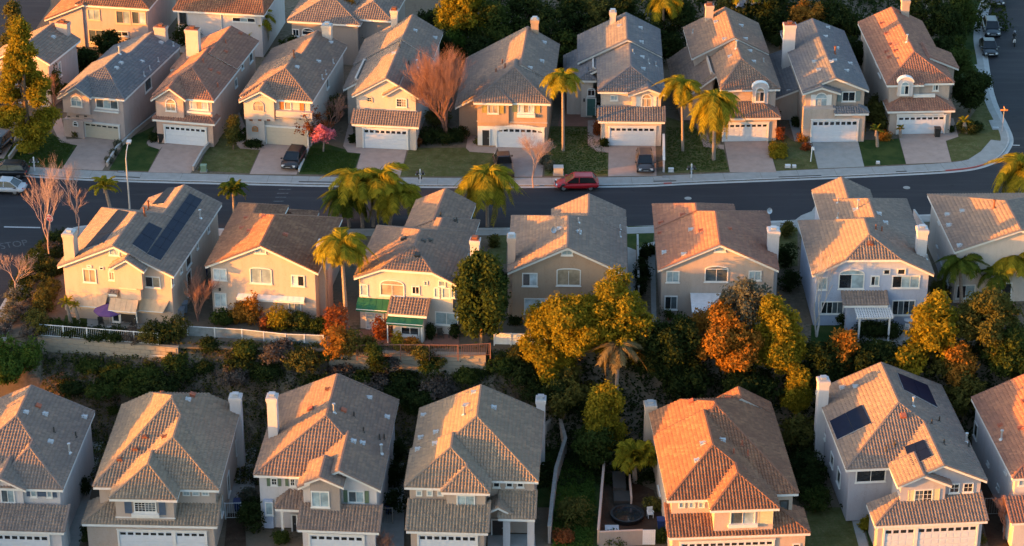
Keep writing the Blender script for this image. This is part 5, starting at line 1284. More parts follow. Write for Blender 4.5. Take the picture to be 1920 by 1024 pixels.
def cover(name, pts, n, size, kind, z=None, hgt=.3, label=None):
    """low ground cover scattered over a ground polygon given in pixels of the flat level z"""
    P_ = np.array(G(pts, z if z is not None else 0)); 
    x0, y0 = P_.min(0); x1, y1 = P_.max(0); Q_ = np.stack([rng.uniform(x0, x1, n * 3), rng.uniform(y0, y1, n * 3)], 1)
    inside = np.zeros(len(Q_), bool); j = len(P_) - 1
    for i in range(len(P_)):
        c = ((P_[i, 1] > Q_[:, 1]) != (P_[j, 1] > Q_[:, 1])) & (Q_[:, 0] < (P_[j, 0] - P_[i, 0]) * (Q_[:, 1] - P_[i, 1]) / (P_[j, 1] - P_[i, 1] + 1e-12) + P_[i, 0]); inside ^= c; j = i
    Q_ = Q_[inside][:n]; m = 6; idx = np.repeat(np.arange(len(Q_)), m)
    Pt = np.concatenate([Q_[idx] + rng.normal(0, size * .9, (len(idx), 2)), np.zeros((len(idx), 1))], 1)
    base = ground_z(Pt[:, 0], Pt[:, 1]) if z is None else np.full(len(Pt), z); Pt[:, 2] = base + rng.uniform(.02, hgt, len(Pt))
    Nn = rng.normal(0, .6, Pt.shape) + np.array((0, -.2, .9)); Nn /= np.linalg.norm(Nn, axis=1)[:, None]
    V_, Fq = quads_at(Pt, Nn, size); o = link(name, np_mesh(name, V_, Fq, LM[kind], rng.random(len(Pt)))); return tag(o, label, kind='stuff')
def slope_pt(px, py):
    """pixel to a point on the sloping ground"""
    d = ray(px, py); t = 150.
    for _ in range(40):
        q = CAM + d * t; g_ = float(ground_z(q[0], q[1])); t += (q[2] - g_) / (-d[2]) * .6
    return (CAM + d * t)
# ------------------------------------------------------------------ planting
def T_(px, pyt, h, rx, label, **k):
    """tree whose top shows at px,pyt; stands on the terrain or lot under it"""
    z = -3.
    for _ in range(60):
        x, y = gp(px, pyt, z + h)[:2]; z = .88 * z + .12 * (float(ground_z(x, y)) + (.1 if y > -13 else 0.))
    return tree(px, pyt, z, h, rx, label, base=(x, y), seed=k.pop('seed', int(px + pyt)), **k)
tree(57, 287, .12, 15.6, 3.5, 'tall golden evergreen on the lawn at the far left', kind='gold', species='conifer', n=15000, leaf=.30, name='evergreen_tree')
T_(22, 8, 9, 2.2, 'dark slim tree behind the tall golden evergreen', kind='olive', species='conifer', n=3000)
T_(93, 120, 5, 1.5, 'small reddish sparse tree right of the tall golden evergreen', kind='olive', species='loose', n=900)
tree(903, 646, .1, 9.6, 2.45, 'dense clipped glossy tree between two backs of houses', kind='green', species='oval', rz=4.4, n=9000, leaf=.36)
T_(1062, 556, 8.4, 3.7, 'large golden tree, left lobe of the pair in front of the tan house', kind='gold', n=13000, leaf=.27)
T_(1150, 508, 10.0, 3.5, 'large golden tree, taller right one of the pair before the tan house', kind='gold', n=12000, leaf=.27)
T_(1030, 640, 5.0, 2.3, 'low golden tree hanging over the slope under the large golden pair', kind='gold', n=5000, leaf=.27)
T_(1210, 590, 6.5, 1.7, 'dull green tree between the golden pair and the dark leafy tree', kind='olive', n=3200)
T_(1270, 592, 7.0, 2.6, 'dark leafy tree left of the orange tree', kind='dark', n=7500, leaf=.30)
T_(1362, 572, 7.6, 3.2, 'big orange leaved tree below the white patio cover', kind='orange', n=11000, leaf=.28)
T_(1405, 520, 7.6, 2.5, 'grey green tree behind the orange tree', kind='sage', species='loose', n=5200)
T_(1468, 542, 9.4, 2.3, 'tall yellow gold tree right of the orange tree', kind='gold', rz=4.4, n=10500, leaf=.26)
T_(1499, 684, 6.4, 1.3, 'slim golden tree above the solar roof of the front row', kind='gold', rz=2.6, n=3600, leaf=.26)
T_(1500, 780, 4.0, 1.5, 'dull bush tree left of the chimney of the solar roofed front house', kind='olive', n=2200)
T_(1140, 713, 8.2, 2.0, 'golden upright tree left of the terracotta roofed front house', kind='gold', rz=3.8, n=8000, leaf=.27)
T_(1118, 800, 4.6, 1.9, 'dark green tree under the golden upright tree', kind='green', n=3600)
T_(1060, 690, 5.4, 2.4, 'shaded green tree on the slope behind the fence of the hipped house', kind='olive', n=3800)
T_(1756, 548, 7.2, 2.2, 'olive and gold tree between the pergola house and the right edge house', kind='gold', species='oval', rz=3.3, n=5800)
T_(1800, 640, 5.6, 1.5, 'orange topped small tree below the right edge house', kind='orange', rz=2.2, n=3200)
T_(1585, 616, 5.2, 1.4, 'small orange tree below the pergola', kind='orange', species='loose', n=2200)
T_(1712, 646, 5.0, 1.5, 'small olive gold tree behind the solar roofed front house', kind='gold', n=2600)
T_(1858, 548, 7.4, 2.9, 'shady olive tree under the right edge house', kind='olive', species='loose', n=6500)
T_(1905, 612, 6.4, 2.2, 'shady green tree at the right edge above the rose roofed front house', kind='green', n=4200)
T_(1815, 700, 5., 2.0, 'shaded bushy tree right of the solar panels of the front house', kind='olive', n=3400)
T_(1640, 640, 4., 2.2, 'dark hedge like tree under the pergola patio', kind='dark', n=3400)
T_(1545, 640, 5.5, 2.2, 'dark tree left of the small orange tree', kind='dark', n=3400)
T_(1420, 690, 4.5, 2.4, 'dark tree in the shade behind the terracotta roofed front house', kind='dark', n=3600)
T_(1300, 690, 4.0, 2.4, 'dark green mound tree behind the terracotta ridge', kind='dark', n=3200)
T_(872, -34, 9.5, 3.4, 'large tree with a golden top at the top edge', kind='gold', n=9000)
T_(930, 2, 7.5, 3.0, 'dark leaved tree right of the golden topped tree', kind='green', n=5200)
T_(853, 52, 4.8, 1.5, 'small green tree behind the tall bare red tree', kind='lime', n=2200)
T_(650, -16, 7.4, 1.7, 'golden brown tree behind the roof at the top left', kind='orange', rz=2.6, n=5200)
T_(690, 34, 4.6, 2.4, 'round green tree with sunlit top behind the cream house', kind='green', n=4800)
T_(1826, 132, 5.2, 2.2, 'round green tree beside the corner house', kind='dark', n=5200)
T_(434, 214, 4.2, .85, 'slim young tree on the lawn between two driveways', kind='olive', n=1300, leaf=.22)
T_(583, 196, 4.8, 2.2, 'thin russet tree behind the pink blossom', kind='red', species='loose', n=800, leaf=.24)
T_(604, 236, 3.1, 1.25, 'pink blossom tree on the lawn beside the black car', kind='pink', species='loose', rz=1., n=1100, leaf=.2, trunk='barkgrey', name='blossom_tree')
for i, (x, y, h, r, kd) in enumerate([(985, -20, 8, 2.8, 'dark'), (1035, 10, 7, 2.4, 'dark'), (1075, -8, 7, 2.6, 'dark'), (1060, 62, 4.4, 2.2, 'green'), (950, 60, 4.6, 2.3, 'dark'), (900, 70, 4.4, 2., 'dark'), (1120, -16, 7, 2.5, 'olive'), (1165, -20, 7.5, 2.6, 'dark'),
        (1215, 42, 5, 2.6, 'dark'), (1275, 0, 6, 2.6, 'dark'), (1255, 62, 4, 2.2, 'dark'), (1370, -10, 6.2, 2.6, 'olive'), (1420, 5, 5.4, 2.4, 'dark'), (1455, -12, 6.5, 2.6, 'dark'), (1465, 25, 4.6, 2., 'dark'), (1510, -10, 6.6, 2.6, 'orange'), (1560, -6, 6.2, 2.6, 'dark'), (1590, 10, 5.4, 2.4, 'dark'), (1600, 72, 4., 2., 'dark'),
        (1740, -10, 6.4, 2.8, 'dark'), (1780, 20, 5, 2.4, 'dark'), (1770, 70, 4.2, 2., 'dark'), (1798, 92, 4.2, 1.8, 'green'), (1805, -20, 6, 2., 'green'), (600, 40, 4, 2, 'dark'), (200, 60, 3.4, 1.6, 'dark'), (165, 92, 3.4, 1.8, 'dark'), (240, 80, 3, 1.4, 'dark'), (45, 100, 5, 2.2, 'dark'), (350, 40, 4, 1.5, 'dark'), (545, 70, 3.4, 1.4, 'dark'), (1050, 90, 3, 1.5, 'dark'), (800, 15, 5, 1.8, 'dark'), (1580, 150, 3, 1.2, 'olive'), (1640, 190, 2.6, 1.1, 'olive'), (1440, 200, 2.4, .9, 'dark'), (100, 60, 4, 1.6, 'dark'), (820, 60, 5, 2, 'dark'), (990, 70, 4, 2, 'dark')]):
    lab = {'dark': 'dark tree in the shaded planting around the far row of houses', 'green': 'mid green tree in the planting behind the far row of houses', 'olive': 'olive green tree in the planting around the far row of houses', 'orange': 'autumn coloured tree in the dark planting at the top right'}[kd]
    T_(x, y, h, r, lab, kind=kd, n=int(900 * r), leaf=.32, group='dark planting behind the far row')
Z_ = .11
palm(1056, 283, Z_, 0, 'slim palm on the lawn right of the tan clapboard house', top=(1055, 148), n=18, sc=.82, r=.14)
palm(1280, 283, Z_, 0, 'tall palm, left of the pair on the lawn', top=(1278, 165), n=20, sc=.88, r=.13)
palm(1338, 300, Z_, 0, 'palm with long hanging golden fronds, right of the pair on the lawn', top=(1340, 190), n=30, sc=1.1, r=.17, style='weep', skirt=4)
palm(208, 400, Z_, 0, 'small yellow palm beside the street lamp', top=(196, 350), n=16, sc=.95, r=.16, style='date')
palm(440, 405, Z_, 0, 'bushy palm at the kerb above the orange tiled house', top=(437, 356), n=26, sc=.95, r=.15, kind='palmgreen', style='date')
palm(700, 425, Z_, 0, 'golden palm cluster leaning over the street', top=(706, 346), n=24, sc=1.25, style='queen')
palm(655, 425, Z_, 0, 'green palm left of the golden palm cluster', top=(648, 376), n=20, sc=.95, kind='palmgreen')
palm(680, 427, Z_, 0, 'golden palm leaning left in the cluster over the street', top=(668, 342), n=17, sc=1.05)
palm(730, 430, Z_, 0, 'golden palm behind the white house with green awnings', top=(742, 370), n=17, sc=1.0)
palm(914, 425, Z_, 0, 'weeping round palm over the street', top=(912, 332), n=30, sc=1.2, style='weep', skirt=2)
palm(650, 618, Z_, 0, 'tall queen palm in the back garden left of the green awnings', top=(640, 462), n=30, sc=.98, r=.17)
palm(1156, 745, -3., 0, 'ragged palm with dry fronds below the large golden tree', top=(1158, 655), n=13, sc=.8, kind='dry', style='weep', skirt=8, base=None)
palm(1802, 572, Z_, 0, 'green palm left of the right edge house', top=(1800, 498), n=22, sc=.85, kind='palmgreen')
palm(1850, 575, Z_, 0, 'drooping palm before the right edge house', top=(1862, 520), n=12, sc=.66, kind='palmgreen')
palm(1905, 560, Z_, 0, 'bright golden palm at the right edge of the picture', top=(1903, 490), n=26, sc=.95)
palm(1925, 400, Z_, 0, 'golden palm cut by the right edge beside the street', top=(1918, 322), n=34, sc=1.15)
palm(1243, 92, Z_, 0, 'tall golden palm behind the far row at the top', top=(1244, 2), n=18, sc=1.)
palm(1400, 75, Z_, 0, 'golden palm at the top edge above the slate roof', top=(1402, -22), n=16, sc=.95)
palm(1058, 80, Z_, 0, 'tall thin palm trunk in the shaded trees behind the far row', top=(1056, -60), n=10, sc=.8)
palm(485, 95, Z_, 0, 'small palm with a golden spear behind the peach house', top=(484, 36), n=14, sc=.78)
palm(133, 606, Z_, 0, 'short palm at the corner of the solar house garden', top=(124, 568), n=14, sc=.5, style='date')
palm(148, 606, Z_, 0, 'short palm beside the corner garden palm', top=(140, 574), n=10, sc=.42, style='date')
palm(1812, 250, Z_, 0, 'small golden palm on the corner lawn', top=(1808, 228), n=12, sc=.5, style='date')
palm(1645, 275, Z_, 0, 'low dark palm between two garages', top=(1643, 244), n=12, sc=.5, kind='palmgreen', style='date')
palm(1688, 258, Z_, 0, 'little palm left of the corner house garage', top=(1688, 240), n=10, sc=.32, kind='palmgreen', style='fan')
palm(1190, 905, -6.98, 0, 'round fan palm in the yard left of the terracotta roofed house', top=(1190, 858), n=46, sc=1.35, kind='palm', style='fan', r=.2)
MAT['barkpink'] = plain('pinkish_bark', (.36, .25, .21), .95, .1, .25, 6)
# bare trees
bare(838, 262, Z_, 10.2, .42, 'tall bare tree with reddish branches between two far row houses', 'barkred', depth=6, seed=4, nb=3, stems=6, up=.6, r0=.09)
bare(146, 438, Z_, 7.6, .5, 'bare pinkish tree at the street corner', 'barkpink', depth=5, seed=9, nb=3, r0=.075)
bare(94, 492, Z_, 9.2, .42, 'taller bare tree left of the street corner tree', 'barkpink', depth=5, seed=12, nb=3, r0=.09)
bare(1000, 350, Z_, 5.8, .6, 'small bare tree at the kerb left of the red car', 'barkpink', depth=6, seed=3, nb=3, r0=.08)
bare(30, 556, Z_, 4.8, .6, 'thin bare tree at the left edge beside the road', 'barkpink', depth=5, seed=5, nb=3, r0=.07)
bare(103, 205, Z_, 5.0, .35, 'small bare reddish tree right of the tall golden evergreen', 'barkred', depth=4, seed=6, nb=3, stems=2)
bare(372, 602, Z_, 4.2, .45, 'twiggy red bush tree between the solar house and the orange tiled house', 'barkred', depth=5, seed=7, nb=3, stems=4)
bare(1531, 632, Z_, 8.0, .35, 'pale bare tree at the left of the pergola house', 'barkwhite', depth=5, seed=8, nb=2, stems=2, r0=.1)
bare(1882, 1010, -6.95, 4.2, .5, 'small bare tree beside the rose roofed front house', 'barkred', depth=5, seed=10, nb=3)
bare(714, 1045, -6.95, 2.4, .6, 'russet twiggy bush before the garage with shuttered windows', 'barkred', depth=4, seed=11, nb=4, stems=3)
bare(620, 260, Z_, 4.8, .7, 'fine bare tree behind the pink blossom tree', 'barkred', depth=5, seed=14, nb=3)
# shrubs
SL = 'clipped bushes on the bank at the street corner'
for i, (x, y, r, k) in enumerate([(318, 352, 1.0, 'dark'), (290, 385, 1., 'dark'), (262, 420, 1., 'grey'), (238, 462, 1.1, 'dark'), (296, 432, .9, 'dark'), (205, 500, 1., 'dark'), (252, 505, 1., 'olive'), (170, 545, 1.1, 'dark'), (232, 548, 1.2, 'dark'), (128, 560, .9, 'dark'), (290, 520, .9, 'dark'),
        (200, 600, 1.3, 'olive'), (265, 612, 1.0, 'olive'), (105, 600, 1.1, 'dark'), (135, 662, 1.1, 'dark'), (195, 680, 1.2, 'grey'), (70, 660, 1.0, 'sage'), (110, 745, 1.3, 'grey'), (35, 770, 1.2, 'sage'), (170, 770, 1.3, 'dark'), (225, 720, 1.2, 'olive'), (60, 720, .9, 'sage'), (155, 840, 1.2, 'grey'), (240, 660, 1.2, 'olive'), (150, 485, .9, 'green'), (185, 445, .9, 'green'), (225, 400, .8, 'green'), (262, 360, .8, 'green'), (10, 830, 1., 'grey')]):
    q = slope_pt(x / 2.694, 320 + y / 2.694); lab = {'dark': 'dark clipped bush on the bank at the street corner', 'olive': 'olive clipped bush on the bank at the street corner', 'grey': 'grey brown bush on the bank at the street corner', 'sage': 'pale sage bush near the kerb at the left edge', 'green': 'green bush close to the curved kerb at the street corner'}[k]
    shrub(x, y, 0, r, r * 1.1, lab, k, n=620, leaf=.15, group=SL, base=(q[0], q[1]), tight=True).location.z = max(q[2], .05)
for (x, y, r, k, lab) in [(22, 40, 1.9, 'lime', 'bright green round bush at the left edge above the front row'), (140, 50, 1.7, 'lime', 'bright green round bush beside the thin white fence line'), (62, 115, 1.5, 'lime', 'bright green bush between two others at the left edge'), (0, 130, 1.5, 'lime', 'bright green bush lowest at the left edge')]:
    q = slope_pt(x / 2.8125, 660 + (y + 35) / 2.8125); o = shrub(x, y, 0, r, r * 1.5, lab, k, n=1600, leaf=.2, base=(q[0], q[1]), group='bright bushes at the left'); o.location.z = q[2]
def sh(v, lst, z=.1, group='garden shrubs'):
    for (x, y, r, h, k, lab) in lst:
        p = PX(v, [(x, y)])[0]
        if z is None: q = slope_pt(*p); o = shrub(x, y, 0, r, h, lab, k, n=int(700 * r + 300), leaf=.2, base=(q[0], q[1]), group=group); o.location.z = q[2]
        else: shrub(p[0], p[1], z, r, h, lab, k, n=int(700 * r + 250), leaf=.18, group=group)
sh(V22, [(100, 770, 1.2, 1.3, 'green', 'green bush at the left end of the row behind the glass fence'), (178, 765, 1.0, 2.1, 'orange', 'orange bush under the narrow white awning'), (250, 775, 1.0, 2.8, 'orange', 'taller orange gold bush under the white awning'), (330, 800, .8, 1.4, 'red', 'reddish bush behind the glass fence'), (375, 800, 1.4, 2.2, 'gold', 'golden bush in the middle behind the glass fence'), (450, 800, 1.2, 1.8, 'olive', 'olive bush behind the glass fence'), (520, 805, 1.2, 1.7, 'green', 'green bush near the right end of the glass fence'), (590, 815, 1.1, 1.3, 'green', 'low green bush at the right end of the glass fence'),
    (675, 835, 1.1, 3.2, 'red', 'red and orange bush left of the palm trunk'), (660, 945, 1.3, 3.2, 'orange', 'large orange bush hanging over the retaining wall'), (740, 930, 1.3, 2.6, 'olive', 'olive bush right of the large orange bush'), (905, 850, .9, 1.9, 'red', 'round russet bush before the green awning'), (988, 905, .5, 1.7, 'gold', 'small bright yellow bush before the white table'), (820, 905, 1.1, 1.2, 'olive', 'dry olive bush behind the retaining wall'), (1060, 915, .9, 1.3, 'orange', 'dry orange bush at the red railing'), (865, 960, .9, 1.6, 'green', 'green bush draped over the retaining wall'), (1100, 945, .9, 1.1, 'olive', 'trailing bush on the wall below the red railing')])
sh(V21, [(200, 830, 1.3, 2.4, 'olive', 'olive bush at the corner of the ivy fence'), (225, 700, 1.1, 2.0, 'olive', 'golden olive bush beside the short palms'), (380, 835, 1.3, 1.1, 'dark', 'dark ivy bush on the corner fence'), (480, 845, 1.3, 1.0, 'dark', 'dark ivy bush on the fence under the purple umbrella'), (580, 855, 1.3, 1.1, 'dark', 'dark ivy bush on the fence below the round table'), (680, 860, 1.3, 1.2, 'grey', 'greyish ivy bush on the fence'), (820, 870, 1.6, 2.2, 'dark', 'big dark bush at the end of the ivy fence'), (900, 860, 1.3, 2.2, 'olive', 'olive bush at the end of the ivy fence'), (760, 870, 1.2, 1.9, 'olive', 'dull bush left of the big dark bush'), (290, 820, 1.1, 1.3, 'green', 'green ivy bush on the corner fence')], z=.0)
sh(V31, [(845, 775, .55, .9, 'dark', 'clipped bush left of the peach house garage'), (415, 750, .4, .7, 'olive', 'potted shrub by the wall niche'), (880, 500, .6, .5, 'green', 'green shrub between the houses'), (600, 890, .35, .5, 'sage', 'flowering shrub at the lower end of the driveway wall'), (625, 850, .35, .5, 'sage', 'flowering shrub beside the driveway wall'), (650, 805, .4, .6, 'sage', 'flowering shrub near the garage end of the driveway wall'), (520, 740, .0 + .3, .4, 'olive', 'tiny shrub before the beige garage')])
sh(V33, [(105, 800, 1.2, .55, 'dark', 'low clipped hedge in front of the round niche'), (690, 790, .4, 1.1, 'dark', 'potted plant left of the white garage door'), (975, 790, .5, 1.4, 'dark', 'potted plant right of the white garage door'), (995, 800, .5, .9, 'red', 'red leaved shrub right of the white garage'), (1060, 780, 1.3, 1.6, 'dark', 'dark bush under the tall bare tree'), (1150, 780, 1.4, 1.5, 'dark', 'second dark bush under the tall bare tree'), (1230, 770, 1.2, 1.3, 'dark', 'dark bush beside the entry path'), (1110, 690, 1.6, 2.2, 'olive', 'scrubby bush at the foot of the tall bare tree'), (545, 640, 1.5, 2.4, 'olive', 'scrubby bush between two far row houses'), (650, 780, .4, .8, 'dark', 'slim dark shrub beside the entry path')])
sh(V35, [(800, 800, .55, .8, 'dark', 'round bush left of the garage with the dark car'), (765, 740, .5, 1.6, 'red', 'reddish climbing shrub by the garage side'), (470, 900, .7, 1.2, 'sage', 'dry grassy bush at the driveway edge'), (500, 930, .5, .9, 'sage', 'dry grassy bush beside the utility box'), (120, 790, .5, .4, 'olive', 'low plant before the stone entry')])
sh(V37, [(375, 765, .6, 1., 'red', 'reddish bush behind the palm trunk'), (705, 770, .5, 1.6, 'red', 'russet bush right of the brown garage'), (695, 830, 1.1, .7, 'gold', 'sunlit yellow groundcover bush on the lawn'), (700, 860, 1.0, .5, 'gold', 'sunlit low yellow bush nearer the pavement'), (840, 775, .8, .8, 'orange', 'orange flowering shrub at the garage corner'), (870, 735, .45, 1.4, 'red', 'potted red plant left of the concrete driveway'), (850, 820, .5, .6, 'red', 'brown shrub beside the white sign post'), (1145, 750, .5, 1.3, 'orange', 'orange potted shrub right of the concrete driveway garage'), (810, 690, .7, .9, 'dark', 'dark shrub beside the entry path')])
sh(V39, [(325, 720, .9, 2.0, 'olive', 'scrubby bush between the last two garages'), (350, 770, .7, .9, 'orange', 'orange tinted shrub between the last two garages'), (300, 600, .9, 1.8, 'olive', 'olive shrub in the gap before the corner house'), (790, 720, 1.1, 1.0, 'olive', 'spreading shrub on the corner lawn'), (840, 720, 1.1, .9, 'dark', 'dark spreading shrub on the corner lawn'), (700, 720, .5, .5, 'dark', 'low shrub right of the wheelie bin'), (755, 250, .8, 2.6, 'green', 'tall narrow hedge bush beside the side road bank'), (750, 320, .8, 2.6, 'green', 'tall hedge bush nearer the corner house'), (765, 180, .8, 2.6, 'green', 'tall hedge bush farther along the bank')])
sh(V23, [(1140, 640, .6, 2.2, 'dark', 'narrow dark hedge between two concrete paths'), (1140, 540, .6, 2., 'dark', 'narrow dark hedge farther along the concrete path'), (1150, 450, .6, 1.6, 'dark', 'dark hedge nearest the street between the paths'), (500, 770, .6, .6, 'dark', 'low plant at the foot of the tan house wall'), (75, 850, .35, 1.5, 'dark', 'potted cypress left of the lower window'), (195, 845, .35, 1.6, 'dark', 'potted cypress right of the lower window'), (420, 600, 1.2, 2., 'dark', 'dark bush in the gap left of the tan house'), (395, 380, .6, 1., 'olive', 'small bush near the gap to the street')])
sh(V25, [(800, 330, .8, 1.5, 'olive', 'yellow green bush near the near kerb'), (790, 480, 1.1, 2.2, 'dark', 'dark bush between the patio cover house and the pale blue house'), (800, 600, 1.2, 2., 'dark', 'lower dark bush in the gap beside the pale blue house'), (110, 420, .5, .9, 'dark', 'dark shrub on the concrete path'), (210, 740, 1.1, 1.3, 'green', 'green bush under the lower left window'), (70, 560, .9, 1.8, 'dark', 'dark bush in the gap left of the patio cover house')])
sh(V26, [(450, 830, 1.6, 1.4, 'dark', 'dark hedge before the white pergola'), (540, 830, 1.5, 1.3, 'dark', 'dark hedge right of the pergola posts'), (330, 770, 1.1, 1.2, 'dark', 'dark rounded hedge left of the pergola'), (1050, 620, .9, 1.6, 'dark', 'dark shrub before the sliding door'), (810, 640, 1., 1.8, 'olive', 'olive bush left of the green palm')])
sh(V11, [(500, 1000, 1.2, 2., 'dark', 'dark bush between the first two front row houses'), (430, 760, 1., 1.8, 'dark', 'dark bush in the narrow gap of the front row'), (1330, 900, 1.3, 2.4, 'dark', 'dark bush left of the bluish entry'), (1315, 800, .8, 1.6, 'sage', 'white flowering bush in the front row gap'), (520, 400, 1.2, 1.2, 'dark', 'dark bush behind the first front row gap')], z=ZL)
sh(V13, [(150, 940, 1.2, 2.6, 'dark', 'tall dark bush left of the porch path'), (130, 820, .9, 1.4, 'sage', 'pale flowering bush beside the bluish entry'), (900, 860, 1., 2.4, 'dark', 'dark bush right of the third front garage'), (900, 700, 1.1, 2., 'dark', 'dark bush in the gap between the middle front houses'), (900, 560, 1.2, 2., 'dark', 'upper dark bush in the gap between the middle front houses'), (300, 1000, .7, .8, 'green', 'small plants at the porch steps')], z=ZL)
sh(V14, [(960, 900, 1.9, 2.2, 'olive', 'large rounded brown green bush on the shaded strip'), (890, 1000, 1.0, .9, 'red', 'low reddish bush at the corner porch'), (1020, 600, 1.5, 1.6, 'dark', 'dark bush in the shaded strip')], z=ZL)
sh(V15, [(1140, 540, 1.3, 2.4, 'dark', 'dark bush right of the terracotta roof'), (1180, 700, 1.6, 2.6, 'dark', 'broad dark bush right of the terracotta roof'), (1200, 820, 1.6, 1.8, 'green', 'green bush left of the entrance columns'), (140, 1000, 1.1, .8, 'green', 'green bush outside the yard wall'), (350, 840, .8, 1.3, 'olive', 'bush beside the white chair'), (385, 1000, .6, 1., 'green', 'bush right of the white gate')], z=ZL)
sh(V16, [(330, 830, 1.0, 1.2, 'dark', 'dark bush beside the narrow concrete path'), (410, 930, .7, 1.0, 'gold', 'gold tinted bush along the narrow path'), (100, 760, 1.5, 2.2, 'dark', 'dark bush at the left wall of the solar roofed front house'), (60, 640, 1.4, 2.4, 'dark', 'dark bush behind the solar roofed front house wall'), (990, 1000, .6, .6, 'olive', 'low bush right of the last garage')], z=ZL)
k_ = 0
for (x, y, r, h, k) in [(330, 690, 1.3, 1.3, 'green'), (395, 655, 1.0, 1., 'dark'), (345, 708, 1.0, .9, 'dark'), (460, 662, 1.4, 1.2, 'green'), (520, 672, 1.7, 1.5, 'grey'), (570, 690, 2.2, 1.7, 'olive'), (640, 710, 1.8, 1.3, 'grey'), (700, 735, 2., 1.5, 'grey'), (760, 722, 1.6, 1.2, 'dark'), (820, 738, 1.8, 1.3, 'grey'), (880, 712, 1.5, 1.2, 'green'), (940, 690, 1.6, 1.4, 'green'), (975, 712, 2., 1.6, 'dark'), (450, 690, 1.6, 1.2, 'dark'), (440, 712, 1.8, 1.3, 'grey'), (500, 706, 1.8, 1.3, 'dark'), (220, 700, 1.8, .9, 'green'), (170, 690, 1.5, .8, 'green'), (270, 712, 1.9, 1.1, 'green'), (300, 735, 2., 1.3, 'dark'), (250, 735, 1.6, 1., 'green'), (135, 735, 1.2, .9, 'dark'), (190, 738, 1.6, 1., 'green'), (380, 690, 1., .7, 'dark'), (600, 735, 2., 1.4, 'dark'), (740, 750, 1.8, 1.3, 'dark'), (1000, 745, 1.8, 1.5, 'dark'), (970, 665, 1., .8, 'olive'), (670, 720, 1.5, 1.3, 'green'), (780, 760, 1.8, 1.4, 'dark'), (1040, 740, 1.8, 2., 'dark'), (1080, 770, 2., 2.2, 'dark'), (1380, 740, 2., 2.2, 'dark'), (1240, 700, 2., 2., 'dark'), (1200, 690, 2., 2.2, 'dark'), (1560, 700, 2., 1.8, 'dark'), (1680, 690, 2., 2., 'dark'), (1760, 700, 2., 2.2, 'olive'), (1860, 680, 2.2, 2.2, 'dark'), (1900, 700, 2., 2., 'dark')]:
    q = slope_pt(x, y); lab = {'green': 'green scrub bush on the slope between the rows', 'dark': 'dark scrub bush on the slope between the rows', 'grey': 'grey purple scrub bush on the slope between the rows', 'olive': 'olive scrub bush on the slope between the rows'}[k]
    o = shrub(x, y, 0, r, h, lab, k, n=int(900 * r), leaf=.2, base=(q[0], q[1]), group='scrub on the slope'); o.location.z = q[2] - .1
rs_ = random.Random(5); n_ = 0
for i in range(30):
    px_, py_ = rs_.uniform(90, 1010), rs_.uniform(668, 775)
    if py_ > 700 and not (180 < px_ < 260 or 460 < px_ < 500 or 740 < px_ < 790 or px_ > 1015): continue
    k = rs_.choice(['green', 'dark', 'dark', 'grey', 'olive']); r = rs_.uniform(.5, 1.3); q = slope_pt(px_, py_)
    o = shrub(px_, py_, 0, r, r * .8, {'green': 'green', 'dark': 'dark', 'grey': 'grey purple', 'olive': 'olive'}[k] + ' low scrub bush on the slope between the rows', k, n=int(700 * r), leaf=.17, base=(q[0], q[1]), group='scrub on the slope'); o.location.z = q[2] - .1
cover('slope_scrub', [(80, 640), (1000, 655), (1020, 790), (60, 780)], 4500, .12, 'green', label=None, hgt=.35); cover('slope_dry_scrub', [(80, 640), (1000, 655), (1020, 790), (60, 780)], 4500, .12, 'grey', hgt=.4); cover('slope_brush', [(80, 640), (1000, 655), (1020, 790), (60, 780)], 3500, .13, 'olive', hgt=.5); cover('slope_ivy', [(80, 640), (1000, 655), (1020, 790), (60, 780)], 1200, .16, 'dark', hgt=.5)
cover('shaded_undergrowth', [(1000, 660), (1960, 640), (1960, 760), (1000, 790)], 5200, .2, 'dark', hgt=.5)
cover('bank_groundcover', [(1030, 860), (1115, 880), (1110, 1050), (1040, 1050)], 2200, .13, 'lime', z=-6.98, hgt=.3)
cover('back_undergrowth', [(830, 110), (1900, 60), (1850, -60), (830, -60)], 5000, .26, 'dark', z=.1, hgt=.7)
cover('garden_undergrowth', [(440, 740 / 3), (470, 240), (470, 262), (440, 268)], 200, .12, 'green', z=.1, hgt=.2)
for i, (v, pts) in enumerate([(V31, [(170, 735), (300, 745), (400, 800), (340, 910), (60, 890)]), (V33, [(420, 810), (680, 845), (640, 950), (370, 945)]), (V35, [(500, 700), (700, 700), (815, 850), (815, 955), (490, 955)]), (V37, [(90, 700), (240, 700), (400, 825), (425, 935), (90, 940)])]):
    cover('lawn_grass', PX(v, pts), 2600, .05, 'grass', z=.112, hgt=.03)
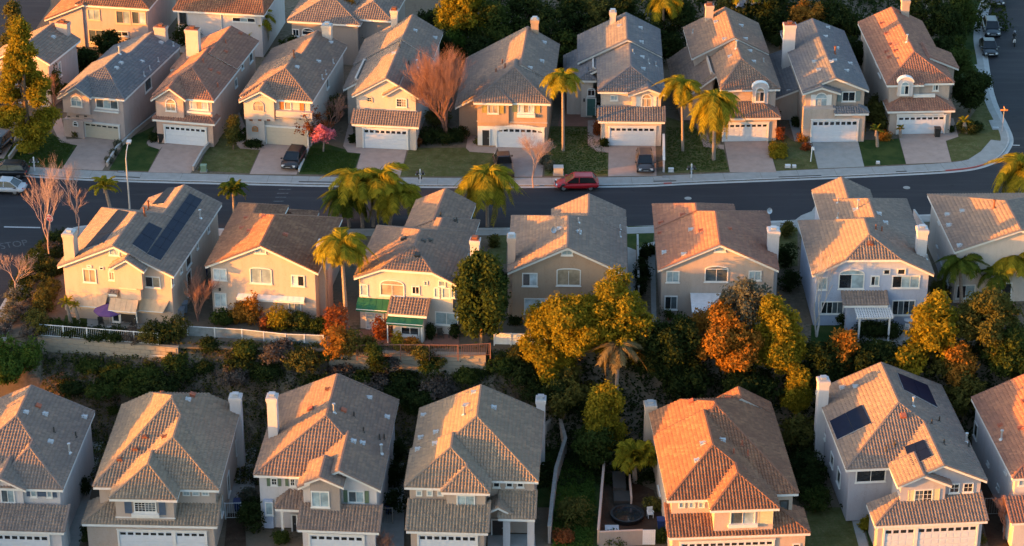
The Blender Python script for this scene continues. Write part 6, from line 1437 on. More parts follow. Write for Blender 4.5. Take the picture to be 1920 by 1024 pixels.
# ------------------------------------------------------------------ fences and walls
MAT['fence_glass'] = glass('hazy_panel', (.20, .22, .23), .3); MAT['iron_red'] = plain('rusty_iron', (.20, .09, .06), .7); MAT['wood_grey'] = plain('weathered_boards', (.24, .22, .20), .9, .1, .2)
def wall_line(name, pts, z0, z1, t, mat, label, cat='wall', cap=None, cb=.08, group=None, blocks=False):
    """pts world xy; a wall with a coping, optionally built of courses"""
    root = empty(name, (pts[0][0], pts[0][1], z0), 0, label, cat, group); o = np.array((pts[0][0], pts[0][1], z0)); b = MB(); c = MB()
    for a, d in zip(pts, pts[1:]):
        a = np.array(a, float) - o[:2]; d = np.array(d, float) - o[:2]; u = (d - a) / np.linalg.norm(d - a); n = np.array((-u[1], u[0])) * t / 2
        q = [(*(a + n), 0), (*(a - n), 0), (*(d - n), 0), (*(d + n), 0)]; b.prism(q, (0, 0, z1 - z0))
        n2 = n * 1.3; q = [(*(a + n2), z1 - z0), (*(a - n2), z1 - z0), (*(d - n2), z1 - z0), (*(d + n2), z1 - z0)]; c.prism(q, (0, 0, cb))
    if blocks:
        L = sum(np.linalg.norm(np.array(d) - np.array(a)) for a, d in zip(pts, pts[1:])); a = np.array(pts[0]) - o[:2]; d = np.array(pts[-1]) - o[:2]; u = (d - a) / np.linalg.norm(d - a); n = np.array((-u[1], u[0])); n = n if n[1] < 0 else -n
        hb = .40; nr = max(1, int((z1 - z0) / hb)); bl = 1.0; k = 0; shared = None
        for r in range(nr):
            x = (r % 2) * .5 * bl
            while x + bl < L and k < 280:
                if shared is None:
                    mb = MB(); mb.box(-.48, .48, -.03, .05, .015, hb - .015); shared = mb.mesh('block', mat)
                e = link('block', shared, None); e.parent = root; p = a + u * (x + bl / 2) + n * (t / 2 + .02); e.location = (p[0], p[1], hb * r + random.uniform(-.004, .004)); e.rotation_euler = (0, 0, math.atan2(u[1], u[0])); x += bl; k += 1
    b.build('wall_core', mat, root); c.build('coping', cap or mat, root); return root
def rail_fence(name, pts, z0, h, label, postmat, panel=None, gap=1.9, pick=0., mat2=None, group=None):
    root = empty(name, (pts[0][0], pts[0][1], z0), 0, label, 'fence', group); o = np.array((pts[0][0], pts[0][1])); pk = []; 
    for a, d in zip(pts, pts[1:]):
        a = np.array(a, float) - o; d = np.array(d, float) - o; L = np.linalg.norm(d - a); n = max(1, int(round(L / gap)))
        r = MB(); r.tube((*a, h), (*d, h), .04, .04, 5); r.tube((*a, .12), (*d, .12), .03, .03, 5); r.build('rail', postmat, root)
        for k in range(n + 1):
            p = a + (d - a) * k / n
            if k == 0 and np.linalg.norm(a) > .01: pass
            else: b = MB(); b.box(p[0] - .05, p[0] + .05, p[1] - .05, p[1] + .05, -.3, h + .05); b.build('post', postmat, root)
            if panel and k < n:
                p2 = a + (d - a) * (k + 1) / n; b = MB(); b.prism([(*p, .15), (*p2, .15), (*p2, h - .05), (*p, h - .05)], (0, .02, 0)); b.build('panel', panel, root)
        if pick:
            m = int(L / pick); b = MB()
            for k in range(m): p = a + (d - a) * k / m; b.tube((*p, .1), (*p, h), .012, .012, 3, caps=False)
            tag(b.build('pickets', mat2 or postmat, root), kind='stuff')
    return root
gl = lambda v, pts, z: [tuple(q) for q in G(PX(v, pts), z)]
wall_line('retaining_wall', [(WALLS[0][0], WALLS[0][2]), (WALLS[0][1], WALLS[0][3])], -1.5, .12, .35, MAT['blockwall'], 'long tan retaining wall below the ivy fence at the left', blocks=True)
rail_fence('garden_fence', gl(V21, [(205, 836), (560, 864), (800, 882)], .1), .1, 1.25, 'white railing overgrown with ivy above the left retaining wall', MAT['wood_white'], gap=2.6, pick=.18)
rail_fence('panel_fence', gl(V22, [(-75, 838), (200, 855), (420, 878), (610, 885)], 0.), -.15, 1.25, 'white posted fence with hazy panels behind the orange tiled house', MAT['wood_white'], MAT['fence_glass'], gap=2.1)
wall_line('retaining_wall', [(WALLS[1][0], WALLS[1][2]), (WALLS[1][1], WALLS[1][3])], -2.2, .1, .4, MAT['blockwall'], 'tan block retaining wall below the red railing and brick patio', blocks=True)
rail_fence('iron_fence', gl(V22, [(780, 945), (1000, 942), (1290, 944)], .1) + gl(V23, [(375, 935)], .1), .1, 1.3, 'rusty red iron railing at the edge of the brick patio', MAT['iron_red'], gap=2.6, pick=.16)
rail_fence('white_fence', gl(V23, [(395, 878), (565, 882), (700, 890)], .05), .0, 1.25, 'solid white panel fence between the dense tree and the golden trees', MAT['wood_white'], MAT['wood_white'], gap=2.)
rail_fence('low_fence', gl(V26, [(560, 905), (690, 905)], -.5), -.5, .9, 'low grey fence below the pergola patio', MAT['wood_grey'], gap=1.6, pick=.2)
for v, pts, lab in [(V31, [(50, 882), (110, 800), (200, 706)], 'low pale garden wall left of the first lawn'), (V31, [(588, 915), (640, 830), (740, 735), (860, 640)], 'slanting pale wall between the first two driveways'), (V31, [(1060, 938), (1110, 850), (1160, 790), (1280, 640)], 'slanting low wall right of the second driveway'), (V31, [(870, 470), (985, 330)], 'wall far back between the slate roofed and rose roofed houses')]:
    wall_line('garden_wall', gl(v, pts, .1), .1, .62 if 'low' in lab or 'slanting' in lab else 1.5, .16, MAT['w_sand'], lab, cap=MAT['kerbstone'], cb=.05, group='garden walls of the far row')
wall_line('white_wall', gl(V33, [(352, 944), (405, 822)], .1), .1, .45, .1, MAT['trim'], 'thin white edging wall beside the driveway with the black car', cap=MAT['trim'], cb=.03)
wall_line('garden_wall', gl(V35, [(1124, 945), (1122, 800)], .1), .1, 1.5, .2, MAT['w_white'], 'white garden wall right of the driveway with the dark car', cap=MAT['trim'], cb=.05)
wall_line('garden_wall', gl(V37, [(790, 600), (830, 740)], .1), .1, .8, .12, MAT['w_sand'], 'low wall beside the long entry path', cap=MAT['kerbstone'], cb=.04)
wall_line('garden_wall', gl(V25, [(40, 390), (46, 660)], .1), .1, 1.6, .15, MAT['w_taupe'], 'tall narrow wall between the two concrete side paths', cap=MAT['kerbstone'], cb=.04)
wall_line('garden_wall', gl((0, 0, 1), [(1712, 416), (1748, 470), (1776, 560)], .1), .1, 1.5, .15, MAT['w_grey'], 'grey wall between the pale blue house and the right edge house', cap=MAT['kerbstone'], cb=.04)
wall_line('yard_wall', gl(V14, [(795, 420), (860, 345)], ZL + 1.) + gl(V14, [(900, 540), (850, 700), (830, 860), (815, 1010)], ZL), ZL, ZL + 1.7, .25, MAT['w_taupe'], 'leaning block wall right of the hipped house', cap=MAT['wood_grey'], blocks=False)
wall_line('yard_wall', gl((1100, 840, 5.565), [(183, 240), (150, 620), (118, 1010)], ZL), ZL, ZL + 1.5, .16, MAT['w_peach'], 'long thin wall at the left of the terracotta house yard', cap=MAT['w_peach'], cb=.04)
wall_line('yard_wall', gl((1100, 840, 5.565), [(130, 1030), (580, 1010)], ZL), ZL, ZL + 1.5, .16, MAT['w_taupe'], 'front yard wall of the terracotta house', cap=MAT['w_peach'], cb=.05)
r_ = empty('yard_gate', (*gp(1204, 1022, ZL)[:2], ZL), 0, 'pale blue white gate in the yard wall', 'gate')
for k in range(7): b = MB(); b.box(k * .16, k * .16 + .15, -.03, .03, .05, 1.55); b.build('board', MAT['door_white'], r_)
b = MB(); b.box(0, 1.12, .03, .07, .3, .4); b.box(0, 1.12, .03, .07, 1.2, 1.3); b.build('gate_rail', MAT['door_white'], r_)
rail_fence('side_gate', gl(V11, [(1190, 880), (1275, 878)], ZL), ZL, 1.6, 'white barred side gate between the second and third front houses', MAT['wood_white'], gap=1.6, pick=.2)
rail_fence('side_gate', gl(V13, [(822, 905), (890, 905)], ZL), ZL, 1.6, 'barred side gate between the third and fourth front houses', MAT['wood_grey'], gap=1.6, pick=.2)
rail_fence('side_gate', gl(V16, [(1025, 860), (1130, 858)], ZL), ZL, 1.7, 'grey barred side gate beside the last solar roofed house', MAT['wood_grey'], gap=1.8, pick=.2)
rail_fence('slope_fence', [tuple(slope_pt(*p)[:2]) for p in ((182, 770), (300, 768))], -6.9, 1.4, 'low white rail behind the first front row gap', MAT['wood_white'], gap=2.4)
rail_fence('back_fence', [tuple(slope_pt(*p)[:2]) for p in ((440, 775), (520, 778))], -6.9, 1.6, 'white railing between the two chimneys of the front row', MAT['wood_white'], gap=1.4)
b = MB(); 
for p, q in (((680, 696), (905, 699)), ((268, 670), (330, 672))):
    a, c = slope_pt(*p), slope_pt(*q); b.tube(a + np.array((0, 0, .2)), c + np.array((0, 0, .2)), .06, .06, 5)
tag(b.build('drain_channel', MAT['kerbstone']), 'pale concrete drain line along the slope', 'drain')
# water garden and pool of the terracotta house
MAT['pool_water'] = glass('pool_water', (.02, .10, .12), .05); MAT['pond_black'] = plain('black_liner', (.012, .013, .014), .4, .5)
c = gp(1183, 806, ZL); b = MB(); b.prism([(c[0] + 1.9 * cos(t), c[1] + 3.2 * sin(t), ZL + .01) for t in np.linspace(0, 2 * pi, 17)[:-1]], (0, 0, .04)); o = b.build('pool_water', MAT['pool_water']); tag(o, kind='structure')
b = MB(); n = 16
for k in range(n):
    t0, t1 = 2 * pi * k / n, 2 * pi * (k + .93) / n; b.prism([(c[0] + r1 * 1.9 * cos(t), c[1] + r1 * 3.2 * sin(t), ZL + .05) for r1, t in ((1., t0), (1.16, t0), (1.16, t1), (1., t1))], (0, 0, .06))
tag(b.build('pool_edge', MAT['kerbstone']), kind='structure')
r_ = empty('garden_pond', (*gp(1176, 970, ZL)[:2], ZL), 0, 'round black pond with a raised channel in the side yard', 'pond')
b = MB(); b.lathe([(1.45, 0), (1.5, .45), (1.3, .45), (1.25, .3), (.01, .3)], 20); b.build('basin', MAT['pond_black'], r_)
b = MB(); b.lathe([(1.24, .3), (.01, .34)], 20); b.build('water', MAT['g_d'], r_)
b = MB(); b.box(-1.1, .35, 1.9, 3.6, 0, .5); b.box(-1.1, .05, 3.6, 6.4, 0, .8); b.build('channel', MAT['dark_metal'], r_); b = MB(); b.box(.35, .5, 1.6, 5.4, 0, 1.1); b.build('low_wall', MAT['w_peach'], r_)
def table(name, px, py, z, w, d, h, mat, label, legs=4, round_=False, zz=None):
    x, y = gp(px, py, z)[:2]; r = empty(name, (x, y, z), 0, label, 'table', 'garden tables'); b = MB()
    if round_: b.lathe([(w / 2, h - .04), (w / 2, h)], 16); b.build('tabletop', mat, r); b = MB(); b.tube((0, 0, 0), (0, 0, h - .04), .05, .05, 8); b.lathe([(.3, 0), (.3, .03)], 12); b.build('pedestal', MAT['wood_white'], r)
    else:
        b.box(-w / 2, w / 2, -d / 2, d / 2, h - .05, h); b.build('tabletop', mat, r)
        for sx in (-1, 1):
            for sy in (-1, 1): b = MB(); b.box(sx * (w / 2 - .1) - .03, sx * (w / 2 - .1) + .03, sy * (d / 2 - .1) - .03, sy * (d / 2 - .1) + .03, 0, h - .05); b.build('leg', mat, r)
    return r
def chair(px, py, z, rot, mat, label, group='garden chairs'):
    x, y = gp(px, py, z)[:2]; r = empty('garden_chair', (x, y, z), rot, label, 'chair', group)
    b = MB(); b.box(-.25, .25, -.25, .25, .40, .45); b.build('seat', mat, r); b = MB(); b.box(-.25, .25, .2, .26, .45, .95); b.build('backrest', mat, r)
    for sx in (-1, 1):
        b = MB(); b.box(sx * .25 - .03, sx * .25 + .03, -.25, .22, .62, .66); b.build('armrest', mat, r)
        for sy in (-1, 1): b = MB(); b.box(sx * .22 - .025, sx * .22 + .025, sy * .21 - .025, sy * .21 + .025, 0, .42); b.build('leg', mat, r)
table('garden_table', 1144 - 15 + 18, 1005, ZL, 1.2, .9, .85, MAT['metal'], 'grey slotted bench table beside the pond') ; chair(1219, 1000 - 30, ZL, .2, MAT['wood_white'], 'white chair beside the wall of the terracotta house'); chair(1222, 955, ZL, .9, MAT['wood_white'], 'white chair farther back by the terracotta house wall')
table('garden_table', 768, 640, .11, 1.5, .9, .75, MAT['wood_white'], 'white table in front of the lower green awning'); table('garden_table', 228, 603, .11, .85, .85, .95, MAT['canvas_tan'], 'round pale table under the tan awnings', round_=True)
table('garden_table', 1703, 612, .11, .9, .9, .7, MAT['wood_white'], 'white round table right of the pergola', round_=True)
chair(1645, 618, .11, .1, MAT['wood_white'], 'white chair under the pergola'); chair(1702, 622, .11, 2.6, MAT['wood_white'], 'white chair beside the round table right of the pergola'); chair(1607, 618, .11, -.5, MAT['wood_white'], 'white chair at the left post of the pergola')
chair(826, 634, .11, .3, MAT['dark_metal'], 'dark chair on the brick patio, left one'); chair(848, 634, .11, -.6, MAT['dark_metal'], 'dark chair on the brick patio, right one'); chair(1265, 590, .11, .2, MAT['dark_metal'], 'dark chair under the lower left window'); chair(740, 630, .11, .4, MAT['dark_metal'], 'dark chair left of the white table'); chair(190, 612, .11, .4, MAT['dark_metal'], 'dark chair left of the purple umbrella'); chair(250, 615, .11, -.4, MAT['dark_metal'], 'dark chair right of the round pale table')
x, y = gp(207, 611, .11)[:2]; r_ = empty('garden_umbrella', (x, y, .11), .2, 'purple garden umbrella below the tan awnings', 'umbrella'); b = MB(); b.tube((0, 0, 0), (0, 0, 2.2), .03, .03, 8); b.lathe([(.35, 0), (.3, .08)], 12); b.build('pole', MAT['metal'], r_)
b = MB(); vs = [(0, 0, 2.3)] + [(1.45 * cos(k * pi / 4), 1.45 * sin(k * pi / 4), 1.8) for k in range(8)]; b.add(vs + [(v[0], v[1], v[2] - .15) for v in vs[1:]], [(0, 1 + k, 1 + (k + 1) % 8) for k in range(8)] + [(1 + k, 9 + k, 9 + (k + 1) % 8, 1 + (k + 1) % 8) for k in range(8)]); b.build('canopy', MAT['canvas_purple'], r_)
# pergola
hp = H[18] if len(H) > 18 else None
def pergola(px, py, w, d, h, rot, label):
    x, y = gp(px, py, .11)[:2]; r = empty('pergola', (x, y, .11), rot, label, 'pergola')
    for sx in (0, w):
        for sy in (0, d): b = MB(); b.box(sx - .08, sx + .08, sy - .08, sy + .08, 0, h); b.build('post', MAT['wood_white'], r)
    for sy in (0, d): b = MB(); b.box(-.3, w + .3, sy - .05, sy + .05, h, h + .16); b.build('beam', MAT['wood_white'], r)
    me = None
    for k in range(15):
        if me is None: b = MB(); b.box(-.045, .045, -.35, d + .3, 0, .14); me = b.mesh('slat', MAT['wood_white'])
        o = link('slat', me, r); o.location = (-.2 + (w + .4) * k / 14, 0, h + .165)
    me = None
    for k in range(9):
        if me is None: b = MB(); b.box(-.35, w + .35, -.03, .03, 0, .05); me = b.mesh('lath', MAT['wood_white'])
        o = link('lath', me, r); o.location = (0, -.25 + (d + .45) * k / 8, h + .31)
pergola(1609, 640, 2.8, 2.1, 2.35, radians(.8), 'white slatted pergola behind the pale blue grey house')
# ------------------------------------------------------------------ street furniture
x, y = gp(246, 424, .12)[:2]; r_ = empty('street_lamp', (x, y, .12), 0, 'tall street lamp with a curved arm beside the small yellow palm', 'street lamp'); b = MB(); b.tube((0, 0, 0), (0, 0, 7.6), .11, .07, 8); b.tube((0, 0, 0), (0, 0, .5), .17, .13, 8); b.build('pole', MAT['kerbstone'], r_)
b = MB(); P_ = [(0, 0, 7.6), (.03, .5, 8.2), (.06, 1.3, 8.5), (.08, 1.8, 8.5)]
for a, c in zip(P_, P_[1:]): b.tube(a, c, .05, .045, 6)
b.build('arm', MAT['metal'], r_); b = MB(); b.box(-.15, .3, 1.7, 2.45, 8.42, 8.6); b.build('lamp_head', MAT['metal'], r_)
def mailbox(px, py, label):
    x, y = gp(px, py, .12)[:2]; r = empty('mailbox_stand', (x, y, .12), .1, label, 'mailbox', 'mailbox stands on the far pavement')
    b = MB(); b.box(-.07, .07, -.07, .07, 0, 1.5); b.box(-.5, .5, -.05, .05, .95, 1.05); b.lathe([(.1, 1.5), (.01, 1.65)], 6); b.build('post', MAT['wood_white'], r)
    for sx in (-.3, .3):
        for dy in (0,): b = MB(); b.box(sx - .13, sx + .13, -.3, .25, 1.06, 1.22); b.prism([(sx - .13, -.3, 1.22), (sx + .13, -.3, 1.22), (sx + .09, -.3, 1.3), (sx - .09, -.3, 1.3)], (0, .55, 0)); b.build('mailbox', MAT['dark_metal'], r)
    b = MB(); b.box(-.2, .2, -.06, .06, .45, .7); b.build('paper_box', MAT['dark_metal'], r)
mailbox(65, 320, 'white mailbox post with dark boxes on the pavement by the first lawn'); mailbox(788, 343, 'white mailbox post with dark boxes behind the golden palm cluster'); mailbox(1296, 333, 'white mailbox post beside the red kerb before the two palms')
def ubox(px, py, w, d, h, mat, label):
    x, y = gp(px, py, .11)[:2]; r = empty('utility_box', (x, y, .11), 0, label, 'utility box', 'utility boxes along the pavement'); b = MB(); b.box(-w / 2, w / 2, -d / 2, d / 2, 0, h); b.build('cabinet', mat, r); b = MB(); b.box(-w / 2 - .04, w / 2 + .04, -d / 2 - .04, d / 2 + .04, h, h + .06); b.build('lid', mat, r); b = MB(); b.box(-w / 2 - .08, w / 2 + .08, -d / 2 - .08, d / 2 + .08, -.02, .05); b.build('base', MAT['concrete'], r)
MAT['box_green'] = plain('green_cabinet', (.16, .24, .17), .6)
ubox(382, 321, .6, .5, .7, MAT['box_green'], 'small pale green utility box at the foot of the slanting wall'); ubox(1047, 326, 1.0, .9, .8, MAT['kerbstone'], 'pale utility cabinet behind the red car'); ubox(1258, 322, .5, .35, .35, MAT['wood_white'], 'small white box on the grass beside the white garden wall'); ubox(1477, 314, .5, .35, .25, MAT['wood_white'], 'white box flat on the lawn, left of two'); ubox(1489, 314, .35, .3, .2, MAT['wood_white'], 'smaller white box on the lawn, right of two'); ubox(1646, 307, .3, .25, .2, MAT['wood_white'], 'small white lid on the lawn beside the corner house driveway')
for i, (px, py, lab) in enumerate([(227, 322, 'dark drain grate on the pavement below the slanting wall'), (1248, 331, 'dark drain grate on the pavement before the dark car driveway'), (1867, 239, 'dark drain grate on the corner pavement')]):
    x, y = gp(px, py, .12)[:2]; r = empty('drain_grate', (x, y, .124), 0, lab, 'drain'); b = MB(); b.box(-.35, .35, -.22, .22, 0, .01); b.build('plate', MAT['dark_metal'], r)
    for k in range(6): b = MB(); b.box(-.3 + k * .11, -.25 + k * .11, -.2, .2, .01, .02); b.build('bar', MAT['metal'], r)
for i, (a, c) in enumerate([((215, 330.5), (262, 333)), ((560, 340.5), (645, 342)), ((1225, 340), (1268, 339)), ((1460, 332), (1540, 329)), ((1680, 322), (1700, 321))]):
    A, C = gp(*a, .13), gp(*c, .13); d = (C - A); d /= np.linalg.norm(d); n = np.array((-d[1], d[0], 0)) * .12
    b = MB(); b.prism([A - n, C - n, C + n, A + n], (0, 0, .004)); tag(b.build('kerb_inlet', MAT['dark_metal']), 'dark storm drain slot in the far kerb', 'drain', 'storm drain slots')
# signs
MAT['sign_red'] = plain('red_sign', (.45, .03, .04), .5, .4, .03); MAT['sign_white'] = plain('white_sign', (.75, .75, .75), .5, .4, .03); MAT['sign_green'] = plain('street_name_sign', (.50, .22, .06), .5)  # street name plates: orange sunlight put into their colour
x, y = gp(97, 448, .12)[:2]; r_ = empty('stop_sign', (x, y, .12), radians(-25), 'red octagonal stop sign at the street corner under the bare tree', 'stop sign'); b = MB(); b.tube((0, 0, 0), (0, 0, 2.6), .03, .03, 6); b.build('pole', MAT['metal'], r_)
def octo(r, y, t): return [(r * cos(radians(22.5 + 45 * k)), y, 2.35 + r * sin(radians(22.5 + 45 * k))) for k in range(8)]
b = MB(); b.prism(octo(.42, -.045, 0), (0, .015, 0)); sg = b.build('sign_plate', MAT['sign_white'], r_); b = MB(); b.prism(octo(.38, -.055, 0), (0, .01, 0)); b.build('sign_face', MAT['sign_red'], sg)
text('sign_lettering', 'STOP', (0, -.058, 2.35), (radians(90), 0, 0), .28, MAT['sign_white'], sg)
x, y = gp(1879, 246, .12)[:2]; r_ = empty('street_sign', (x, y, .12), 0, 'street name sign lit orange on the corner by the side road', 'street sign'); b = MB(); b.tube((0, 0, 0), (0, 0, 2.9), .035, .035, 6); b.build('pole', MAT['metal'], r_)
b = MB(); b.box(-.42, .42, -.02, .02, 2.45, 2.65); b.build('name_plate', MAT['sign_green'], r_); b = MB(); b.box(-.02, .02, -.42, .42, 2.68, 2.88); b.build('name_plate', MAT['sign_green'], r_)
x, y = gp(1520, 303, .11)[:2]; r_ = empty('sale_sign_post', (x, y, .11), 0, 'leaning white sign post on the lawn beside the concrete driveway', 'sign post'); b = MB(); b.tube((0, 0, 0), (.12, .25, 1.7), .06, .06, 6); b.build('post', MAT['wood_white'], r_); b = MB(); b.box(.02, .35, .2, .27, 1.25, 1.62); b.build('sign_plate', MAT['sign_white'], r_)
def bin_(px, py, z, mat, label, rot=0.):
    x, y = gp(px, py, z)[:2]; r = empty('wheelie_bin', (x, y, z), rot, label, 'bin', 'wheelie bins'); b = MB(); b.add([(-.26, -.28, .05), (.26, -.28, .05), (.26, .28, .05), (-.26, .28, .05), (-.33, -.36, 1.0), (.33, -.36, 1.0), (.33, .36, 1.0), (-.33, .36, 1.0)], [(0, 3, 2, 1), (4, 5, 6, 7), (0, 1, 5, 4), (1, 2, 6, 5), (2, 3, 7, 6), (3, 0, 4, 7)]); b.build('body', mat, r)
    b = MB(); b.box(-.36, .36, -.4, .38, 1.0, 1.08); b.build('lid', mat, r)
    for sx in (-.24, .24): b = MB(); b.tube((sx - .03, .3, .12), (sx + .03, .3, .12), .12, .12, 10); b.build('wheel', MAT['dark_metal'], r)
MAT['bin_black'] = plain('black_plastic', (.018, .018, .018), .5, .4); MAT['bin_blue'] = plain('blue_plastic', (.015, .035, .13), .5, .4)
MAT['bin_grey'] = plain('grey_plastic', (.20, .22, .26), .5, .4)
bin_(1757, 256, .11, MAT['bin_black'], 'black wheelie bin beside the corner house garage'); bin_(303, 266, .11, MAT['bin_black'], 'black bin left of the peach house garage'); bin_(340, 596, .11, MAT['bin_grey'], 'grey wheelie bin at the side of the solar house, nearer one'); bin_(346, 585, .11, MAT['bin_grey'], 'grey wheelie bin at the side of the solar house, farther one')
bin_(446, 957, ZL, MAT['bin_blue'], 'blue bin behind the side gate of the second front house'); bin_(730, 962, ZL, MAT['bin_blue'], 'blue bin behind the side gate of the third front house'); bin_(1239, 992, ZL, MAT['bin_blue'], 'blue bin lid in the terracotta house yard'); bin_(384, 516, .11, MAT['bin_blue'], 'blue bin in the gap beside the orange tiled house')
# ------------------------------------------------------------------ vehicles
def paint(name, c): 
    m, t, b = new_mat(name, .32, .4); b.inputs['Base Color'].default_value = (*c, 1); b.inputs['Coat Weight'].default_value = .25; b.inputs['Coat Roughness'].default_value = .06; return m
MAT['tyre'] = plain('tyre_rubber', (.02, .02, .02), .85, .2); MAT['rim'] = plain('alloy_rim', (.4, .4, .41), .35, .5, .05, 3, .8); MAT['lamp_clear'] = plain('lamp_lens', (.6, .6, .58), .15, .6, .03); MAT['lamp_red'] = plain('tail_lens', (.35, .02, .02), .2, .6, .03); MAT['car_glass'] = glass('car_glass', (.008, .009, .011), .2, .3)
def car(px, py, z, rot, col, label, kind='suv', name='parked_car', group='parked cars', cat='car'):
    """front points along local +x"""
    x, y = gp(px, py, z)[:2]; r = empty(name, (x, y, z), rot, label, cat, group); P = paint('paint_' + name, col)
    L, W = (4.6, 1.86) if kind != 'sedan' else (4.65, 1.82); h1 = .90 if kind == 'suv' else .84; ht = 1.50 if kind == 'suv' else 1.40
    if kind == 'pickup': L, h1, ht = 5.4, 1.05, 1.82
    xs = np.array([-L / 2, -L / 2 + .12, -L / 2 + .6, -.6, .7, L / 2 - .9, L / 2 - .25, L / 2]); top = np.array([h1 - .18, h1 + .02, h1 + .05, h1 + .02, h1, h1 - .06, h1 - .18, h1 - .4]); wd = np.array([.80, .9, .97, 1., 1., .97, .88, .74]) * W / 2; bot = np.array([.42, .28, .24, .22, .22, .24, .28, .40])
    sec = []
    for k in range(8):
        w_, b0, t0 = wd[k], bot[k], top[k]; sec.append([(xs[k], -w_ * .9, b0), (xs[k], -w_, b0 + .18), (xs[k], -w_, t0 - .22), (xs[k], -w_ * .9, t0), (xs[k], w_ * .9, t0), (xs[k], w_, t0 - .22), (xs[k], w_, b0 + .18), (xs[k], w_ * .9, b0)])
    b = MB(); b.add([p for s_ in sec for p in s_], [(k * 8 + j, (k + 1) * 8 + j, (k + 1) * 8 + (j + 1) % 8, k * 8 + (j + 1) % 8) for k in range(7) for j in range(8)] + [tuple(range(8)), tuple(range(56, 64))[::-1]])
    body = b.build('body', P, r, smooth=True); sm = body.modifiers.new('round', 'SUBSURF'); sm.levels = 2; sm.render_levels = 2; body.scale = (1.03, 1.08, 1.0)
    if kind == 'suv': cx = [(-L / 2 + .18, h1), (-L / 2 + .55, ht - .06), (-L / 2 + 1., ht), (.25, ht - .02), (1.2, h1)]
    elif kind == 'sedan': cx = [(-L / 2 + .55, h1), (-1.0, ht - .06), (-.55, ht), (.25, ht - .02), (1.25, h1)]
    else: cx = [(-.75, h1), (-.6, ht - .05), (-.4, ht), (.75, ht - .02), (1.5, h1)]
    b = MB(); vs = []
    for (a, zz) in cx:
        w_ = W / 2 * (.90 if zz < h1 + .1 else .72); vs += [(a, -w_, zz), (a, w_, zz)]
    n = len(cx); b.add(vs, [(2 * k, 2 * k + 2, 2 * k + 3, 2 * k + 1) for k in range(n - 1)] + [tuple(2 * k for k in range(n))[::-1], tuple(2 * k + 1 for k in range(n))]); b.build('windows', MAT['car_glass'], r)
    for sx in (-L / 2 + .85, L / 2 - .9):
        for sy in (-1, 1): q_ = MB(); q_.tube((sx, sy * (W / 2 - .28), .38), (sx, sy * (W / 2 + .008), .38), .42, .42, 14); q_.build('wheel_arch', MAT['bin_black'], r)
    b = MB(); a0, a1 = cx[1][0] + .05, cx[3][0] + .08; w_ = W / 2 * .73; b.add([(a0, -w_, ht - .05), (a1, -w_, ht - .03), (a1, w_, ht - .03), (a0, w_, ht - .05), (a0 + .1, -w_ * .92, ht + .03), (a1 - .1, -w_ * .92, ht + .03), (a1 - .1, w_ * .92, ht + .03), (a0 + .1, w_ * .92, ht + .03)], [(4, 5, 6, 7), (0, 1, 5, 4), (1, 2, 6, 5), (2, 3, 7, 6), (3, 0, 4, 7)])
    rf = b.build('roof', P, r); b = MB()
    for sy in (-1, 1):
        for (p0, p1) in ((cx[1], cx[0]), (cx[3], cx[4])): b.tube((p0[0], sy * W / 2 * .725, p0[1]), (p1[0], sy * W / 2 * .905, p1[1] + .01), .045, .045, 5)
        xm = -.25; b.tube((xm, sy * W / 2 * .725, ht - .03), (xm, sy * W / 2 * .905, h1), .05, .05, 5)
        if kind == 'suv': b.tube((a0 + .1, sy * w_ * .85, ht + .07), (a1 - .1, sy * w_ * .85, ht + .07), .02, .02, 5)
    b.build('pillars', P, r)
    if kind == 'pickup': b = MB(); b.box(-L / 2 + .15, -.85, -W / 2 * .8, W / 2 * .8, h1 - .02, h1 + .06); b.build('bed_cover', MAT['bin_black'], r)
    for sx in (-L / 2 + .85, L / 2 - .9):
        for sy in (-1, 1):
            b = MB(); b.tube((sx, sy * (W / 2 - .2), .34), (sx, sy * (W / 2 + .02), .34), .34, .34, 16); wo_ = b.build('wheel', MAT['tyre'], r); b = MB(); b.tube((sx, sy * (W / 2 + .0), .34), (sx, sy * (W / 2 + .03), .34), .21, .2, 10); b.build('rim', MAT['rim'], wo_)
    for sy in (-1, 1):
        b = MB(); b.box(L / 2 - .22, L / 2 - .06, sy * W / 2 * .62 - .16, sy * W / 2 * .62 + .16, h1 - .36, h1 - .22); b.build('headlight', MAT['lamp_clear'], r)
        b = MB(); b.box(-L / 2 - .01, -L / 2 + .12, sy * W / 2 * .66 - .12, sy * W / 2 * .66 + .12, h1 - .30, h1 - .08); b.build('tail_light', MAT['lamp_red'], r)
        b = MB(); b.box(.95, 1.15, sy * (W / 2 + .1) - .09, sy * (W / 2 + .1) + .09, h1 + .0, h1 + .14); b.build('mirror', P, r)
    b = MB(); b.box(L / 2 - .03, L / 2 + .012, -.26, .26, .42, .54); b.build('number_plate', MAT['sign_white'], r)
    b = MB(); b.box(L / 2 - .1, L / 2 + .005, -.5, .5, .56, .68); b.build('grille', MAT['bin_black'], r)
    b = MB(); b.box(-L / 2 - .005, -L / 2 + .05, -.26, .26, .58, .70); b.build('number_plate', MAT['sign_white'], r)
    return r
car(1081, 352, .01, radians(181), (.32, .008, .014), 'red car parked at the far kerb', 'suv'); car(8, 358, .01, radians(172), (.42, .44, .46), 'silver car driving past the left edge', 'sedan', name='silver_car'); car(14, 328, .01, radians(176), (.014, .014, .016), 'black car parked at the far kerb at the left edge', 'suv')
car(551, 306, .12, radians(-101), (.016, .015, .016), 'black car on the driveway left of the pink blossom tree', 'suv'); car(944, 318, .12, radians(-264), (.045, .025, .020), 'dark brown pickup on the driveway behind the weeping palm', 'pickup', name='pickup_truck', cat='pickup'); car(1209, 312, .12, radians(-90), (.045, .038, .040), 'dark grey brown car on the driveway of the teal door house', 'suv')
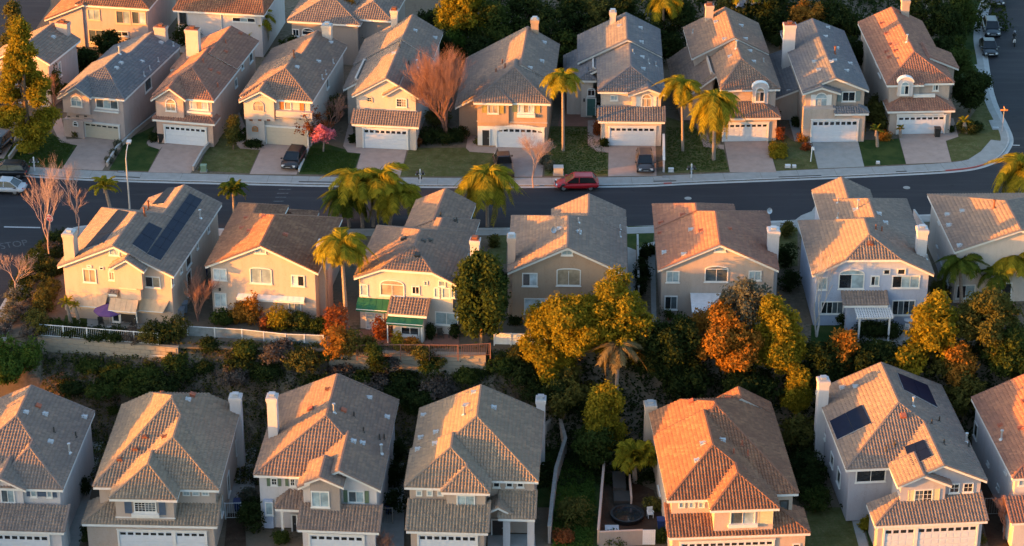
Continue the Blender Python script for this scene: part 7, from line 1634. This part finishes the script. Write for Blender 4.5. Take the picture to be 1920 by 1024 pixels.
car(1853, 96, .01, radians(-92), (.018, .020, .024), 'dark car parked on the side road, nearer one', 'sedan'); car(1858, 60, .01, radians(-93), (.018, .022, .028), 'dark car parked on the side road, farther one', 'suv'); car(1868, 2, .01, radians(-95), (.02, .015, .018), 'dark car on the side road cut by the top edge', 'sedan'); car(-2, 278, .12, radians(-105), (.014, .014, .015), 'black car on the driveway at the left edge', 'suv')
# rider on a scooter on the side road
x, y = gp(1901, 84, .01)[:2]; r_ = empty('scooter', (x, y, .01), radians(-95), 'small white motor scooter on the side road', 'scooter')
b = MB(); b.tube((-.55, 0, .25), (-.55, 0, .251), .25, .25, 3) if 0 else None
for sx in (-.6, .6): q = MB(); q.tube((sx, -.05, .25), (sx, .05, .25), .25, .25, 14); q.build('wheel', MAT['tyre'], r_)
b.add([(-.75, -.15, .45), (.1, -.15, .3), (.5, -.12, .45), (.62, -.1, .95), (.45, -.12, .9), (.2, -.15, .45), (-.1, -.17, .72), (-.75, -.13, .75)] + [(-.75, .15, .45), (.1, .15, .3), (.5, .12, .45), (.62, .1, .95), (.45, .12, .9), (.2, .15, .45), (-.1, .17, .72), (-.75, .13, .75)], [tuple(range(8))[::-1], tuple(range(8, 16))] + [(i, (i + 1) % 8, 8 + (i + 1) % 8, 8 + i) for i in range(8)]); b.build('body', MAT['sign_white'], r_)
b = MB(); b.box(-.7, -.05, -.14, .14, .74, .84); b.build('saddle', MAT['bin_black'], r_); b = MB(); b.tube((.55, -.32, 1.05), (.55, .32, 1.05), .02, .02, 6); b.tube((.58, 0, .5), (.55, 0, 1.05), .03, .03, 6); b.build('handlebar', MAT['dark_metal'], r_)
def person(loc, rot, label):
    J = dict(pel=(0, 0, .92), ch=(.08, 0, 1.2), nk=(.13, 0, 1.45), hd=(.16, 0, 1.6), hp=(.17, 0, 1.72), kL=(.4, .17, .78), fL=(.28, .17, .32), tL=(.42, .17, .3), kR=(.4, -.17, .78), fR=(.28, -.17, .32), tR=(.42, -.17, .3), sL=(.1, .2, 1.38), eL=(.3, .26, 1.15), hL=(.53, .26, 1.1), sR=(.1, -.2, 1.38), eR=(.3, -.26, 1.15), hR=(.53, -.26, 1.1))
    rad = dict(pel=.17, ch=.18, nk=.07, hd=.11, hp=.09, kL=.085, fL=.055, tL=.045, kR=.085, fR=.055, tR=.045, sL=.08, eL=.05, hL=.045, sR=.08, eR=.05, hR=.045)
    E_ = [('pel', 'ch'), ('ch', 'nk'), ('nk', 'hd'), ('hd', 'hp'), ('pel', 'kL'), ('kL', 'fL'), ('fL', 'tL'), ('pel', 'kR'), ('kR', 'fR'), ('fR', 'tR'), ('ch', 'sL'), ('sL', 'eL'), ('eL', 'hL'), ('ch', 'sR'), ('sR', 'eR'), ('eR', 'hR')]
    ks = list(J); me = bpy.data.meshes.new('person'); me.from_pydata([J[k] for k in ks], [(ks.index(a), ks.index(c)) for a, c in E_], []); o = bpy.data.objects.new('person', me); COL.objects.link(o)
    md = o.modifiers.new('s', 'SKIN'); md.use_smooth_shade = True
    for i, k in enumerate(ks): me.skin_vertices[0].data[i].radius = (rad[k], rad[k])
    me.skin_vertices[0].data[0].use_root = True; ms = o.modifiers.new('u', 'SUBSURF'); ms.levels = 1; ms.render_levels = 1
    me.materials.append(MAT['bin_black']); o.location = loc; o.rotation_euler = (0, 0, rot); tag(o, label, 'person')
    b = MB(); b.lathe([(.05, -.02), (.14, .02), (.15, .12), (.1, .21), (.02, .24)], 12, (.17, 0, 1.56)); b.build('helmet', MAT['bin_grey'], o)
if 'skin' or 1:
    person((x - .0, y + .28, .0), radians(-95), 'person in dark clothes riding the white scooter')

# ------------------------------------------------------------------ the next street, in front of the front row (outside the photograph, it shades the garages)
def copy_tree(o, parent=None):
    c = o.copy(); COL.objects.link(c); c.parent = parent
    for ch in o.children: copy_tree(ch, c)
    return c
sheet('near_road', [(-260, -60), (-260, -49), (260, -49), (260, -60)], ZL + .004, MAT['asphalt'])
FRONT = [h for h in H if abs(h.zg - LOW) < .01]
for i, (k, x, r) in enumerate([(1, -28, 180), (3, -13, 180), (2, 3, 180), (1, 20, 180), (3, 36, 180), (2, 52, 180)]):
    c = copy_tree(FRONT[k].root); c.location = (x, -67, LOW); c.rotation_euler = (0, 0, radians(r)); c['label'] = ['first', 'second', 'third', 'fourth', 'fifth', 'sixth'][i] + ' house from the left across the road below the front row'; c['group'] = 'houses across the lower road'
c = copy_tree(FRONT[2].root); c.location = (-60.5, -37.2, LOW); c['label'] = 'next front row house, just beyond the left edge of the picture'; c['group'] = 'houses of the front row'
for i, (x, y, h_, r_) in enumerate([(-128, -61, 13, 4.6), (-119, -62, 12.5, 4.6), (-110, -61, 13, 4.6), (-101, -62, 13, 4.6), (-92, -61, 12.4, 4.4), (-84, -62, 13, 4.4), (-76, -61, 12.6, 4.4), (-68, -62, 12.2, 4.2), (-60.5, -61, 11.0, 3.6)]):  # unseen trees added, tall enough to shade the front row's upper walls
    tree(0, 0, LOW, h_, r_, 'large street tree along the lower road, number %s from its left end, outside the picture' % ['one', 'two', 'three', 'four', 'five', 'six', 'seven', 'eight', 'nine'][i], kind='dark', n=4200, leaf=.5, base=(x, y), seed=i + 5, group='street trees of the lower road')

sheet('lot_ground_west', [(-125, -14), (-72, -14), (-70, 30), (-125, 30)], .1, MAT['dirt'], .14)
for i, (k, x, y) in enumerate([(2, -86, -9), (1, -88, 5), (3, -92, 17)]):  # unseen houses added to throw shade on the far row's garages
    c = copy_tree(FRONT[k].root); c.location = (x, y, .1); c.rotation_euler = (0, 0, radians(90)); c['label'] = ['sideways house outside the picture, nearest the bank corner', 'sideways house outside the picture, middle of three at the left', 'sideways house outside the picture, farthest of three at the left'][i]; c['group'] = 'houses beyond the side street'
for i, (x, y, h_, r_) in enumerate([(-70, 1.0, 9.6, 2.4), (-72, 4.8, 9.2, 2.5), (-70, 8.6, 8.6, 2.5), (-73, 12.4, 8.2, 2.6), (-71, 16.4, 7.2, 2.5), (-70, 20.4, 7.6, 2.6), (-72, 24.5, 7.6, 2.6), (-64, -20, 6., 2.4), (-68, -25, 6., 2.6)]):  # unseen trees added, heights set to shade the far garages and the bank
    tree(0, 0, .1, h_, r_, ['first', 'second', 'third', 'fourth', 'fifth', 'sixth', 'seventh', 'eighth', 'ninth', 'tenth'][i] + ' street tree at the far left, outside the picture', kind='olive', n=2400, leaf=.4, base=(x, y), seed=i + 31, group='street trees beyond the side street')

# ------------------------------------------------------------------ labels that say which one
for i_, t_ in ((1, 'pinkish house with slate grey tiles between the golden evergreen and the peach house'), (4, 'white gabled house with a small round window above its white garage')): H[i_].root['label'] = t_
SHORT = ['golden evergreen house', 'slate roofed house', 'peach house', 'orange shuttered house', 'round window house', 'mustard shuttered house', 'teal door house', 'white dormer house', 'concrete driveway house', 'corner house', 'red hip roof house', 'striped red roof house', 'grey top house', 'hidden top house',
         'solar corner house', 'orange tiled house', 'green awning house', 'tan house', 'patio cover house', 'pergola house', 'right edge house', 'left edge front house', 'three car garage house', 'gabled bay front house', 'corner porch house', 'terracotta front house', 'solar front house', 'rose tiled front house']
from collections import defaultdict
by = defaultdict(list)
for o in SC.objects:
    if o.parent is None and o.get('label'): by[o['label']].append(o)
ORD = ['leftmost', 'second from left', 'third from left', 'fourth from left', 'fifth from left', 'sixth from left', 'seventh from left', 'eighth from left', 'ninth from left']
for lab, os_ in by.items():
    if len(os_) < 2 or 'outside the picture' in lab or 'beyond' in lab or 'lower road' in lab or 'below the front row' in lab: continue
    near = defaultdict(list)
    for o in os_:
        p = np.array(o.location[:2]); k = min(range(len(H)), key=lambda i: np.linalg.norm(H[i].root.location.to_2d() - Vector((p[0] - 4, p[1] - 6))))
        near[k].append(o)
    base = ' '.join(lab.split()[:4]) if len(lab.split()) > 4 else lab
    for stop in (' on', ' in', ' of', ' around', ' the', ' at', ' close', ' near'):
        if base.endswith(stop): base = base[:-len(stop)]
    for stop in (' on', ' in', ' around', ' near', ' at'):
        if base.endswith(stop): base = base[:-len(stop)]
    for k, l in near.items():
        l.sort(key=lambda o: o.location[0])
        for i, o in enumerate(l): o['label'] = base + ' beside the ' + SHORT[k] + ('' if len(l) == 1 else ', ' + ('rightmost' if i == len(l) - 1 else ORD[i] if i < 9 else ['tenth', 'eleventh', 'twelfth', 'thirteenth', 'fourteenth', 'fifteenth', 'sixteenth', 'seventeenth', 'eighteenth'][min(8, i - 9)] + ' from left') + ' of ' + str(len(l)))
